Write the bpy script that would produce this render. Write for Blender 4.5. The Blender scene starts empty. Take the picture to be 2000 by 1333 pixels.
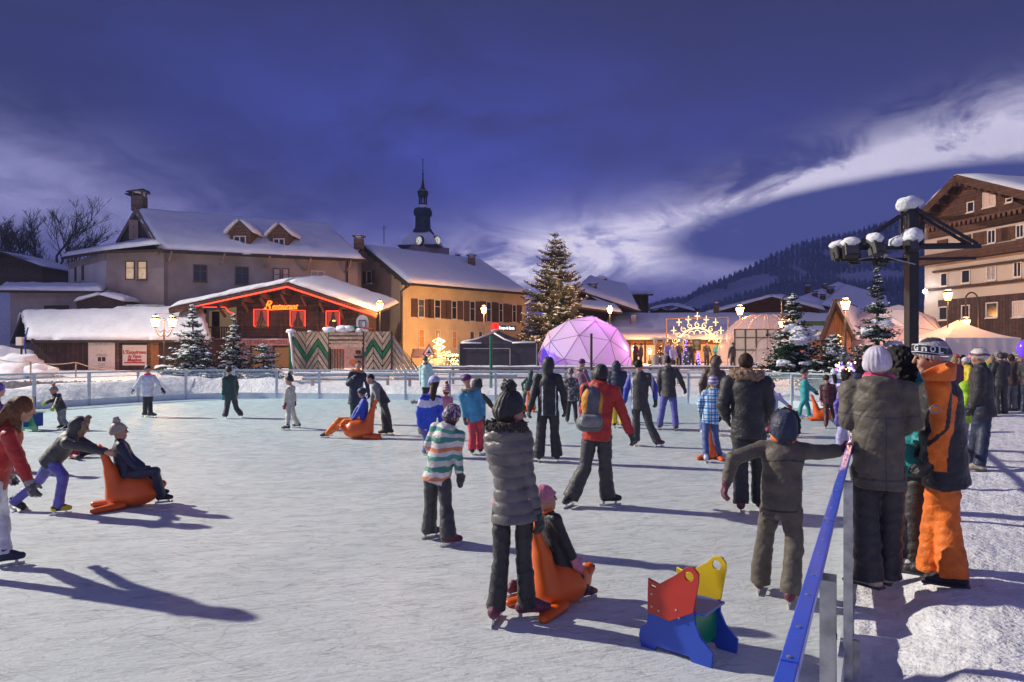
import bpy, math, random
import numpy as np
from mathutils import Vector, Matrix, noise
R = math.radians
sc = bpy.context.scene
COL = sc.collection
random.seed(7)
# ------------------------------------------------------------------ camera
F, HZ, CH = 1333.0, 690.0, 1.9          # focal length in photo pixels, horizon row, eye height
cd = bpy.data.cameras.new('camera'); cam = bpy.data.objects.new('camera', cd); COL.objects.link(cam)
cam.location = (0, 0, CH); cam.rotation_euler = (R(90), 0, 0)
cd.sensor_width = 36; cd.lens = 36*F/2000.0; cd.shift_y = (HZ-666.5)/2000.0
cd.clip_start = .05; cd.clip_end = 12000
sc.camera = cam
sc.view_settings.view_transform = 'Standard'; sc.view_settings.look = 'None'
sc.view_settings.exposure = .18; sc.view_settings.gamma = 1
sc.cycles.max_bounces = 6; sc.cycles.diffuse_bounces = 2; sc.cycles.glossy_bounces = 2
sc.cycles.transparent_max_bounces = 12; sc.cycles.sample_clamp_indirect = 3
# ------------------------------------------------------------------ sky (dusk, broken cloud)
w = bpy.data.worlds.new('World'); sc.world = w; w.use_nodes = True
nt = w.node_tree; nt.nodes.clear()
def nd(t, **k):
    n = nt.nodes.new(t)
    for a, b in k.items(): setattr(n, a, b)
    return n
def lk(a, b): nt.links.new(a, b)
def mth(op, a, b=None, c=None):
    n = nd('ShaderNodeMath', operation=op)
    for i, v in enumerate((a, b, c)):
        if v is None: continue
        if isinstance(v, (int, float)): n.inputs[i].default_value = v
        else: lk(v, n.inputs[i])
    return n.outputs[0]
def mixc(f, a, b, t='MIX'):
    n = nd('ShaderNodeMixRGB', blend_type=t)
    for i, v in zip((0, 1, 2), (f, a, b)):
        if isinstance(v, (int, float)): n.inputs[i].default_value = v
        elif isinstance(v, tuple): n.inputs[i].default_value = v + (1,)
        else: lk(v, n.inputs[i])
    return n.outputs[0]
tc = nd('ShaderNodeTexCoord'); sp = nd('ShaderNodeSeparateXYZ'); lk(tc.outputs['Generated'], sp.inputs[0])
X, Y, Z = sp.outputs
az = mth('ARCTAN2', X, Y); el = mth('ARCSINE', Z)
cv = nd('ShaderNodeCombineXYZ'); lk(az, cv.inputs[0]); lk(mth('MULTIPLY', el, 2.2), cv.inputs[1])
def fbm(scale, detail=6, rough=.55, dist=.3, off=0):
    n = nd('ShaderNodeTexNoise'); n.inputs['Scale'].default_value = scale; n.inputs['Detail'].default_value = detail
    n.inputs['Roughness'].default_value = rough; n.inputs['Distortion'].default_value = dist
    v = nd('ShaderNodeVectorMath', operation='ADD'); lk(cv.outputs[0], v.inputs[0]); v.inputs[1].default_value = (off, off*.7, off*1.3)
    lk(v.outputs[0], n.inputs['Vector']); return n.outputs['Fac']
def ae(px, py):
    a = math.atan2(px-1000, F); return a, math.atan2((HZ-py)/F, 1/math.cos(a))
def blob(px, py, wx, wy, tilt=0, amp=1):
    a, e = ae(px, py); sx, sy = wx/F, wy/F
    da = mth('SUBTRACT', az, a); de = mth('SUBTRACT', el, e); t = R(tilt)
    u = mth('ADD', mth('MULTIPLY', da, math.cos(t)/sx), mth('MULTIPLY', de, math.sin(t)/sx))
    v = mth('SUBTRACT', mth('MULTIPLY', de, math.cos(t)/sy), mth('MULTIPLY', da, math.sin(t)/sy))
    q = mth('ADD', mth('MULTIPLY', u, u), mth('MULTIPLY', v, v))
    return mth('MULTIPLY', mth('EXPONENT', mth('MULTIPLY', q, -1)), amp)
def ss(v, lo, hi):
    n = nd('ShaderNodeMapRange', interpolation_type='SMOOTHSTEP'); lk(v, n.inputs[0])
    n.inputs[1].default_value = lo; n.inputs[2].default_value = hi; return n.outputs[0]
n1 = fbm(3.2); n2 = fbm(8, 10, .66, .9, 4.1); n3 = fbm(1.4, 4, .5, .1, 9.3)
base = mixc(ss(el, .02, .50), (.084, .092, .40), (.048, .047, .145))
base = mixc(ss(mth('ADD', mth('MULTIPLY', n3, .6), mth('MULTIPLY', n1, .4)), .36, .62), base, mixc(1, base, (.66, .69, .74), 'MULTIPLY'))
base = mixc(mth('MULTIPLY', blob(0, 80, 800, 230, 0, .65), 1), base, (.016, .022, .080))
base = mixc(mth('MULTIPLY', blob(950, 330, 620, 200, -6, .75), ss(n1, .25, .65)), base, (.100, .125, .68))
soft = mth('MULTIPLY', mth('ADD', mth('ADD', blob(60, 365, 440, 90, -10, 1.05), blob(1390, 450, 230, 62, 4, 1.3)), mth('ADD', blob(1960, 325, 360, 85, 9, .95), blob(1180, 480, 380, 75, 4, 1.15))), ss(mth('ADD', mth('MULTIPLY', n1, .65), mth('MULTIPLY', n2, .35)), .30, .66))
skyc = mixc(soft, base, (.54, .53, .98))
hot = mth('MULTIPLY', mth('ADD', mth('ADD', blob(1910, 296, 290, 62, 9, 1.7), mth('ADD', blob(1640, 348, 150, 24, 8, 1.2), blob(1420, 408, 190, 26, 9, .9))), mth('ADD', blob(1160, 490, 170, 42, 3, 1.9), blob(1000, 528, 110, 22, -14, 1.3))), ss(mth('ADD', mth('MULTIPLY', n1, .25), mth('MULTIPLY', n2, .75)), .38, .60))
skyc = mixc(hot, skyc, (1.15, 1.08, 1.35))
# the dark bank of cloud lying on the mountain, with a crisp top
bank = mth('MULTIPLY', blob(1690, 425, 300, 58, 5, 1.9), ss(mth('ADD', mth('MULTIPLY', n1, .4), mth('MULTIPLY', n2, .6)), .22, .50))
skyc = mixc(ss(bank, .30, .75), skyc, (.075, .092, .36))
# brighter sky added behind the camera, out of view, to light facades and roofs
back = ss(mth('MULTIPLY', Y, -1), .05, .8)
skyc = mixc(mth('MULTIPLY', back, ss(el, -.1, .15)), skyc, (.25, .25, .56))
# a clear-sky share lights the upper dome
nish = nd('ShaderNodeTexSky', sky_type='NISHITA'); nish.sun_disc = False; nish.sun_elevation = R(-3); nish.sun_rotation = R(60)
skyc = mixc(.12, skyc, nish.outputs[0], 'ADD')
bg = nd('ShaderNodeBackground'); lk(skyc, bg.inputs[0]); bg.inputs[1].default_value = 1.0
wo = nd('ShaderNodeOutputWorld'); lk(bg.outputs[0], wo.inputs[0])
# ------------------------------------------------------------------ the rink floodlight: the one hard light, on a mast off to the left
def lamp(kind, name, loc, power, col, size=.1, **k):
    l = bpy.data.lights.new(name, kind); l.energy = power; l.color = col
    if kind in ('POINT', 'SPOT'): l.shadow_soft_size = size
    for a, b in k.items(): setattr(l, a, b)
    o = bpy.data.objects.new(name, l); o.location = loc; COL.objects.link(o); return o
fl = lamp('SPOT', 'floodlight', (-60, 30, 37), 305000, (1, .93, .80), .75, spot_size=R(92), spot_blend=1.0)
fl.rotation_euler = (Vector((12, 6, 0))-Vector(fl.location)).to_track_quat('-Z', 'Y').to_euler()
WARM = (1, .44, .13)
# ------------------------------------------------------------------ materials
MC = {}
def mat(name, col=(.5, .5, .5), rough=.8, vary=.18, scale=6, bump=.0, bscale=30, em=None, es=0, metal=0, spec=.3, pat=None, alpha=1, coat=0):
    if name in MC: return MC[name]
    m = bpy.data.materials.new(name); m.use_nodes = True; MC[name] = m
    t = m.node_tree; b = t.nodes['Principled BSDF']
    def n(ty, **k):
        q = t.nodes.new(ty)
        for a, v in k.items(): setattr(q, a, v)
        return q
    b.inputs['Roughness'].default_value = rough; b.inputs['Metallic'].default_value = metal
    b.inputs['Specular IOR Level'].default_value = spec
    if coat: b.inputs['Coat Weight'].default_value = coat
    co = n('ShaderNodeTexCoord'); src = co.outputs['Object']
    c = col + (1,)
    colout = None
    if pat: colout = pat(t, n, src)
    nz = n('ShaderNodeTexNoise'); nz.inputs['Scale'].default_value = scale; nz.inputs['Detail'].default_value = 5
    t.links.new(src, nz.inputs['Vector'])
    mr = n('ShaderNodeMapRange'); mr.inputs[1].default_value = .3; mr.inputs[2].default_value = .7
    mr.inputs[3].default_value = 1-vary; mr.inputs[4].default_value = 1+vary; t.links.new(nz.outputs['Fac'], mr.inputs[0])
    mx = n('ShaderNodeVectorMath', operation='SCALE')
    if colout is None: mx.inputs[0].default_value = col
    else: t.links.new(colout, mx.inputs[0])
    t.links.new(mr.outputs[0], mx.inputs['Scale']); t.links.new(mx.outputs[0], b.inputs['Base Color'])
    if bump:
        n2 = n('ShaderNodeTexNoise'); n2.inputs['Scale'].default_value = bscale; n2.inputs['Detail'].default_value = 6; n2.inputs['Roughness'].default_value = .65
        t.links.new(src, n2.inputs['Vector'])
        bp = n('ShaderNodeBump'); bp.inputs['Strength'].default_value = 1; bp.inputs['Distance'].default_value = bump
        t.links.new(n2.outputs['Fac'], bp.inputs['Height']); t.links.new(bp.outputs[0], b.inputs['Normal'])
    if em: b.inputs['Emission Color'].default_value = em + (1,); b.inputs['Emission Strength'].default_value = es
    if alpha < 1: b.inputs['Alpha'].default_value = alpha
    return m
def rampc(t, n, fac, stops, interp='CONSTANT'):
    r = n('ShaderNodeValToRGB'); cr = r.color_ramp; cr.interpolation = interp
    while len(cr.elements) < len(stops): cr.elements.new(.5)
    for e, (p, c) in zip(cr.elements, stops): e.position = p; e.color = c + (1,)
    t.links.new(fac, r.inputs[0]); return r.outputs[0]
def planks(c1, c2, axis='Z', pitch=.15):
    def f(t, n, src):
        s = n('ShaderNodeSeparateXYZ'); t.links.new(src, s.inputs[0])
        if axis == 'XY':
            a = n('ShaderNodeMath', operation='ADD'); t.links.new(s.outputs[0], a.inputs[0]); t.links.new(s.outputs[1], a.inputs[1]); o = a.outputs[0]
        else: o = s.outputs['XYZ'.index(axis)]
        d = n('ShaderNodeMath', operation='DIVIDE'); t.links.new(o, d.inputs[0]); d.inputs[1].default_value = pitch
        fr = n('ShaderNodeMath', operation='FRACT'); t.links.new(d.outputs[0], fr.inputs[0])
        fl_ = n('ShaderNodeMath', operation='FLOOR'); t.links.new(d.outputs[0], fl_.inputs[0])
        wn = n('ShaderNodeTexWhiteNoise', noise_dimensions='1D'); t.links.new(fl_.outputs[0], wn.inputs['W'])
        mixn = n('ShaderNodeMixRGB'); t.links.new(wn.outputs['Value'], mixn.inputs[0]); mixn.inputs[1].default_value = c1+(1,); mixn.inputs[2].default_value = c2+(1,)
        lt = n('ShaderNodeMath', operation='GREATER_THAN'); t.links.new(fr.outputs[0], lt.inputs[0]); lt.inputs[1].default_value = .1
        m2 = n('ShaderNodeMixRGB'); t.links.new(lt.outputs[0], m2.inputs[0]); m2.inputs[1].default_value = tuple(v*.3 for v in c1)+(1,); t.links.new(mixn.outputs[0], m2.inputs[2])
        return m2.outputs[0]
    return f
def stripes(cols, pitch, axis='Z', off=0):
    def f(t, n, src):
        s = n('ShaderNodeSeparateXYZ'); t.links.new(src, s.inputs[0])
        nz = n('ShaderNodeTexNoise'); nz.inputs['Scale'].default_value = 5; t.links.new(src, nz.inputs['Vector'])
        q = n('ShaderNodeMath', operation='MULTIPLY_ADD'); t.links.new(nz.outputs['Fac'], q.inputs[0]); q.inputs[1].default_value = pitch*.5; t.links.new(s.outputs['XYZ'.index(axis)], q.inputs[2])
        d = n('ShaderNodeMath', operation='MULTIPLY_ADD'); t.links.new(q.outputs[0], d.inputs[0]); d.inputs[1].default_value = 1/pitch; d.inputs[2].default_value = off
        fr = n('ShaderNodeMath', operation='FRACT'); t.links.new(d.outputs[0], fr.inputs[0])
        k = len(cols); return rampc(t, n, fr.outputs[0], [(i/k, c) for i, c in enumerate(cols)])
    return f
def plaid(c1, c2, c3, pitch):
    def f(t, n, src):
        s = n('ShaderNodeSeparateXYZ'); t.links.new(src, s.inputs[0]); outs = []
        for a in (0, 2):
            d = n('ShaderNodeMath', operation='DIVIDE'); t.links.new(s.outputs[a], d.inputs[0]); d.inputs[1].default_value = pitch
            fr = n('ShaderNodeMath', operation='FRACT'); t.links.new(d.outputs[0], fr.inputs[0])
            outs.append(rampc(t, n, fr.outputs[0], [(0, c1), (.35, c2), (.65, c1), (.82, c3), (.93, c1)]))
        m = n('ShaderNodeMixRGB', blend_type='MULTIPLY'); m.inputs[0].default_value = 1
        t.links.new(outs[0], m.inputs[1]); t.links.new(outs[1], m.inputs[2]); return m.outputs[0]
    return f
def spots(cols, scale):
    def f(t, n, src):
        v = n('ShaderNodeTexVoronoi'); v.inputs['Scale'].default_value = scale; t.links.new(src, v.inputs['Vector'])
        s = n('ShaderNodeSeparateXYZ'); t.links.new(v.outputs['Color'], s.inputs[0])
        k = len(cols); return rampc(t, n, s.outputs[0], [(i/k, c) for i, c in enumerate(cols)])
    return f
# snow and ice
SNOW = mat('snow', (.80, .81, .84), .75, .04, 3, .05, 9)
def snow_ground():
    m = mat('snow_trampled', (.74, .74, .77), .8, .16, 5, 0)
    t = m.node_tree; b = t.nodes['Principled BSDF']; co = t.nodes.new('ShaderNodeTexCoord')
    hs = None
    for sc_, amt, det in ((3.2, .08, 4), (13, .045, 5), (42, .013, 4)):
        n = t.nodes.new('ShaderNodeTexNoise'); n.inputs['Scale'].default_value = sc_; n.inputs['Detail'].default_value = det; n.inputs['Roughness'].default_value = .6
        t.links.new(co.outputs['Object'], n.inputs['Vector'])
        q = t.nodes.new('ShaderNodeMath'); q.operation = 'MULTIPLY_ADD'; t.links.new(n.outputs['Fac'], q.inputs[0]); q.inputs[1].default_value = amt
        if hs: t.links.new(hs, q.inputs[2])
        else: q.inputs[2].default_value = 0
        hs = q.outputs[0]
    bp = t.nodes.new('ShaderNodeBump'); bp.inputs['Distance'].default_value = 1; bp.inputs['Strength'].default_value = .9
    t.links.new(hs, bp.inputs['Height']); t.links.new(bp.outputs[0], b.inputs['Normal']); return m
SNOWG = snow_ground()
def ice_mat():
    m = bpy.data.materials.new('ice'); m.use_nodes = True; t = m.node_tree; b = t.nodes['Principled BSDF']
    b.inputs['Roughness'].default_value = .5; b.inputs['Specular IOR Level'].default_value = .22
    co = t.nodes.new('ShaderNodeTexCoord'); src = co.outputs['Object']
    def L(a, c): t.links.new(a, c)
    def M(op, a, b_, c=None):
        q = t.nodes.new('ShaderNodeMath'); q.operation = op
        for i, v in enumerate((a, b_, c)):
            if v is None: continue
            if isinstance(v, (int, float)): q.inputs[i].default_value = v
            else: L(v, q.inputs[i])
        return q.outputs[0]
    def nz(scale, det, rough, dist, rot=0, sx=1, sy=1, loc=0):
        mp = t.nodes.new('ShaderNodeMapping'); mp.inputs['Rotation'].default_value = (0, 0, rot); mp.inputs['Scale'].default_value = (sx, sy, 1); mp.inputs['Location'].default_value = (loc, loc, 0)
        mp.vector_type = 'TEXTURE'
        L(src, mp.inputs[0]); n = t.nodes.new('ShaderNodeTexNoise'); n.inputs['Scale'].default_value = scale; n.inputs['Detail'].default_value = det
        n.inputs['Roughness'].default_value = rough; n.inputs['Distortion'].default_value = dist; L(mp.outputs[0], n.inputs['Vector']); return n.outputs['Fac']
    big = nz(.35, 4, .5, .5)
    def lines(rot, sx, sy, loc, wdt, th):      # thin skate cuts: where a stretched noise crosses its middle, broken up by another
        a = nz(2.6, 1.5, .45, .6, rot, sx, sy, loc)
        q = M('ABSOLUTE', M('SUBTRACT', a, .5), 0); q = M('MULTIPLY', M('LESS_THAN', q, wdt), M('GREATER_THAN', nz(4.5, 2, .6, 0, rot, 1.6, .8, loc+3), th))
        return q
    cuts = M('ADD', M('ADD', lines(.25, 1.3, .16, 0, .012, .53), lines(.45, 1.8, .2, 7, .011, .55)), M('ADD', lines(.08, 1.1, .16, 13, .011, .55), lines(-.12, 2.2, .15, 19, .012, .56)))
    cuts = M('ADD', cuts, M('ADD', lines(.7, .9, .2, 31, .010, .58), M('ADD', lines(2.6, .8, .25, 43, .009, .59), lines(.35, 3.2, .10, 57, .010, .52))))
    def longs(rot, sx, sy, loc, wdt, th): return M('MULTIPLY', M('LESS_THAN', M('ABSOLUTE', M('SUBTRACT', nz(1.0, 1.5, .4, .8, rot, sx, sy, loc), .5), 0), wdt), M('GREATER_THAN', nz(2.2, 2, .5, 0, rot, 1.6, .8, loc+3), th))
    cuts = M('ADD', cuts, M('ADD', longs(.3, 1.1, .10, 0, .006, .52), M('ADD', longs(-.5, 1.6, .16, 7, .005, .55), longs(1.2, .9, .12, 13, .005, .57))))
    grain = nz(26, 6, .7, 0); chips = nz(9, 5, .7, .4, .2, 1.8, .6, 5)
    h = M('ADD', M('MULTIPLY', M('MULTIPLY', cuts, -1), .022), M('ADD', M('MULTIPLY', grain, .008), M('MULTIPLY', chips, .014)))
    h = M('ADD', h, M('MULTIPLY', nz(3, 4, .6, 1, .2, 2.5, .5, 11), .015))
    bp = t.nodes.new('ShaderNodeBump'); bp.inputs['Distance'].default_value = 1; bp.inputs['Strength'].default_value = .8; L(h, bp.inputs['Height']); L(bp.outputs[0], b.inputs['Normal'])
    # random scraped greys; cool light on the far ice is painted in as cyan
    c = t.nodes.new('ShaderNodeValToRGB'); c.color_ramp.elements[0].position = .35; c.color_ramp.elements[1].position = .65
    c.color_ramp.elements[0].color = (.54, .59, .60, 1); c.color_ramp.elements[1].color = (.67, .70, .70, 1); L(big, c.inputs[0])
    sp_ = t.nodes.new('ShaderNodeSeparateXYZ'); L(src, sp_.inputs[0])
    far_cool = t.nodes.new('ShaderNodeMapRange'); far_cool.interpolation_type = 'SMOOTHSTEP'; L(M('ADD', sp_.outputs[1], M('MULTIPLY', big, 6)), far_cool.inputs[0]); far_cool.inputs[1].default_value = 7; far_cool.inputs[2].default_value = 29
    mx0 = t.nodes.new('ShaderNodeMixRGB'); L(far_cool.outputs[0], mx0.inputs[0]); L(c.outputs[0], mx0.inputs[1]); mx0.inputs[2].default_value = (.46, .62, .67, 1)
    mx = t.nodes.new('ShaderNodeMixRGB'); L(M('MINIMUM', M('MULTIPLY', cuts, .32), 1), mx.inputs[0]); L(mx0.outputs[0], mx.inputs[1]); mx.inputs[2].default_value = (.34, .35, .38, 1)
    L(mx.outputs[0], b.inputs['Base Color'])
    rg = M('SUBTRACT', .58, M('MULTIPLY', far_cool.outputs[0], .1)); L(rg, b.inputs['Roughness'])
    return m
ICE = ice_mat()
# ------------------------------------------------------------------ helpers
def W(px, py, Y): return Vector(((px-1000)/F*Y, Y, CH+(HZ-py)/F*Y))
def yz0(py, z=0): return (CH-z)*F/(py-HZ)               # depth of a ground row
def wpos(o):
    p = Vector((0, 0, 0))
    while o: p += Vector(o.location); o = o.parent
    return p
def tag(o, label=None, cat=None, group=None, kind=None):
    for k, v in (('label', label), ('category', cat), ('group', group), ('kind', kind)):
        if v: o[k] = v
    return o
def thing(name, label, cat, loc=(0, 0, 0), group=None):
    o = bpy.data.objects.new(name, None); COL.objects.link(o); o.location = loc; o.empty_display_size = .2
    return tag(o, label, cat, group)
class M:
    def __init__(s): s.v = []; s.f = []; s.mi = []; s.cur = 0
    def add(s, vs, fs):
        n = len(s.v); s.v += [tuple(v) for v in vs]; s.f += [tuple(i+n for i in f) for f in fs]; s.mi += [s.cur]*len(fs)
    def box(s, c, d, rz=0, rot=None):
        hx, hy, hz = d[0]/2, d[1]/2, d[2]/2; m = rot or Matrix.Rotation(rz, 3, 'Z'); c = Vector(c)
        s.add([c+m@Vector((x*hx, y*hy, z*hz)) for z in (-1, 1) for x, y in ((-1, -1), (1, -1), (1, 1), (-1, 1))],
              [(3, 2, 1, 0), (4, 5, 6, 7), (0, 1, 5, 4), (1, 2, 6, 5), (2, 3, 7, 6), (3, 0, 4, 7)]); return s
    def beam(s, a, b, wd, h, up=(0, 0, 1)):
        a, b = Vector(a), Vector(b); d = (b-a); L = d.length
        if L < 1e-6: return s
        d /= L; u = Vector(up); sd = d.cross(u)
        if sd.length < 1e-4: sd = d.cross(Vector((0, 1, 0)))
        sd.normalize(); u = sd.cross(d)
        m = Matrix((d, sd, u)).transposed(); return s.box((a+b)/2, (L, wd, h), rot=m)
    def tube(s, pts, rs, n=8, caps=True):
        pts = [Vector(p) for p in pts]
        if isinstance(rs, (int, float)): rs = [rs]*len(pts)
        ref = None; base = len(s.v); vs = []
        for i, p in enumerate(pts):
            d = (pts[min(i+1, len(pts)-1)]-pts[max(i-1, 0)]).normalized()
            if ref is None: ref = d.orthogonal().normalized()
            a = (ref-d*ref.dot(d)); a = a.normalized() if a.length > 1e-5 else d.orthogonal().normalized(); ref = a; b = d.cross(a)
            vs += [p+(a*math.cos(2*math.pi*k/n)+b*math.sin(2*math.pi*k/n))*rs[i] for k in range(n)]
        fs = [(i*n+k, i*n+(k+1) % n, (i+1)*n+(k+1) % n, (i+1)*n+k) for i in range(len(pts)-1) for k in range(n)]
        if caps: fs += [tuple(range(n))[::-1], tuple((len(pts)-1)*n+k for k in range(n))]
        s.add(vs, fs); return s
    def lathe(s, c, prof, n=16, rot=None):
        c = Vector(c); rot = rot or Matrix.Identity(3); vs = []
        for r, z in prof: vs += [c+rot@Vector((r*math.cos(2*math.pi*(k+.5)/n), r*math.sin(2*math.pi*(k+.5)/n), z)) for k in range(n)]
        fs = [(i*n+k, i*n+(k+1) % n, (i+1)*n+(k+1) % n, (i+1)*n+k) for i in range(len(prof)-1) for k in range(n)]
        fs += [tuple(range(n))[::-1], tuple((len(prof)-1)*n+k for k in range(n))]
        s.add(vs, fs); return s
    def ball(s, c, r, n=10, m=7, jit=0, seed=0):
        c = Vector(c); r = (r, r, r) if isinstance(r, (int, float)) else r; vs = []
        for i in range(1, m):
            t = math.pi*i/m
            for k in range(n):
                p = 2*math.pi*k/n; q = Vector((math.sin(t)*math.cos(p), math.sin(t)*math.sin(p), math.cos(t)))
                j = 1+jit*noise.noise(q*1.7+Vector((seed*3.1, seed, 0))); vs.append(c+Vector((q.x*r[0], q.y*r[1], q.z*r[2]))*j)
        fs = [(i*n+k, (i+1)*n+k, (i+1)*n+(k+1) % n, i*n+(k+1) % n) for i in range(m-2) for k in range(n)]
        t = len(vs); vs += [c+Vector((0, 0, r[2])), c-Vector((0, 0, r[2]))]
        fs += [(t, k, (k+1) % n) for k in range(n)]+[(t+1, (m-2)*n+(k+1) % n, (m-2)*n+k) for k in range(n)]
        s.add(vs, fs); return s
    def prism(s, poly, ex):                        # closed polygon pushed along a vector
        poly = [Vector(p) for p in poly]; ex = Vector(ex); n = len(poly)
        nrm = sum(((poly[i]-poly[0]).cross(poly[(i+1) % n]-poly[0]) for i in range(1, n-1)), Vector())
        if nrm.dot(ex) > 0: poly = poly[::-1]
        s.add(poly+[p+ex for p in poly], [tuple(range(n)), tuple(range(n, 2*n))[::-1]]+[((i+1) % n, i, n+i, n+(i+1) % n) for i in range(n)]); return s
    def slab(s, q, th, nu=24, nv=12, jit=.25, seed=0, edge=.06, low=.02):   # thick soft snow lying on a four-cornered roof plane
        a, b, c, d = [Vector(p) for p in q]; n = ((b-a).cross(d-a)).normalized()
        if n.z < 0: n = -n
        th *= .78; lu, lv = (b-a).length, (d-a).length; top = []; bot = []
        for j in range(nv+1):
            v = j/nv
            for i in range(nu+1):
                u = i/nu; p = (a*(1-u)+b*u)*(1-v)+(d*(1-u)+c*u)*v
                e = min(u*lu, (1-u)*lu, v*lv, (1-v)*lv); k = min(1, e/max(th*1.1, .01)); k = math.sqrt(max(0, 1-(1-k)**2))
                wv = noise.noise(Vector((p.x*.9+seed, p.y*.9, p.z*.9)))
                h = th*(.28+.72*k)*(1+jit*wv+jit*.5*noise.noise(p*2.7)); out = Vector((0, 0, 0))
                if j == 0 or j == nv or i in (0, nu): out = Vector((0, 0, -1))*0.04*(1+noise.noise(p*1.3))+((p-(a+b+c+d)/4)*Vector((1, 1, .3))).normalized()*min(th*.3, .1)*(.5+1.6*noise.noise(p*1.9)+.8*noise.noise(p*5))
                top.append(p+n*h+out); bot.append(p+n*low)
        K = nu+1; N = K*(nv+1); fs = []
        for j in range(nv):
            for i in range(nu):
                k = j*K+i; fs += [(k, k+1, k+K+1, k+K), (N+k, N+k+K, N+k+K+1, N+k+1)]
        for i in range(nu): fs += [(i+1, i, N+i, N+i+1), (nv*K+i, nv*K+i+1, N+nv*K+i+1, N+nv*K+i)]
        for j in range(nv): fs += [(j*K, (j+1)*K, N+(j+1)*K, N+j*K), ((j+1)*K+nu, j*K+nu, N+j*K+nu, N+(j+1)*K+nu)]
        s.add(top+bot, fs); return s
    def build(s, name, m, parent=None, smooth=False, label=None, cat=None, group=None, kind=None, auto=True):
        me = bpy.data.meshes.new(name); off = wpos(parent)
        if parent is None and cat and s.v and kind != 'structure':     # a thing that is one mesh: origin at its base
            a = np.array(s.v); off = Vector((float(a[:, 0].mean()), float(a[:, 1].mean()), float(a[:, 2].min())))
        me.from_pydata([(x-off.x, y-off.y, z-off.z) for x, y, z in s.v], [], s.f)
        for mm in (m if isinstance(m, (list, tuple)) else [m]): me.materials.append(mm)
        if isinstance(m, (list, tuple)): me.polygons.foreach_set('material_index', s.mi)
        if smooth: me.polygons.foreach_set('use_smooth', [True]*len(me.polygons))
        me.update(); o = bpy.data.objects.new(name, me); COL.objects.link(o)
        if parent: o.parent = parent
        else: o.location = off if (cat and kind != 'structure') else (0, 0, 0)
        return tag(o, label, cat, group, kind)
def fixn(o):                                              # outward normals where the builder did not mind them
    import bmesh
    b = bmesh.new(); b.from_mesh(o.data); bmesh.ops.recalc_face_normals(b, faces=b.faces); b.to_mesh(o.data); b.free(); return o
def text(name, body, size, loc, rot, m, parent, ext=.01, shear=0, bold=0, width=None, **k):
    c = bpy.data.curves.new(name, 'FONT'); c.body = body; c.size = size; c.extrude = ext; c.shear = shear; c.offset = bold
    c.align_x = 'CENTER'; c.align_y = 'CENTER'; c.materials.append(m); c.resolution_u = 3
    for a, v in k.items(): setattr(c, a, v)
    t = bpy.data.objects.new(name, c); COL.objects.link(t); dg = bpy.context.evaluated_depsgraph_get()
    me = bpy.data.meshes.new_from_object(t.evaluated_get(dg)); bpy.data.objects.remove(t)
    if width:
        xs = [v.co.x for v in me.vertices]; k = width/(max(xs)-min(xs))
        for v in me.vertices: v.co.x *= k
    o = bpy.data.objects.new(name, me); COL.objects.link(o); o.parent = parent
    o.location = Vector(loc)-wpos(parent); o.rotation_euler = rot
    return o
class Wall:                                               # a vertical wall plane through two ground points
    def __init__(s, a, b): s.a = Vector((a[0], a[1])); d = Vector((b[0], b[1]))-s.a; s.L = d.length; s.d = d/s.L; s.n = Vector((s.d.y, -s.d.x)); s.rz = math.atan2(s.d.y, s.d.x)
    def at(s, px, py):                                    # (distance along, height) of a photo pixel on this plane
        k = (px-1000)/F; t = (k*s.a.y-s.a.x)/(s.d.x-k*s.d.y); Y = s.a.y+s.d.y*t; return t, CH+(HZ-py)/F*Y
    def p(s, t, z, out=0): q = s.a+s.d*t+s.n*out; return Vector((q.x, q.y, z))
    def px(s, px, py, out=0): t, z = s.at(px, py); return s.p(t, z, out)
    def rect(s, m, t0, t1, z0, z1, out, th):              # a board on the wall: front face at out, back at out-th
        m.box(s.p((t0+t1)/2, (z0+z1)/2, out-th/2), (abs(t1-t0), th, abs(z1-z0)), s.rz)
GLASS = mat('dark_glass', (.02, .022, .03), .12, .1, spec=.6)
LIT = mat('lit_window', (.6, .5, .35), .6, .3, 3, em=(1, .66, .32), es=.28)
FRAME = mat('window_frame_wood', (.16, .085, .05), .7); FRAMEW = mat('window_frame_pale', (.62, .55, .48), .7)
SHUT = mat('shutter_brown', (.085, .042, .028), .8, .2, 3, pat=planks((.085, .042, .028), (.11, .055, .035), 'Z', .07))
SHUTY = mat('shutter_ochre', (.55, .24, .05), .8, .2)
CURT = mat('lace_curtain', (.55, .42, .36), .9, .3, 20)
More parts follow.
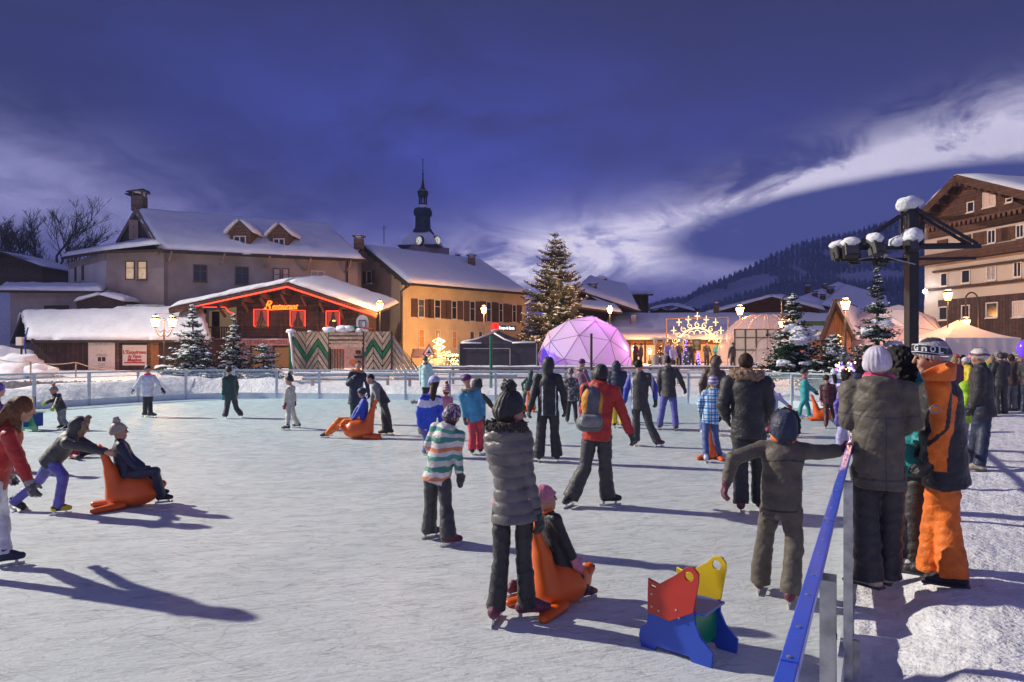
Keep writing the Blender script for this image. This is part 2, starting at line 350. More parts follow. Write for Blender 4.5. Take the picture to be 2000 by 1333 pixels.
def window(parent, wl, x0, y0, x1, y1, fm=FRAME, pm=GLASS, shut=None, sw=.45, mull=1, fw=.07, sill=True, curtains=None, label=None):
    ym = (y0+y1)/2; xm = (x0+x1)/2
    t0 = wl.at(x0, ym)[0]; t1 = wl.at(x1, ym)[0]; t0, t1 = min(t0, t1), max(t0, t1); z1 = wl.at(xm, y0)[1]; z0 = wl.at(xm, y1)[1]
    m = M(); wl.rect(m, t0-fw, t0, z0-fw, z1+fw, .06, .08); wl.rect(m, t1, t1+fw, z0-fw, z1+fw, .06, .08)
    wl.rect(m, t0, t1, z1, z1+fw, .057, .08); wl.rect(m, t0, t1, z0-fw, z0, .057, .08)
    for k in range(mull): tt = t0+(t1-t0)*(k+1)/(mull+1); wl.rect(m, tt-fw*.4, tt+fw*.4, z0, z1, .05, .05)
    if z1-z0 > 1: wl.rect(m, t0, t1, z0+(z1-z0)*.62, z0+(z1-z0)*.62+fw*.5, .045, .04)
    o = m.build('window', fm, parent)
    if label: o['label'] = label
    m = M(); wl.rect(m, t0, t1, z0, z1, .02, .015); m.build('pane', pm, o)
    if sill: m = M(); wl.rect(m, t0-fw*1.4, t1+fw*1.4, z0-fw-.06, z0-fw-.001, .14, .15); m.build('sill', fm, o)
    if shut:
        for a, b in ((t0-fw-sw-.03, t0-fw-.03), (t1+fw+.03, t1+fw+.03+sw)):
            m = M(); wl.rect(m, a, b, z0-.05, z1+.05, .075, .05); m.build('shutter', shut, o)
    if curtains:
        m = M()
        for sgn, ta in ((1, t0), (-1, t1)):
            w_ = (t1-t0)*.42; pts = [wl.p(ta, z1, .035), wl.p(ta+sgn*w_, z1, .035), wl.p(ta+sgn*w_*.75, (z0+z1)/2, .035), wl.p(ta+sgn*w_*.3, z0+.25*(z1-z0), .035), wl.p(ta+sgn*w_*.35, z0, .035), wl.p(ta, z0, .035)]
            m.prism(pts, (wl.n.x*.012, wl.n.y*.012, 0))
        m.build('curtain', curtains, o)
    return o
def sstep(a, b, x): t = max(0, min(1, (x-a)/(b-a))); return t*t*(3-2*t)
# ------------------------------------------------------------------ rink outline and ground
RINK = [(2.226+.532*(y-4.55), y) for y in (-7, -3, 0, 2, 4.55, 7, 10, 13, 16, 19, 20.6)]+[(11.15, 21.6), (10.9, 22.7), (9.9, 23.7), (6.46, 26.1), (2.3, 26.7), (-2.03, 27.2), (-6, 28), (-9.6, 28.5), (-12.2, 28.7), (-13.5, 27.9), (-14.8, 26.1), (-16.3, 23), (-22, 13.2), (-33.6, -7)]
def smooth_ring(p, it=2):
    for _ in range(it):
        q = []
        for i in range(len(p)):
            a, b = Vector(p[i]), Vector(p[(i+1) % len(p)])
            if (b-a).length < 4: q += [tuple(a*.75+b*.25), tuple(a*.25+b*.75)]
            else: q += [tuple(a+(b-a).normalized()*min(1, .2*(b-a).length)), tuple(b-(b-a).normalized()*min(1, .2*(b-a).length))]
        p = q
    return p
RING = smooth_ring(RINK, 1)
def inside(x, y, P=RING):
    c = False; j = len(P)-1
    for i in range(len(P)):
        if (P[i][1] > y) != (P[j][1] > y) and x < (P[j][0]-P[i][0])*(y-P[i][1])/(P[j][1]-P[i][1])+P[i][0]: c = not c
        j = i
    return c
def edge_dist(x, y):
    p = Vector((x, y)); best = 99
    for i in range(len(RING)):
        a, b = Vector(RING[i]), Vector(RING[(i+1) % len(RING)]); d = b-a
        t = max(0, min(1, (p-a).dot(d)/d.length_squared)); best = min(best, (p-a-d*t).length)
    return best
def gz(x, y):                                             # snow ground height
    r = math.hypot(x, y)
    base = .85*sstep(31, 44, y)+.25*sstep(48, 75, y)+1.5*sstep(-34, -60, x)*sstep(20, 45, y)+max(0, y-85)*.02*(1 if y < 400 else 0)+(315*.02 if y >= 400 else 0)
    base += 5.5*sstep(-29, -42, x)*sstep(44, 66, y)+9*sstep(-36, -70, x)*sstep(60, 110, y)
    return base
def edge_side(x, y): return x > 2.226+.532*(y-4.55)
def ground():
    xs = [-2500, -900, -400, -200, -120, -80]+[-60+1.5*i for i in range(27)]+[-19+.5*i for i in range(40)]+[1+.16*i for i in range(50)]+[9+.5*i for i in range(32)]+[25+1.5*i for i in range(18)]+[60, 80, 120, 200, 400, 900, 2500]
    ys = [-300, -100, -40, -15, -8, -4]+[-2+.25*i for i in range(12)]+[1+.16*i for i in range(60)]+[10.6+.5*i for i in range(80)]+[51+2*i for i in range(25)]+[110, 130, 160, 220, 300, 400, 700, 1200, 2600, 5000]
    vs = []; ring_in = []
    for y in ys:
        for x in xs:
            z = gz(x, y)
            if -40 < x < 30 and -8 < y < 46:
                ins = inside(x, y); d = edge_dist(x, y)
                if ins: z = -.03
                elif d < .35: z = -.02
                else:
                    z += .02*noise.noise(Vector((x*3, y*3, 0)))+.05*noise.noise(Vector((x*1.1, y*1.1, 4)))+.03
                    z += .022*noise.noise(Vector((x*8, y*8, 2)))*(1 if y < 14 else 0)
                    if x > -1 and y < 34 and edge_side(x, y): z += .13*sstep(.3, .9, d)
                    if x > -1 and y < 21 and d < .9: z += .05*(1-abs(d-.6)/.3)*(.7+noise.noise(Vector((x*5, y*5, 1)))) if abs(d-.6) < .3 else 0
                    if y > 12 and (x < -10 or y > 24.2) and d < 3.2:        # ploughed bank behind the boards
                        k = (.55 if x < -9 else .33); k *= 1.25+.9*noise.noise(Vector((x*.5, y*.5, 7))); z += k*sstep(.35, .9, d)*(1-sstep(1.3, 3.2, d))+.12*noise.noise(Vector((x*1.9, y*1.9, 3)))*sstep(.5, 1, d)
            else: z += .25*noise.noise(Vector((x*.12, y*.12, 0)))*sstep(40, 80, abs(x)+y*.3)
            vs.append((x, y, z))
    K = len(xs); fs = [(j*K+i, j*K+i+1, (j+1)*K+i+1, (j+1)*K+i) for j in range(len(ys)-1) for i in range(K-1)]
    m = M(); m.add(vs, fs); m.build('snow_ground', SNOWG, smooth=True, kind='structure')
ground()
m = M(); m.add([(x, y, .0) for x, y in RING], [tuple(range(len(RING)))]); fixi = m.build('ice_rink', ICE, kind='structure')
if fixi.data.polygons[0].normal.z < 0: fixi.data.flip_normals()
# ------------------------------------------------------------------ rink boards
STEEL = mat('galvanised_steel', (.42, .43, .43), .38, .3, 14, .002, 60, metal=.7)
RAILC = mat('rail_aluminium', (.50, .56, .60), .45, .15, 5, metal=.3)
BLUEP = mat('blue_plastic', (.035, .10, .62), .32, .10, 8, .001, 80, spec=.5)
KICK = mat('kick_board', (.62, .72, .74), .5, .10, 3)
def panel_mat():
    m = bpy.data.materials.new('scratched_acrylic'); m.use_nodes = True; t = m.node_tree; b = t.nodes['Principled BSDF']; o = t.nodes['Material Output']
    b.inputs['Base Color'].default_value = (.72, .84, .86, 1); b.inputs['Roughness'].default_value = .35
    tr = t.nodes.new('ShaderNodeBsdfTransparent'); mx = t.nodes.new('ShaderNodeMixShader'); n = t.nodes.new('ShaderNodeTexNoise'); n.inputs['Scale'].default_value = 1.6; n.inputs['Detail'].default_value = 8
    co = t.nodes.new('ShaderNodeTexCoord'); t.links.new(co.outputs['Object'], n.inputs['Vector'])
    mr = t.nodes.new('ShaderNodeMapRange'); t.links.new(n.outputs['Fac'], mr.inputs[0]); mr.inputs[1].default_value = .3; mr.inputs[2].default_value = .7; mr.inputs[3].default_value = .14; mr.inputs[4].default_value = .36
    t.links.new(mr.outputs[0], mx.inputs[0]); t.links.new(tr.outputs[0], mx.inputs[1]); t.links.new(b.outputs[0], mx.inputs[2]); t.links.new(mx.outputs[0], o.inputs[0]); return m
ACR = panel_mat()
def resample(pts, step):
    out = [Vector(pts[0])]; acc = 0
    for a, b in zip(pts, pts[1:]):
        a, b = Vector(a), Vector(b); L = (b-a).length; t = step-acc
        while t <= L: out.append(a+(b-a)*t/L); t += step
        acc = L-(t-step)
    return out
def boards():
    far = [p for p in RINK[10:]]                          # right corner, far side, left side
    fine = smooth_ring(far, 1)[1:-1]; fine = [far[0]]+fine+[far[-1]]
    pts = resample(fine, 1.86)
    root = thing('rink_barrier', 'long clear panelled rink barrier with grey posts and top rail behind the skaters', 'rink barrier', (pts[0].x, pts[0].y, 0))
    rail = M(); kick = M(); pan = M()
    for i, (a, b) in enumerate(zip(pts, pts[1:])):
        rail.beam((a.x, a.y, 1.19), (b.x, b.y, 1.19), .07, .06); rail.beam((a.x, a.y, 1.03), (b.x, b.y, 1.03), .04, .025)
        kick.beam((a.x, a.y, .12), (b.x, b.y, .12), .05, .24)
        pan.add([(a.x, a.y, .24), (b.x, b.y, .24), (b.x, b.y, 1.16), (a.x, a.y, 1.16)], [(0, 1, 2, 3)])
    rail.build('top_rail', RAILC, root); kick.build('kick_board', KICK, root); pan.build('clear_panel', ACR, root)
    for i, a in enumerate(pts):
        if a.y < 8: continue
        m = M(); m.box((a.x, a.y, .58), (.085, .085, 1.16)); m.build('post', RAILC, root)
    # near right side: blue cap rail over bare posts
    ln = [(2.226+.532*(y-4.55), y) for y in (-6, -1.0, 1.55, 2.85, 4.7, 8.5, 13, 18, 20.6)]
    root = thing('blue_railing', 'bright blue capped railing on steel posts running beside the watching adults', 'railing', (ln[4][0], ln[4][1], 0))
    cap = M(); scr = M(); low = M()
    for a, b in zip(ln, ln[1:]):
        d = (Vector(b)-Vector(a)).normalized(); a2 = Vector(a); b2 = Vector(b)-d*.008
        cap.beam((a2.x, a2.y, 1.187), (b2.x, b2.y, 1.187), .042, .03); cap.beam((a2.x-.018, a2.y, 1.165), (b2.x-.018, b2.y, 1.165), .006, .05)
        low.beam((a2.x, a2.y, .16), (b2.x, b2.y, .07), .03, .14)
        for q in resample([a2, b2], .23)[:40]:
            for o in ((-.008,) if len(scr.v) % 36 else (.008,)): scr.lathe((q.x+o+random.uniform(-.003, .003), q.y+o*2, 1.2015), [(.007, 0), (.007, .003), (.003, .0045)], 6)
    cb = cap.build('cap_rail', BLUEP, root)
    bv = cb.modifiers.new('b', 'BEVEL'); bv.width = .006; bv.segments = 2
    scr.build('screw_row', STEEL, root); low.build('lower_board', mat('hdpe_board', (.55, .6, .62), .5, .2, 3), root)
    for i, y in enumerate((-1.1, .6, 2.3, 4.0, 5.7, 7.4, 9.1, 10.8, 12, 14, 16, 18, 20)):
        x = 2.226+.532*(y-4.55); m = M(); rz = R(90-27.7)
        Rz = Matrix.Rotation(rz, 3, 'Z'); c = Vector((x, y, 0))
        def bx(dx, dy, z, sx, sy, sz): m.box(c+Rz@Vector((dx, dy, 0))+Vector((0, 0, z)), (sx, sy, sz), rz)
        bx(0, -.012, .58, .085, .006, 1.14); bx(-.04, -.035, .58, .006, .045, 1.14); bx(.04, -.035, .58, .006, .045, 1.14)
        p = m.build('post', STEEL, root)
        m = M(); bx(0, -.075, .12, .012, .04, .22); bx(.06, -.06, .11, .014, .03, .2); m.build('foot_bracket', STEEL, p)
        m = M()
        for zz in (.25, .62, .95): m.tube([c+Rz@Vector((.015, -.060, 0))+Vector((0, 0, zz)), c+Rz@Vector((.015, -.058, 0))+Vector((0, 0, zz))], .011, 8)
        m.build('bolt_row', GLASS, p)
boards()
# ------------------------------------------------------------------ hills
def hills():
    FOR = mat('forest_floor', (.035, .05, .06), .95, .5, .01)
    ridge = [(1240, 610), (1300, 590), (1340, 586), (1375, 562), (1420, 545), (1470, 522), (1510, 500), (1560, 478), (1610, 466), (1660, 458), (1720, 440), (1790, 418), (1850, 400), (1920, 380), (2000, 345), (2100, 320), (2300, 280), (2600, 330)]
    def prof(px):
        for (a, b), (c, d) in zip(ridge, ridge[1:]):
            if a <= px <= c: return b+(d-b)*(px-a)/(c-a)
        return 640
    patches = [(1468, 558, 56, 17, -14), (1700, 543, 75, 13, -2), (1385, 588, 60, 16, -20), (1760, 500, 60, 9, -15), (1640, 502, 34, 8, 10), (1560, 530, 26, 6, 20)]
    vs = []; nu, nv = 150, 30; Y0, Y1 = 700, 1600
    for j in range(nv+1):
        v = j/nv; Y = Y0+(Y1-Y0)*v
        for i in range(nu+1):
            px = 1180+i*(2700-1180)/nu; py = 640+(prof(px)-640)*(v**.8); p = W(px, py, Y)
            p.z += 18*noise.noise(Vector((p.x*.006, p.y*.006, 0)))*v*(1-v)*3; vs.append(p)
    K = nu+1; n = len(vs); vs += [(vs[nv*K+i].x, Y1+30, -2) for i in range(K)]
    fs = [(j*K+i, j*K+i+1, (j+1)*K+i+1, (j+1)*K+i) for j in range(nv+1) for i in range(nu)]
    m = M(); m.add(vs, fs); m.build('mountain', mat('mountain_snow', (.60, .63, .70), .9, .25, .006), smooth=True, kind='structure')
    # the wood on it: one mass of spruces, open on the ski runs
    m = M(); rnd = random.Random(3)
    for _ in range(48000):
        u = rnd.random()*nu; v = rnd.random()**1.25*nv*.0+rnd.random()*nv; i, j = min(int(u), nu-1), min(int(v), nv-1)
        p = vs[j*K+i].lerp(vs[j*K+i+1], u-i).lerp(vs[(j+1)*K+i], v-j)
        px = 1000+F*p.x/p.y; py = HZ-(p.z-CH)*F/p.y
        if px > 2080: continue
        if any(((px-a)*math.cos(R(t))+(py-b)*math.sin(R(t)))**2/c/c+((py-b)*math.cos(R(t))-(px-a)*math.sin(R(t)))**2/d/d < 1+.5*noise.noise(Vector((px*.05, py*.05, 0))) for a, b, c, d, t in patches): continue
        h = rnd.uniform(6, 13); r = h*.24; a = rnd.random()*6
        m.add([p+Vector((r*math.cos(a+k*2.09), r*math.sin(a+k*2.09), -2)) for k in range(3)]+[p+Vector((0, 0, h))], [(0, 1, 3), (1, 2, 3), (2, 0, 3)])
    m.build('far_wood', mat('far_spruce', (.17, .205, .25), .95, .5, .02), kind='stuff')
    # left: dark wooded slope rising behind the bare trees
    m = M(); vs = []
    for j in range(13):
        for i in range(41):
            px = -600+i*20; py0 = 645-245*sstep(0, -260, px)*1-(45*sstep(190, 0, px)); v = j/12; p = W(px, 650+(py0-650)*v**.9, 120+240*v); p.z += 3*noise.noise(p*.03)*v; vs.append(p)
    m.add(vs, [(j*41+i, j*41+i+1, (j+1)*41+i+1, (j+1)*41+i) for j in range(12) for i in range(40)])
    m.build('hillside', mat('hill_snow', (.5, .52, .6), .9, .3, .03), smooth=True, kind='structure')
    m = M()
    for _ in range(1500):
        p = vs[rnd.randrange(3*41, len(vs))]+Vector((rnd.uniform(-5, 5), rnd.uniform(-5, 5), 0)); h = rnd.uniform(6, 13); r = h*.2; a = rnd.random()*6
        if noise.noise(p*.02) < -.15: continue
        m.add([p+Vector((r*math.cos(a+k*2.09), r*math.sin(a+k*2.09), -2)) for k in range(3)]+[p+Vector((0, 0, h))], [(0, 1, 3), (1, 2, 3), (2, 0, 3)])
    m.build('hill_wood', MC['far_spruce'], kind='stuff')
hills()

def haze():
    m = M(); m.box((500, 690, 256), (3400, 1980, 532)); v = bpy.data.materials.new('haze_air'); v.use_nodes = True; t = v.node_tree; t.nodes.clear()
    pv = t.nodes.new('ShaderNodeVolumePrincipled'); pv.inputs['Density'].default_value = .00045; pv.inputs['Color'].default_value = (.45, .60, 1, 1); o = t.nodes.new('ShaderNodeOutputMaterial'); t.links.new(pv.outputs[0], o.inputs['Volume'])
    fixn(m.build('haze', v, kind='stuff'))
haze()
# ------------------------------------------------------------------ buildings
GREY = mat('rough_render_grey', (.33, .26, .235), .9, .24, .6, .006, 40)
GREYL = mat('smooth_render_pale', (.50, .46, .44), .9, .12, .8, .004, 30)
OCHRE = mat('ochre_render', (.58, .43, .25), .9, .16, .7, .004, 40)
WOODD = mat('dark_timber', (.075, .038, .026), .8, .3, 4, pat=planks((.07, .034, .022), (.10, .052, .036), 'Z', .22))
WOODV = mat('dark_upright_timber', (.06, .034, .028), .85, .3, 4, pat=planks((.055, .03, .026), (.08, .044, .036), 'XY', .16))
WOODB = mat('brown_timber', (.13, .07, .045), .8, .3, 4, pat=planks((.12, .062, .04), (.16, .085, .055), 'Z', .25))
EAVE = mat('eave_timber', (.06, .035, .026), .8, .25, 5)
BRICK = mat('chimney_masonry', (.13, .085, .07), .9, .35, 7, .01, 25, pat=planks((.11, .07, .055), (.16, .11, .09), 'Z', .18))
METAL = mat('dark_metal', (.018, .016, .017), .5, .3, 10, spec=.5)
NEON = mat('red_neon', (.8, .02, .01), .5, 0, em=(1, .045, .02), es=3.2)
NEONO = mat('amber_neon', (.9, .3, .05), .5, 0, em=(1, .15, .012), es=2.6)
def quadwall(m, a, b, za, zb, z0=-1, th=.3):               # wall from plan point a to b, its top sloping za -> zb
    a, b = Vector(a), Vector(b); d = (b-a).normalized(); n = Vector((-d.y, d.x))*th
    m.prism([(a.x, a.y, z0), (b.x, b.y, z0), (b.x, b.y, zb), (a.x, a.y, za)], (n.x, n.y, 0))
def roof_plane(m, q, th=.16):                              # timber deck below the snow
    q = [Vector(p) for p in q]; n = (q[1]-q[0]).cross(q[3]-q[0]).normalized()
    if n.z > 0: n = -n
    m.prism(q, n*th)
def chimney(parent, px, pyb, pyt, wpx, Y, cap=True, m_=None, name='chimney'):
    a = W(px, pyb, Y); b = W(px, pyt, Y); wd = wpx/F*Y; hh = b.z-a.z
    m = M(); m.box((a.x, Y, (a.z+b.z)/2-hh*.08), (wd, wd*.9, hh*.84)); o = m.build(name, m_ or BRICK, parent)
    m = M()
    if cap:
        for s in (-1, 1):
            for t in (-1, 1): m.box((a.x+s*wd*.4, Y+t*wd*.35, b.z-hh*.02), (wd*.12, wd*.12, hh*.2))
        m.box((a.x, Y, b.z+hh*.08), (wd*1.35, wd*1.25, hh*.06)); m.build('chimney_cap', m_ or BRICK, o)
    m = M(); m.ball((a.x, Y, b.z+(hh*.12 if cap else -hh*.08)), (wd*.62, wd*.6, wd*.22), 10, 6, .3, px); m.build('chimney_snow', SNOW, o, True)
    return o
def poly_roof(name, parent, q, snow=.35, deck=EAVE, nu=30, nv=12, jit=.25, seed=0):
    m = M(); roof_plane(m, q); r = fixn(m.build(name, deck, parent)); m = M(); m.slab(q, snow, nu, nv, jit, seed); m.build('roof_snow', SNOW, r, True); return r
# --- big grey house with steep snowy roof
def grey_house():
    YL, YR = 50, 56.3
    wl = Wall(W(318, 690, YL)[:2], W(706, 690, YR)[:2])
    root = thing('grey_house', 'large grey rendered house with steep snow covered roof and two small dormers', 'house', (wl.a.x, wl.a.y, .8))
    zl = wl.at(318, 480)[1]; zr = wl.at(706, 502)[1]; back = (wl.b if False else None)
    A = Vector((wl.a.x, wl.a.y)); B = A+wl.d*wl.L; bk = -wl.n*10
    # gable on the left end stands askew, as its plan does
    L2 = W(232, 690, 58); Rg = W(266, 414, 54.5); apexz = Rg.z
    m = M()
    m.prism([(A.x, A.y, 0), (B.x, B.y, 0), (B.x, B.y, zr), (A.x, A.y, zl)], (bk.x*.05, bk.y*.05, 0))
    m.prism([(B.x, B.y, 0), (B.x+bk.x, B.y+bk.y, 0), (B.x+bk.x, B.y+bk.y, zr), (B.x, B.y, zr)], wl.d.to_3d()*-.3)
    fixn(m.build('wall', GREY, root))
    m = M(); g = [W(320, 486, 50.3), W(267, 416, 54), W(236, 470, 58)]
    m.prism([g[0], g[1], g[2]], (.35, .15, 0)); fixn(m.build('gable_wall', WOODV, root))
    m = M()
    for px in (257, 266): m.beam(W(px, 430, 53.7), W(px, 468, 53.7), .35, .12)
    m.build('gable_post', mat('weathered_timber', (.30, .2, .16), .85, .3), root)
    e0, e1 = W(313, 490, 49.2), W(714, 509, 55.6); r1, r0 = W(641, 440, 62.5), W(264, 410, 54.3)
    poly_roof('roof', root, [e0, e1, r1, r0], .42, nu=44, nv=20)
    b0, b1 = W(226, 474, 58.5), W(650, 500, 70)
    poly_roof('roof', root, [b0, b1, r1, r0], .3, nu=10, nv=5)
    m = M(); m.beam(W(314, 493, 49.2), W(265, 412, 54.1), .1, .45); m.beam(W(265, 412, 54.1), W(229, 474, 58.4), .1, .4); m.build('verge_board', mat('verge_grey', (.2, .15, .13), .8), root)
    m = M(); m.tube([wl.px(316, 492, .9), wl.px(712, 511, .9)], .07, 8); m.build('gutter', METAL, root)
    m = M(); m.tube([wl.px(678, 512, .1), wl.px(678, 640, .1)], .06, 8); m.build('downpipe', METAL, root)
    for px, yt, yb in ((430, 498, 518), (517, 503, 523), (596, 505, 529), (674, 509, 533), (328, 494, 512)):
        m = M(); p0 = wl.px(px-1, yb, .05); p1 = wl.px(px+8, yt, .9); m.tube([p0, (p0+p1)/2+Vector((0, 0, -.25)), p1], [.05, .12, .07], 6); m.beam(wl.px(px+8, yt, .9), wl.px(px+8, yt, .0), .1, .1); m.build('eave_bracket', MC['weathered_timber'], root)
    window(root, wl, 379, 519, 403, 549, mull=1); window(root, wl, 461, 523, 484, 554, mull=1, shut=None)
    window(root, wl, 535, 526, 546, 556, pm=CURT, mull=0); window(root, wl, 553, 526, 563, 556, pm=CURT, mull=0)
    window(root, wl, 609, 531, 632, 562, fm=FRAMEW, pm=mat('grey_curtain', (.3, .27, .27), .8), mull=1)
    for cx, ty, Y, s in ((472, 431, 53.2, 1.0), (548, 436, 54.6, .95)):
        d = M(); c = W(cx, ty+24, Y); hw = .78*s; hh = 1.0*s; zt = c.z
        d.prism([(c.x-hw, Y-.35, zt-hh), (c.x+hw, Y-.35, zt-hh), (c.x+hw, Y-.35, zt+.1), (c.x, Y-.35, zt+.85*s), (c.x-hw, Y-.35, zt+.1)], (0, 2.6, 0)); o = fixn(d.build('dormer', WOODB, root))
        for q, sd in (((c.x-hw*1.45, zt-.12), 5), ((c.x+hw*1.45, zt-.12), 6)):
            m = M(); m.slab([(q[0], Y-.75, q[1]), (c.x, Y-.75, zt+.92*s), (c.x, Y+2.6, zt+.92*s), (q[0], Y+2.2, q[1])], .34, 10, 10, .3, sd, edge=.1); m.build('dormer_snow', SNOW, o, True)
        m = M()
        m.box((c.x, Y-.39, zt-.35), (.95*s, .05, .07)); m.box((c.x, Y-.39, zt-.95*s), (.95*s, .05, .07))
        for k in (-1, 0, 1): m.box((c.x+k*.44*s, Y-.385, zt-.65), (.07, .04, .62*s))
        wf = m.build('window', FRAMEW, o); m = M(); m.box((c.x, Y-.362, zt-.65), (.9*s, .02, .6*s)); m.build('pane', GLASS, wf)
    chimney(root, 273, 414, 379, 21, 54.8)
    m = M(); a = W(260, 412, 55); m.tube([a, W(260, 384, 55)], .15, 8); m.build('stove_pipe', METAL, root)
    m = M(); m.box(W(262, 381, 55), (1.1, .9, .07)); m.box(W(270, 375, 54.8), (1.35, 1.1, .08), rot=Matrix.Rotation(R(-8), 3, 'Y')); m.build('chimney_plate', METAL, root)
    # left wing
    wf_ = Wall(W(208, 690, 50.4)[:2], W(320, 690, 49.6)[:2]); wsd = Wall(W(134, 690, 56)[:2], W(208, 690, 50.4)[:2])
    zt = wf_.at(260, 492)[1]; zs = wsd.at(170, 500)[1]
    m = M(); a, b, c = wf_.a, wf_.a+wf_.d*wf_.L, wsd.a
    m.prism([(a.x, a.y, 0), (b.x, b.y, 0), (b.x, b.y+6, 0), (c.x, c.y, 0)], (0, 0, zt)); fixn(m.build('wing_wall', GREY, root))
    m = M(); wsd.rect(m, .05, wsd.L-.05, 1, zt-.6, .03, .025); m.build('wing_side', GREYL, root)
    window(root, wf_, 247, 512, 262, 545, pm=LIT, mull=0, sill=False); window(root, wf_, 271, 512, 286, 545, pm=LIT, mull=0)
    window(root, wsd, 152, 522, 160, 548, pm=LIT, mull=0, shut=SHUT, sw=.5, fm=FRAMEW)
    q = [W(118, 503, 55.5), W(203, 490, 49.3), W(318, 487, 48.6), W(300, 470, 54)]
    m = M(); roof_plane(m, q, .2); o = fixn(m.build('wing_roof', EAVE, root)); m = M(); m.slab([q[0], q[1]+Vector((0, 0, 0)), q[2]+Vector((0, 0, .35)), q[3]], .42, 24, 14, .2, 9)
    m.build('roof_snow', SNOW, o, True)
    # low annex at its foot
    wa = Wall(W(20, 690, 50)[:2], W(215, 690, 49)[:2]); za = wa.at(100, 568)[1]
    m = M(); m.prism([(wa.a.x, wa.a.y, 0), (wa.a.x+wa.d.x*wa.L, 49, 0), (wa.a.x+wa.L, 53, 0), (wa.a.x, 56, 0)], (0, 0, za)); fixn(m.build('annex_wall', GREY, root))
    q = [wa.px(8, 569, .6), wa.px(212, 571, .6), W(212, 560, 52), W(8, 558, 55)]; poly_roof('annex_roof', root, q, .4, seed=2)
    window(root, wa, 89, 599, 133, 616, fm=EAVE, pm=SHUT, mull=0, sill=False)
    m = M(); a = W(148, 590, 47.6); b = W(196, 577, 47.6); c = W(244, 590, 47.6)
    m.prism([(a.x, 47.6, a.z), (b.x, 47.6, b.z), (c.x, 47.6, c.z), (c.x-.7, 47.6, 2), (a.x+.7, 47.6, 2)], (0, 2, 0)); o = fixn(m.build('porch', EAVE, root))
    for i, (u, v) in enumerate(((a, b), (b, c))):
        m = M(); m.slab([u+Vector((0, -.2, 0)), v+Vector((0, -.2, 0)), v+Vector((0, 2, .1)), u+Vector((0, 2, .1))], .36, 14, 8, .2, i+20); m.build('porch_snow', SNOW, o, True)
grey_house()
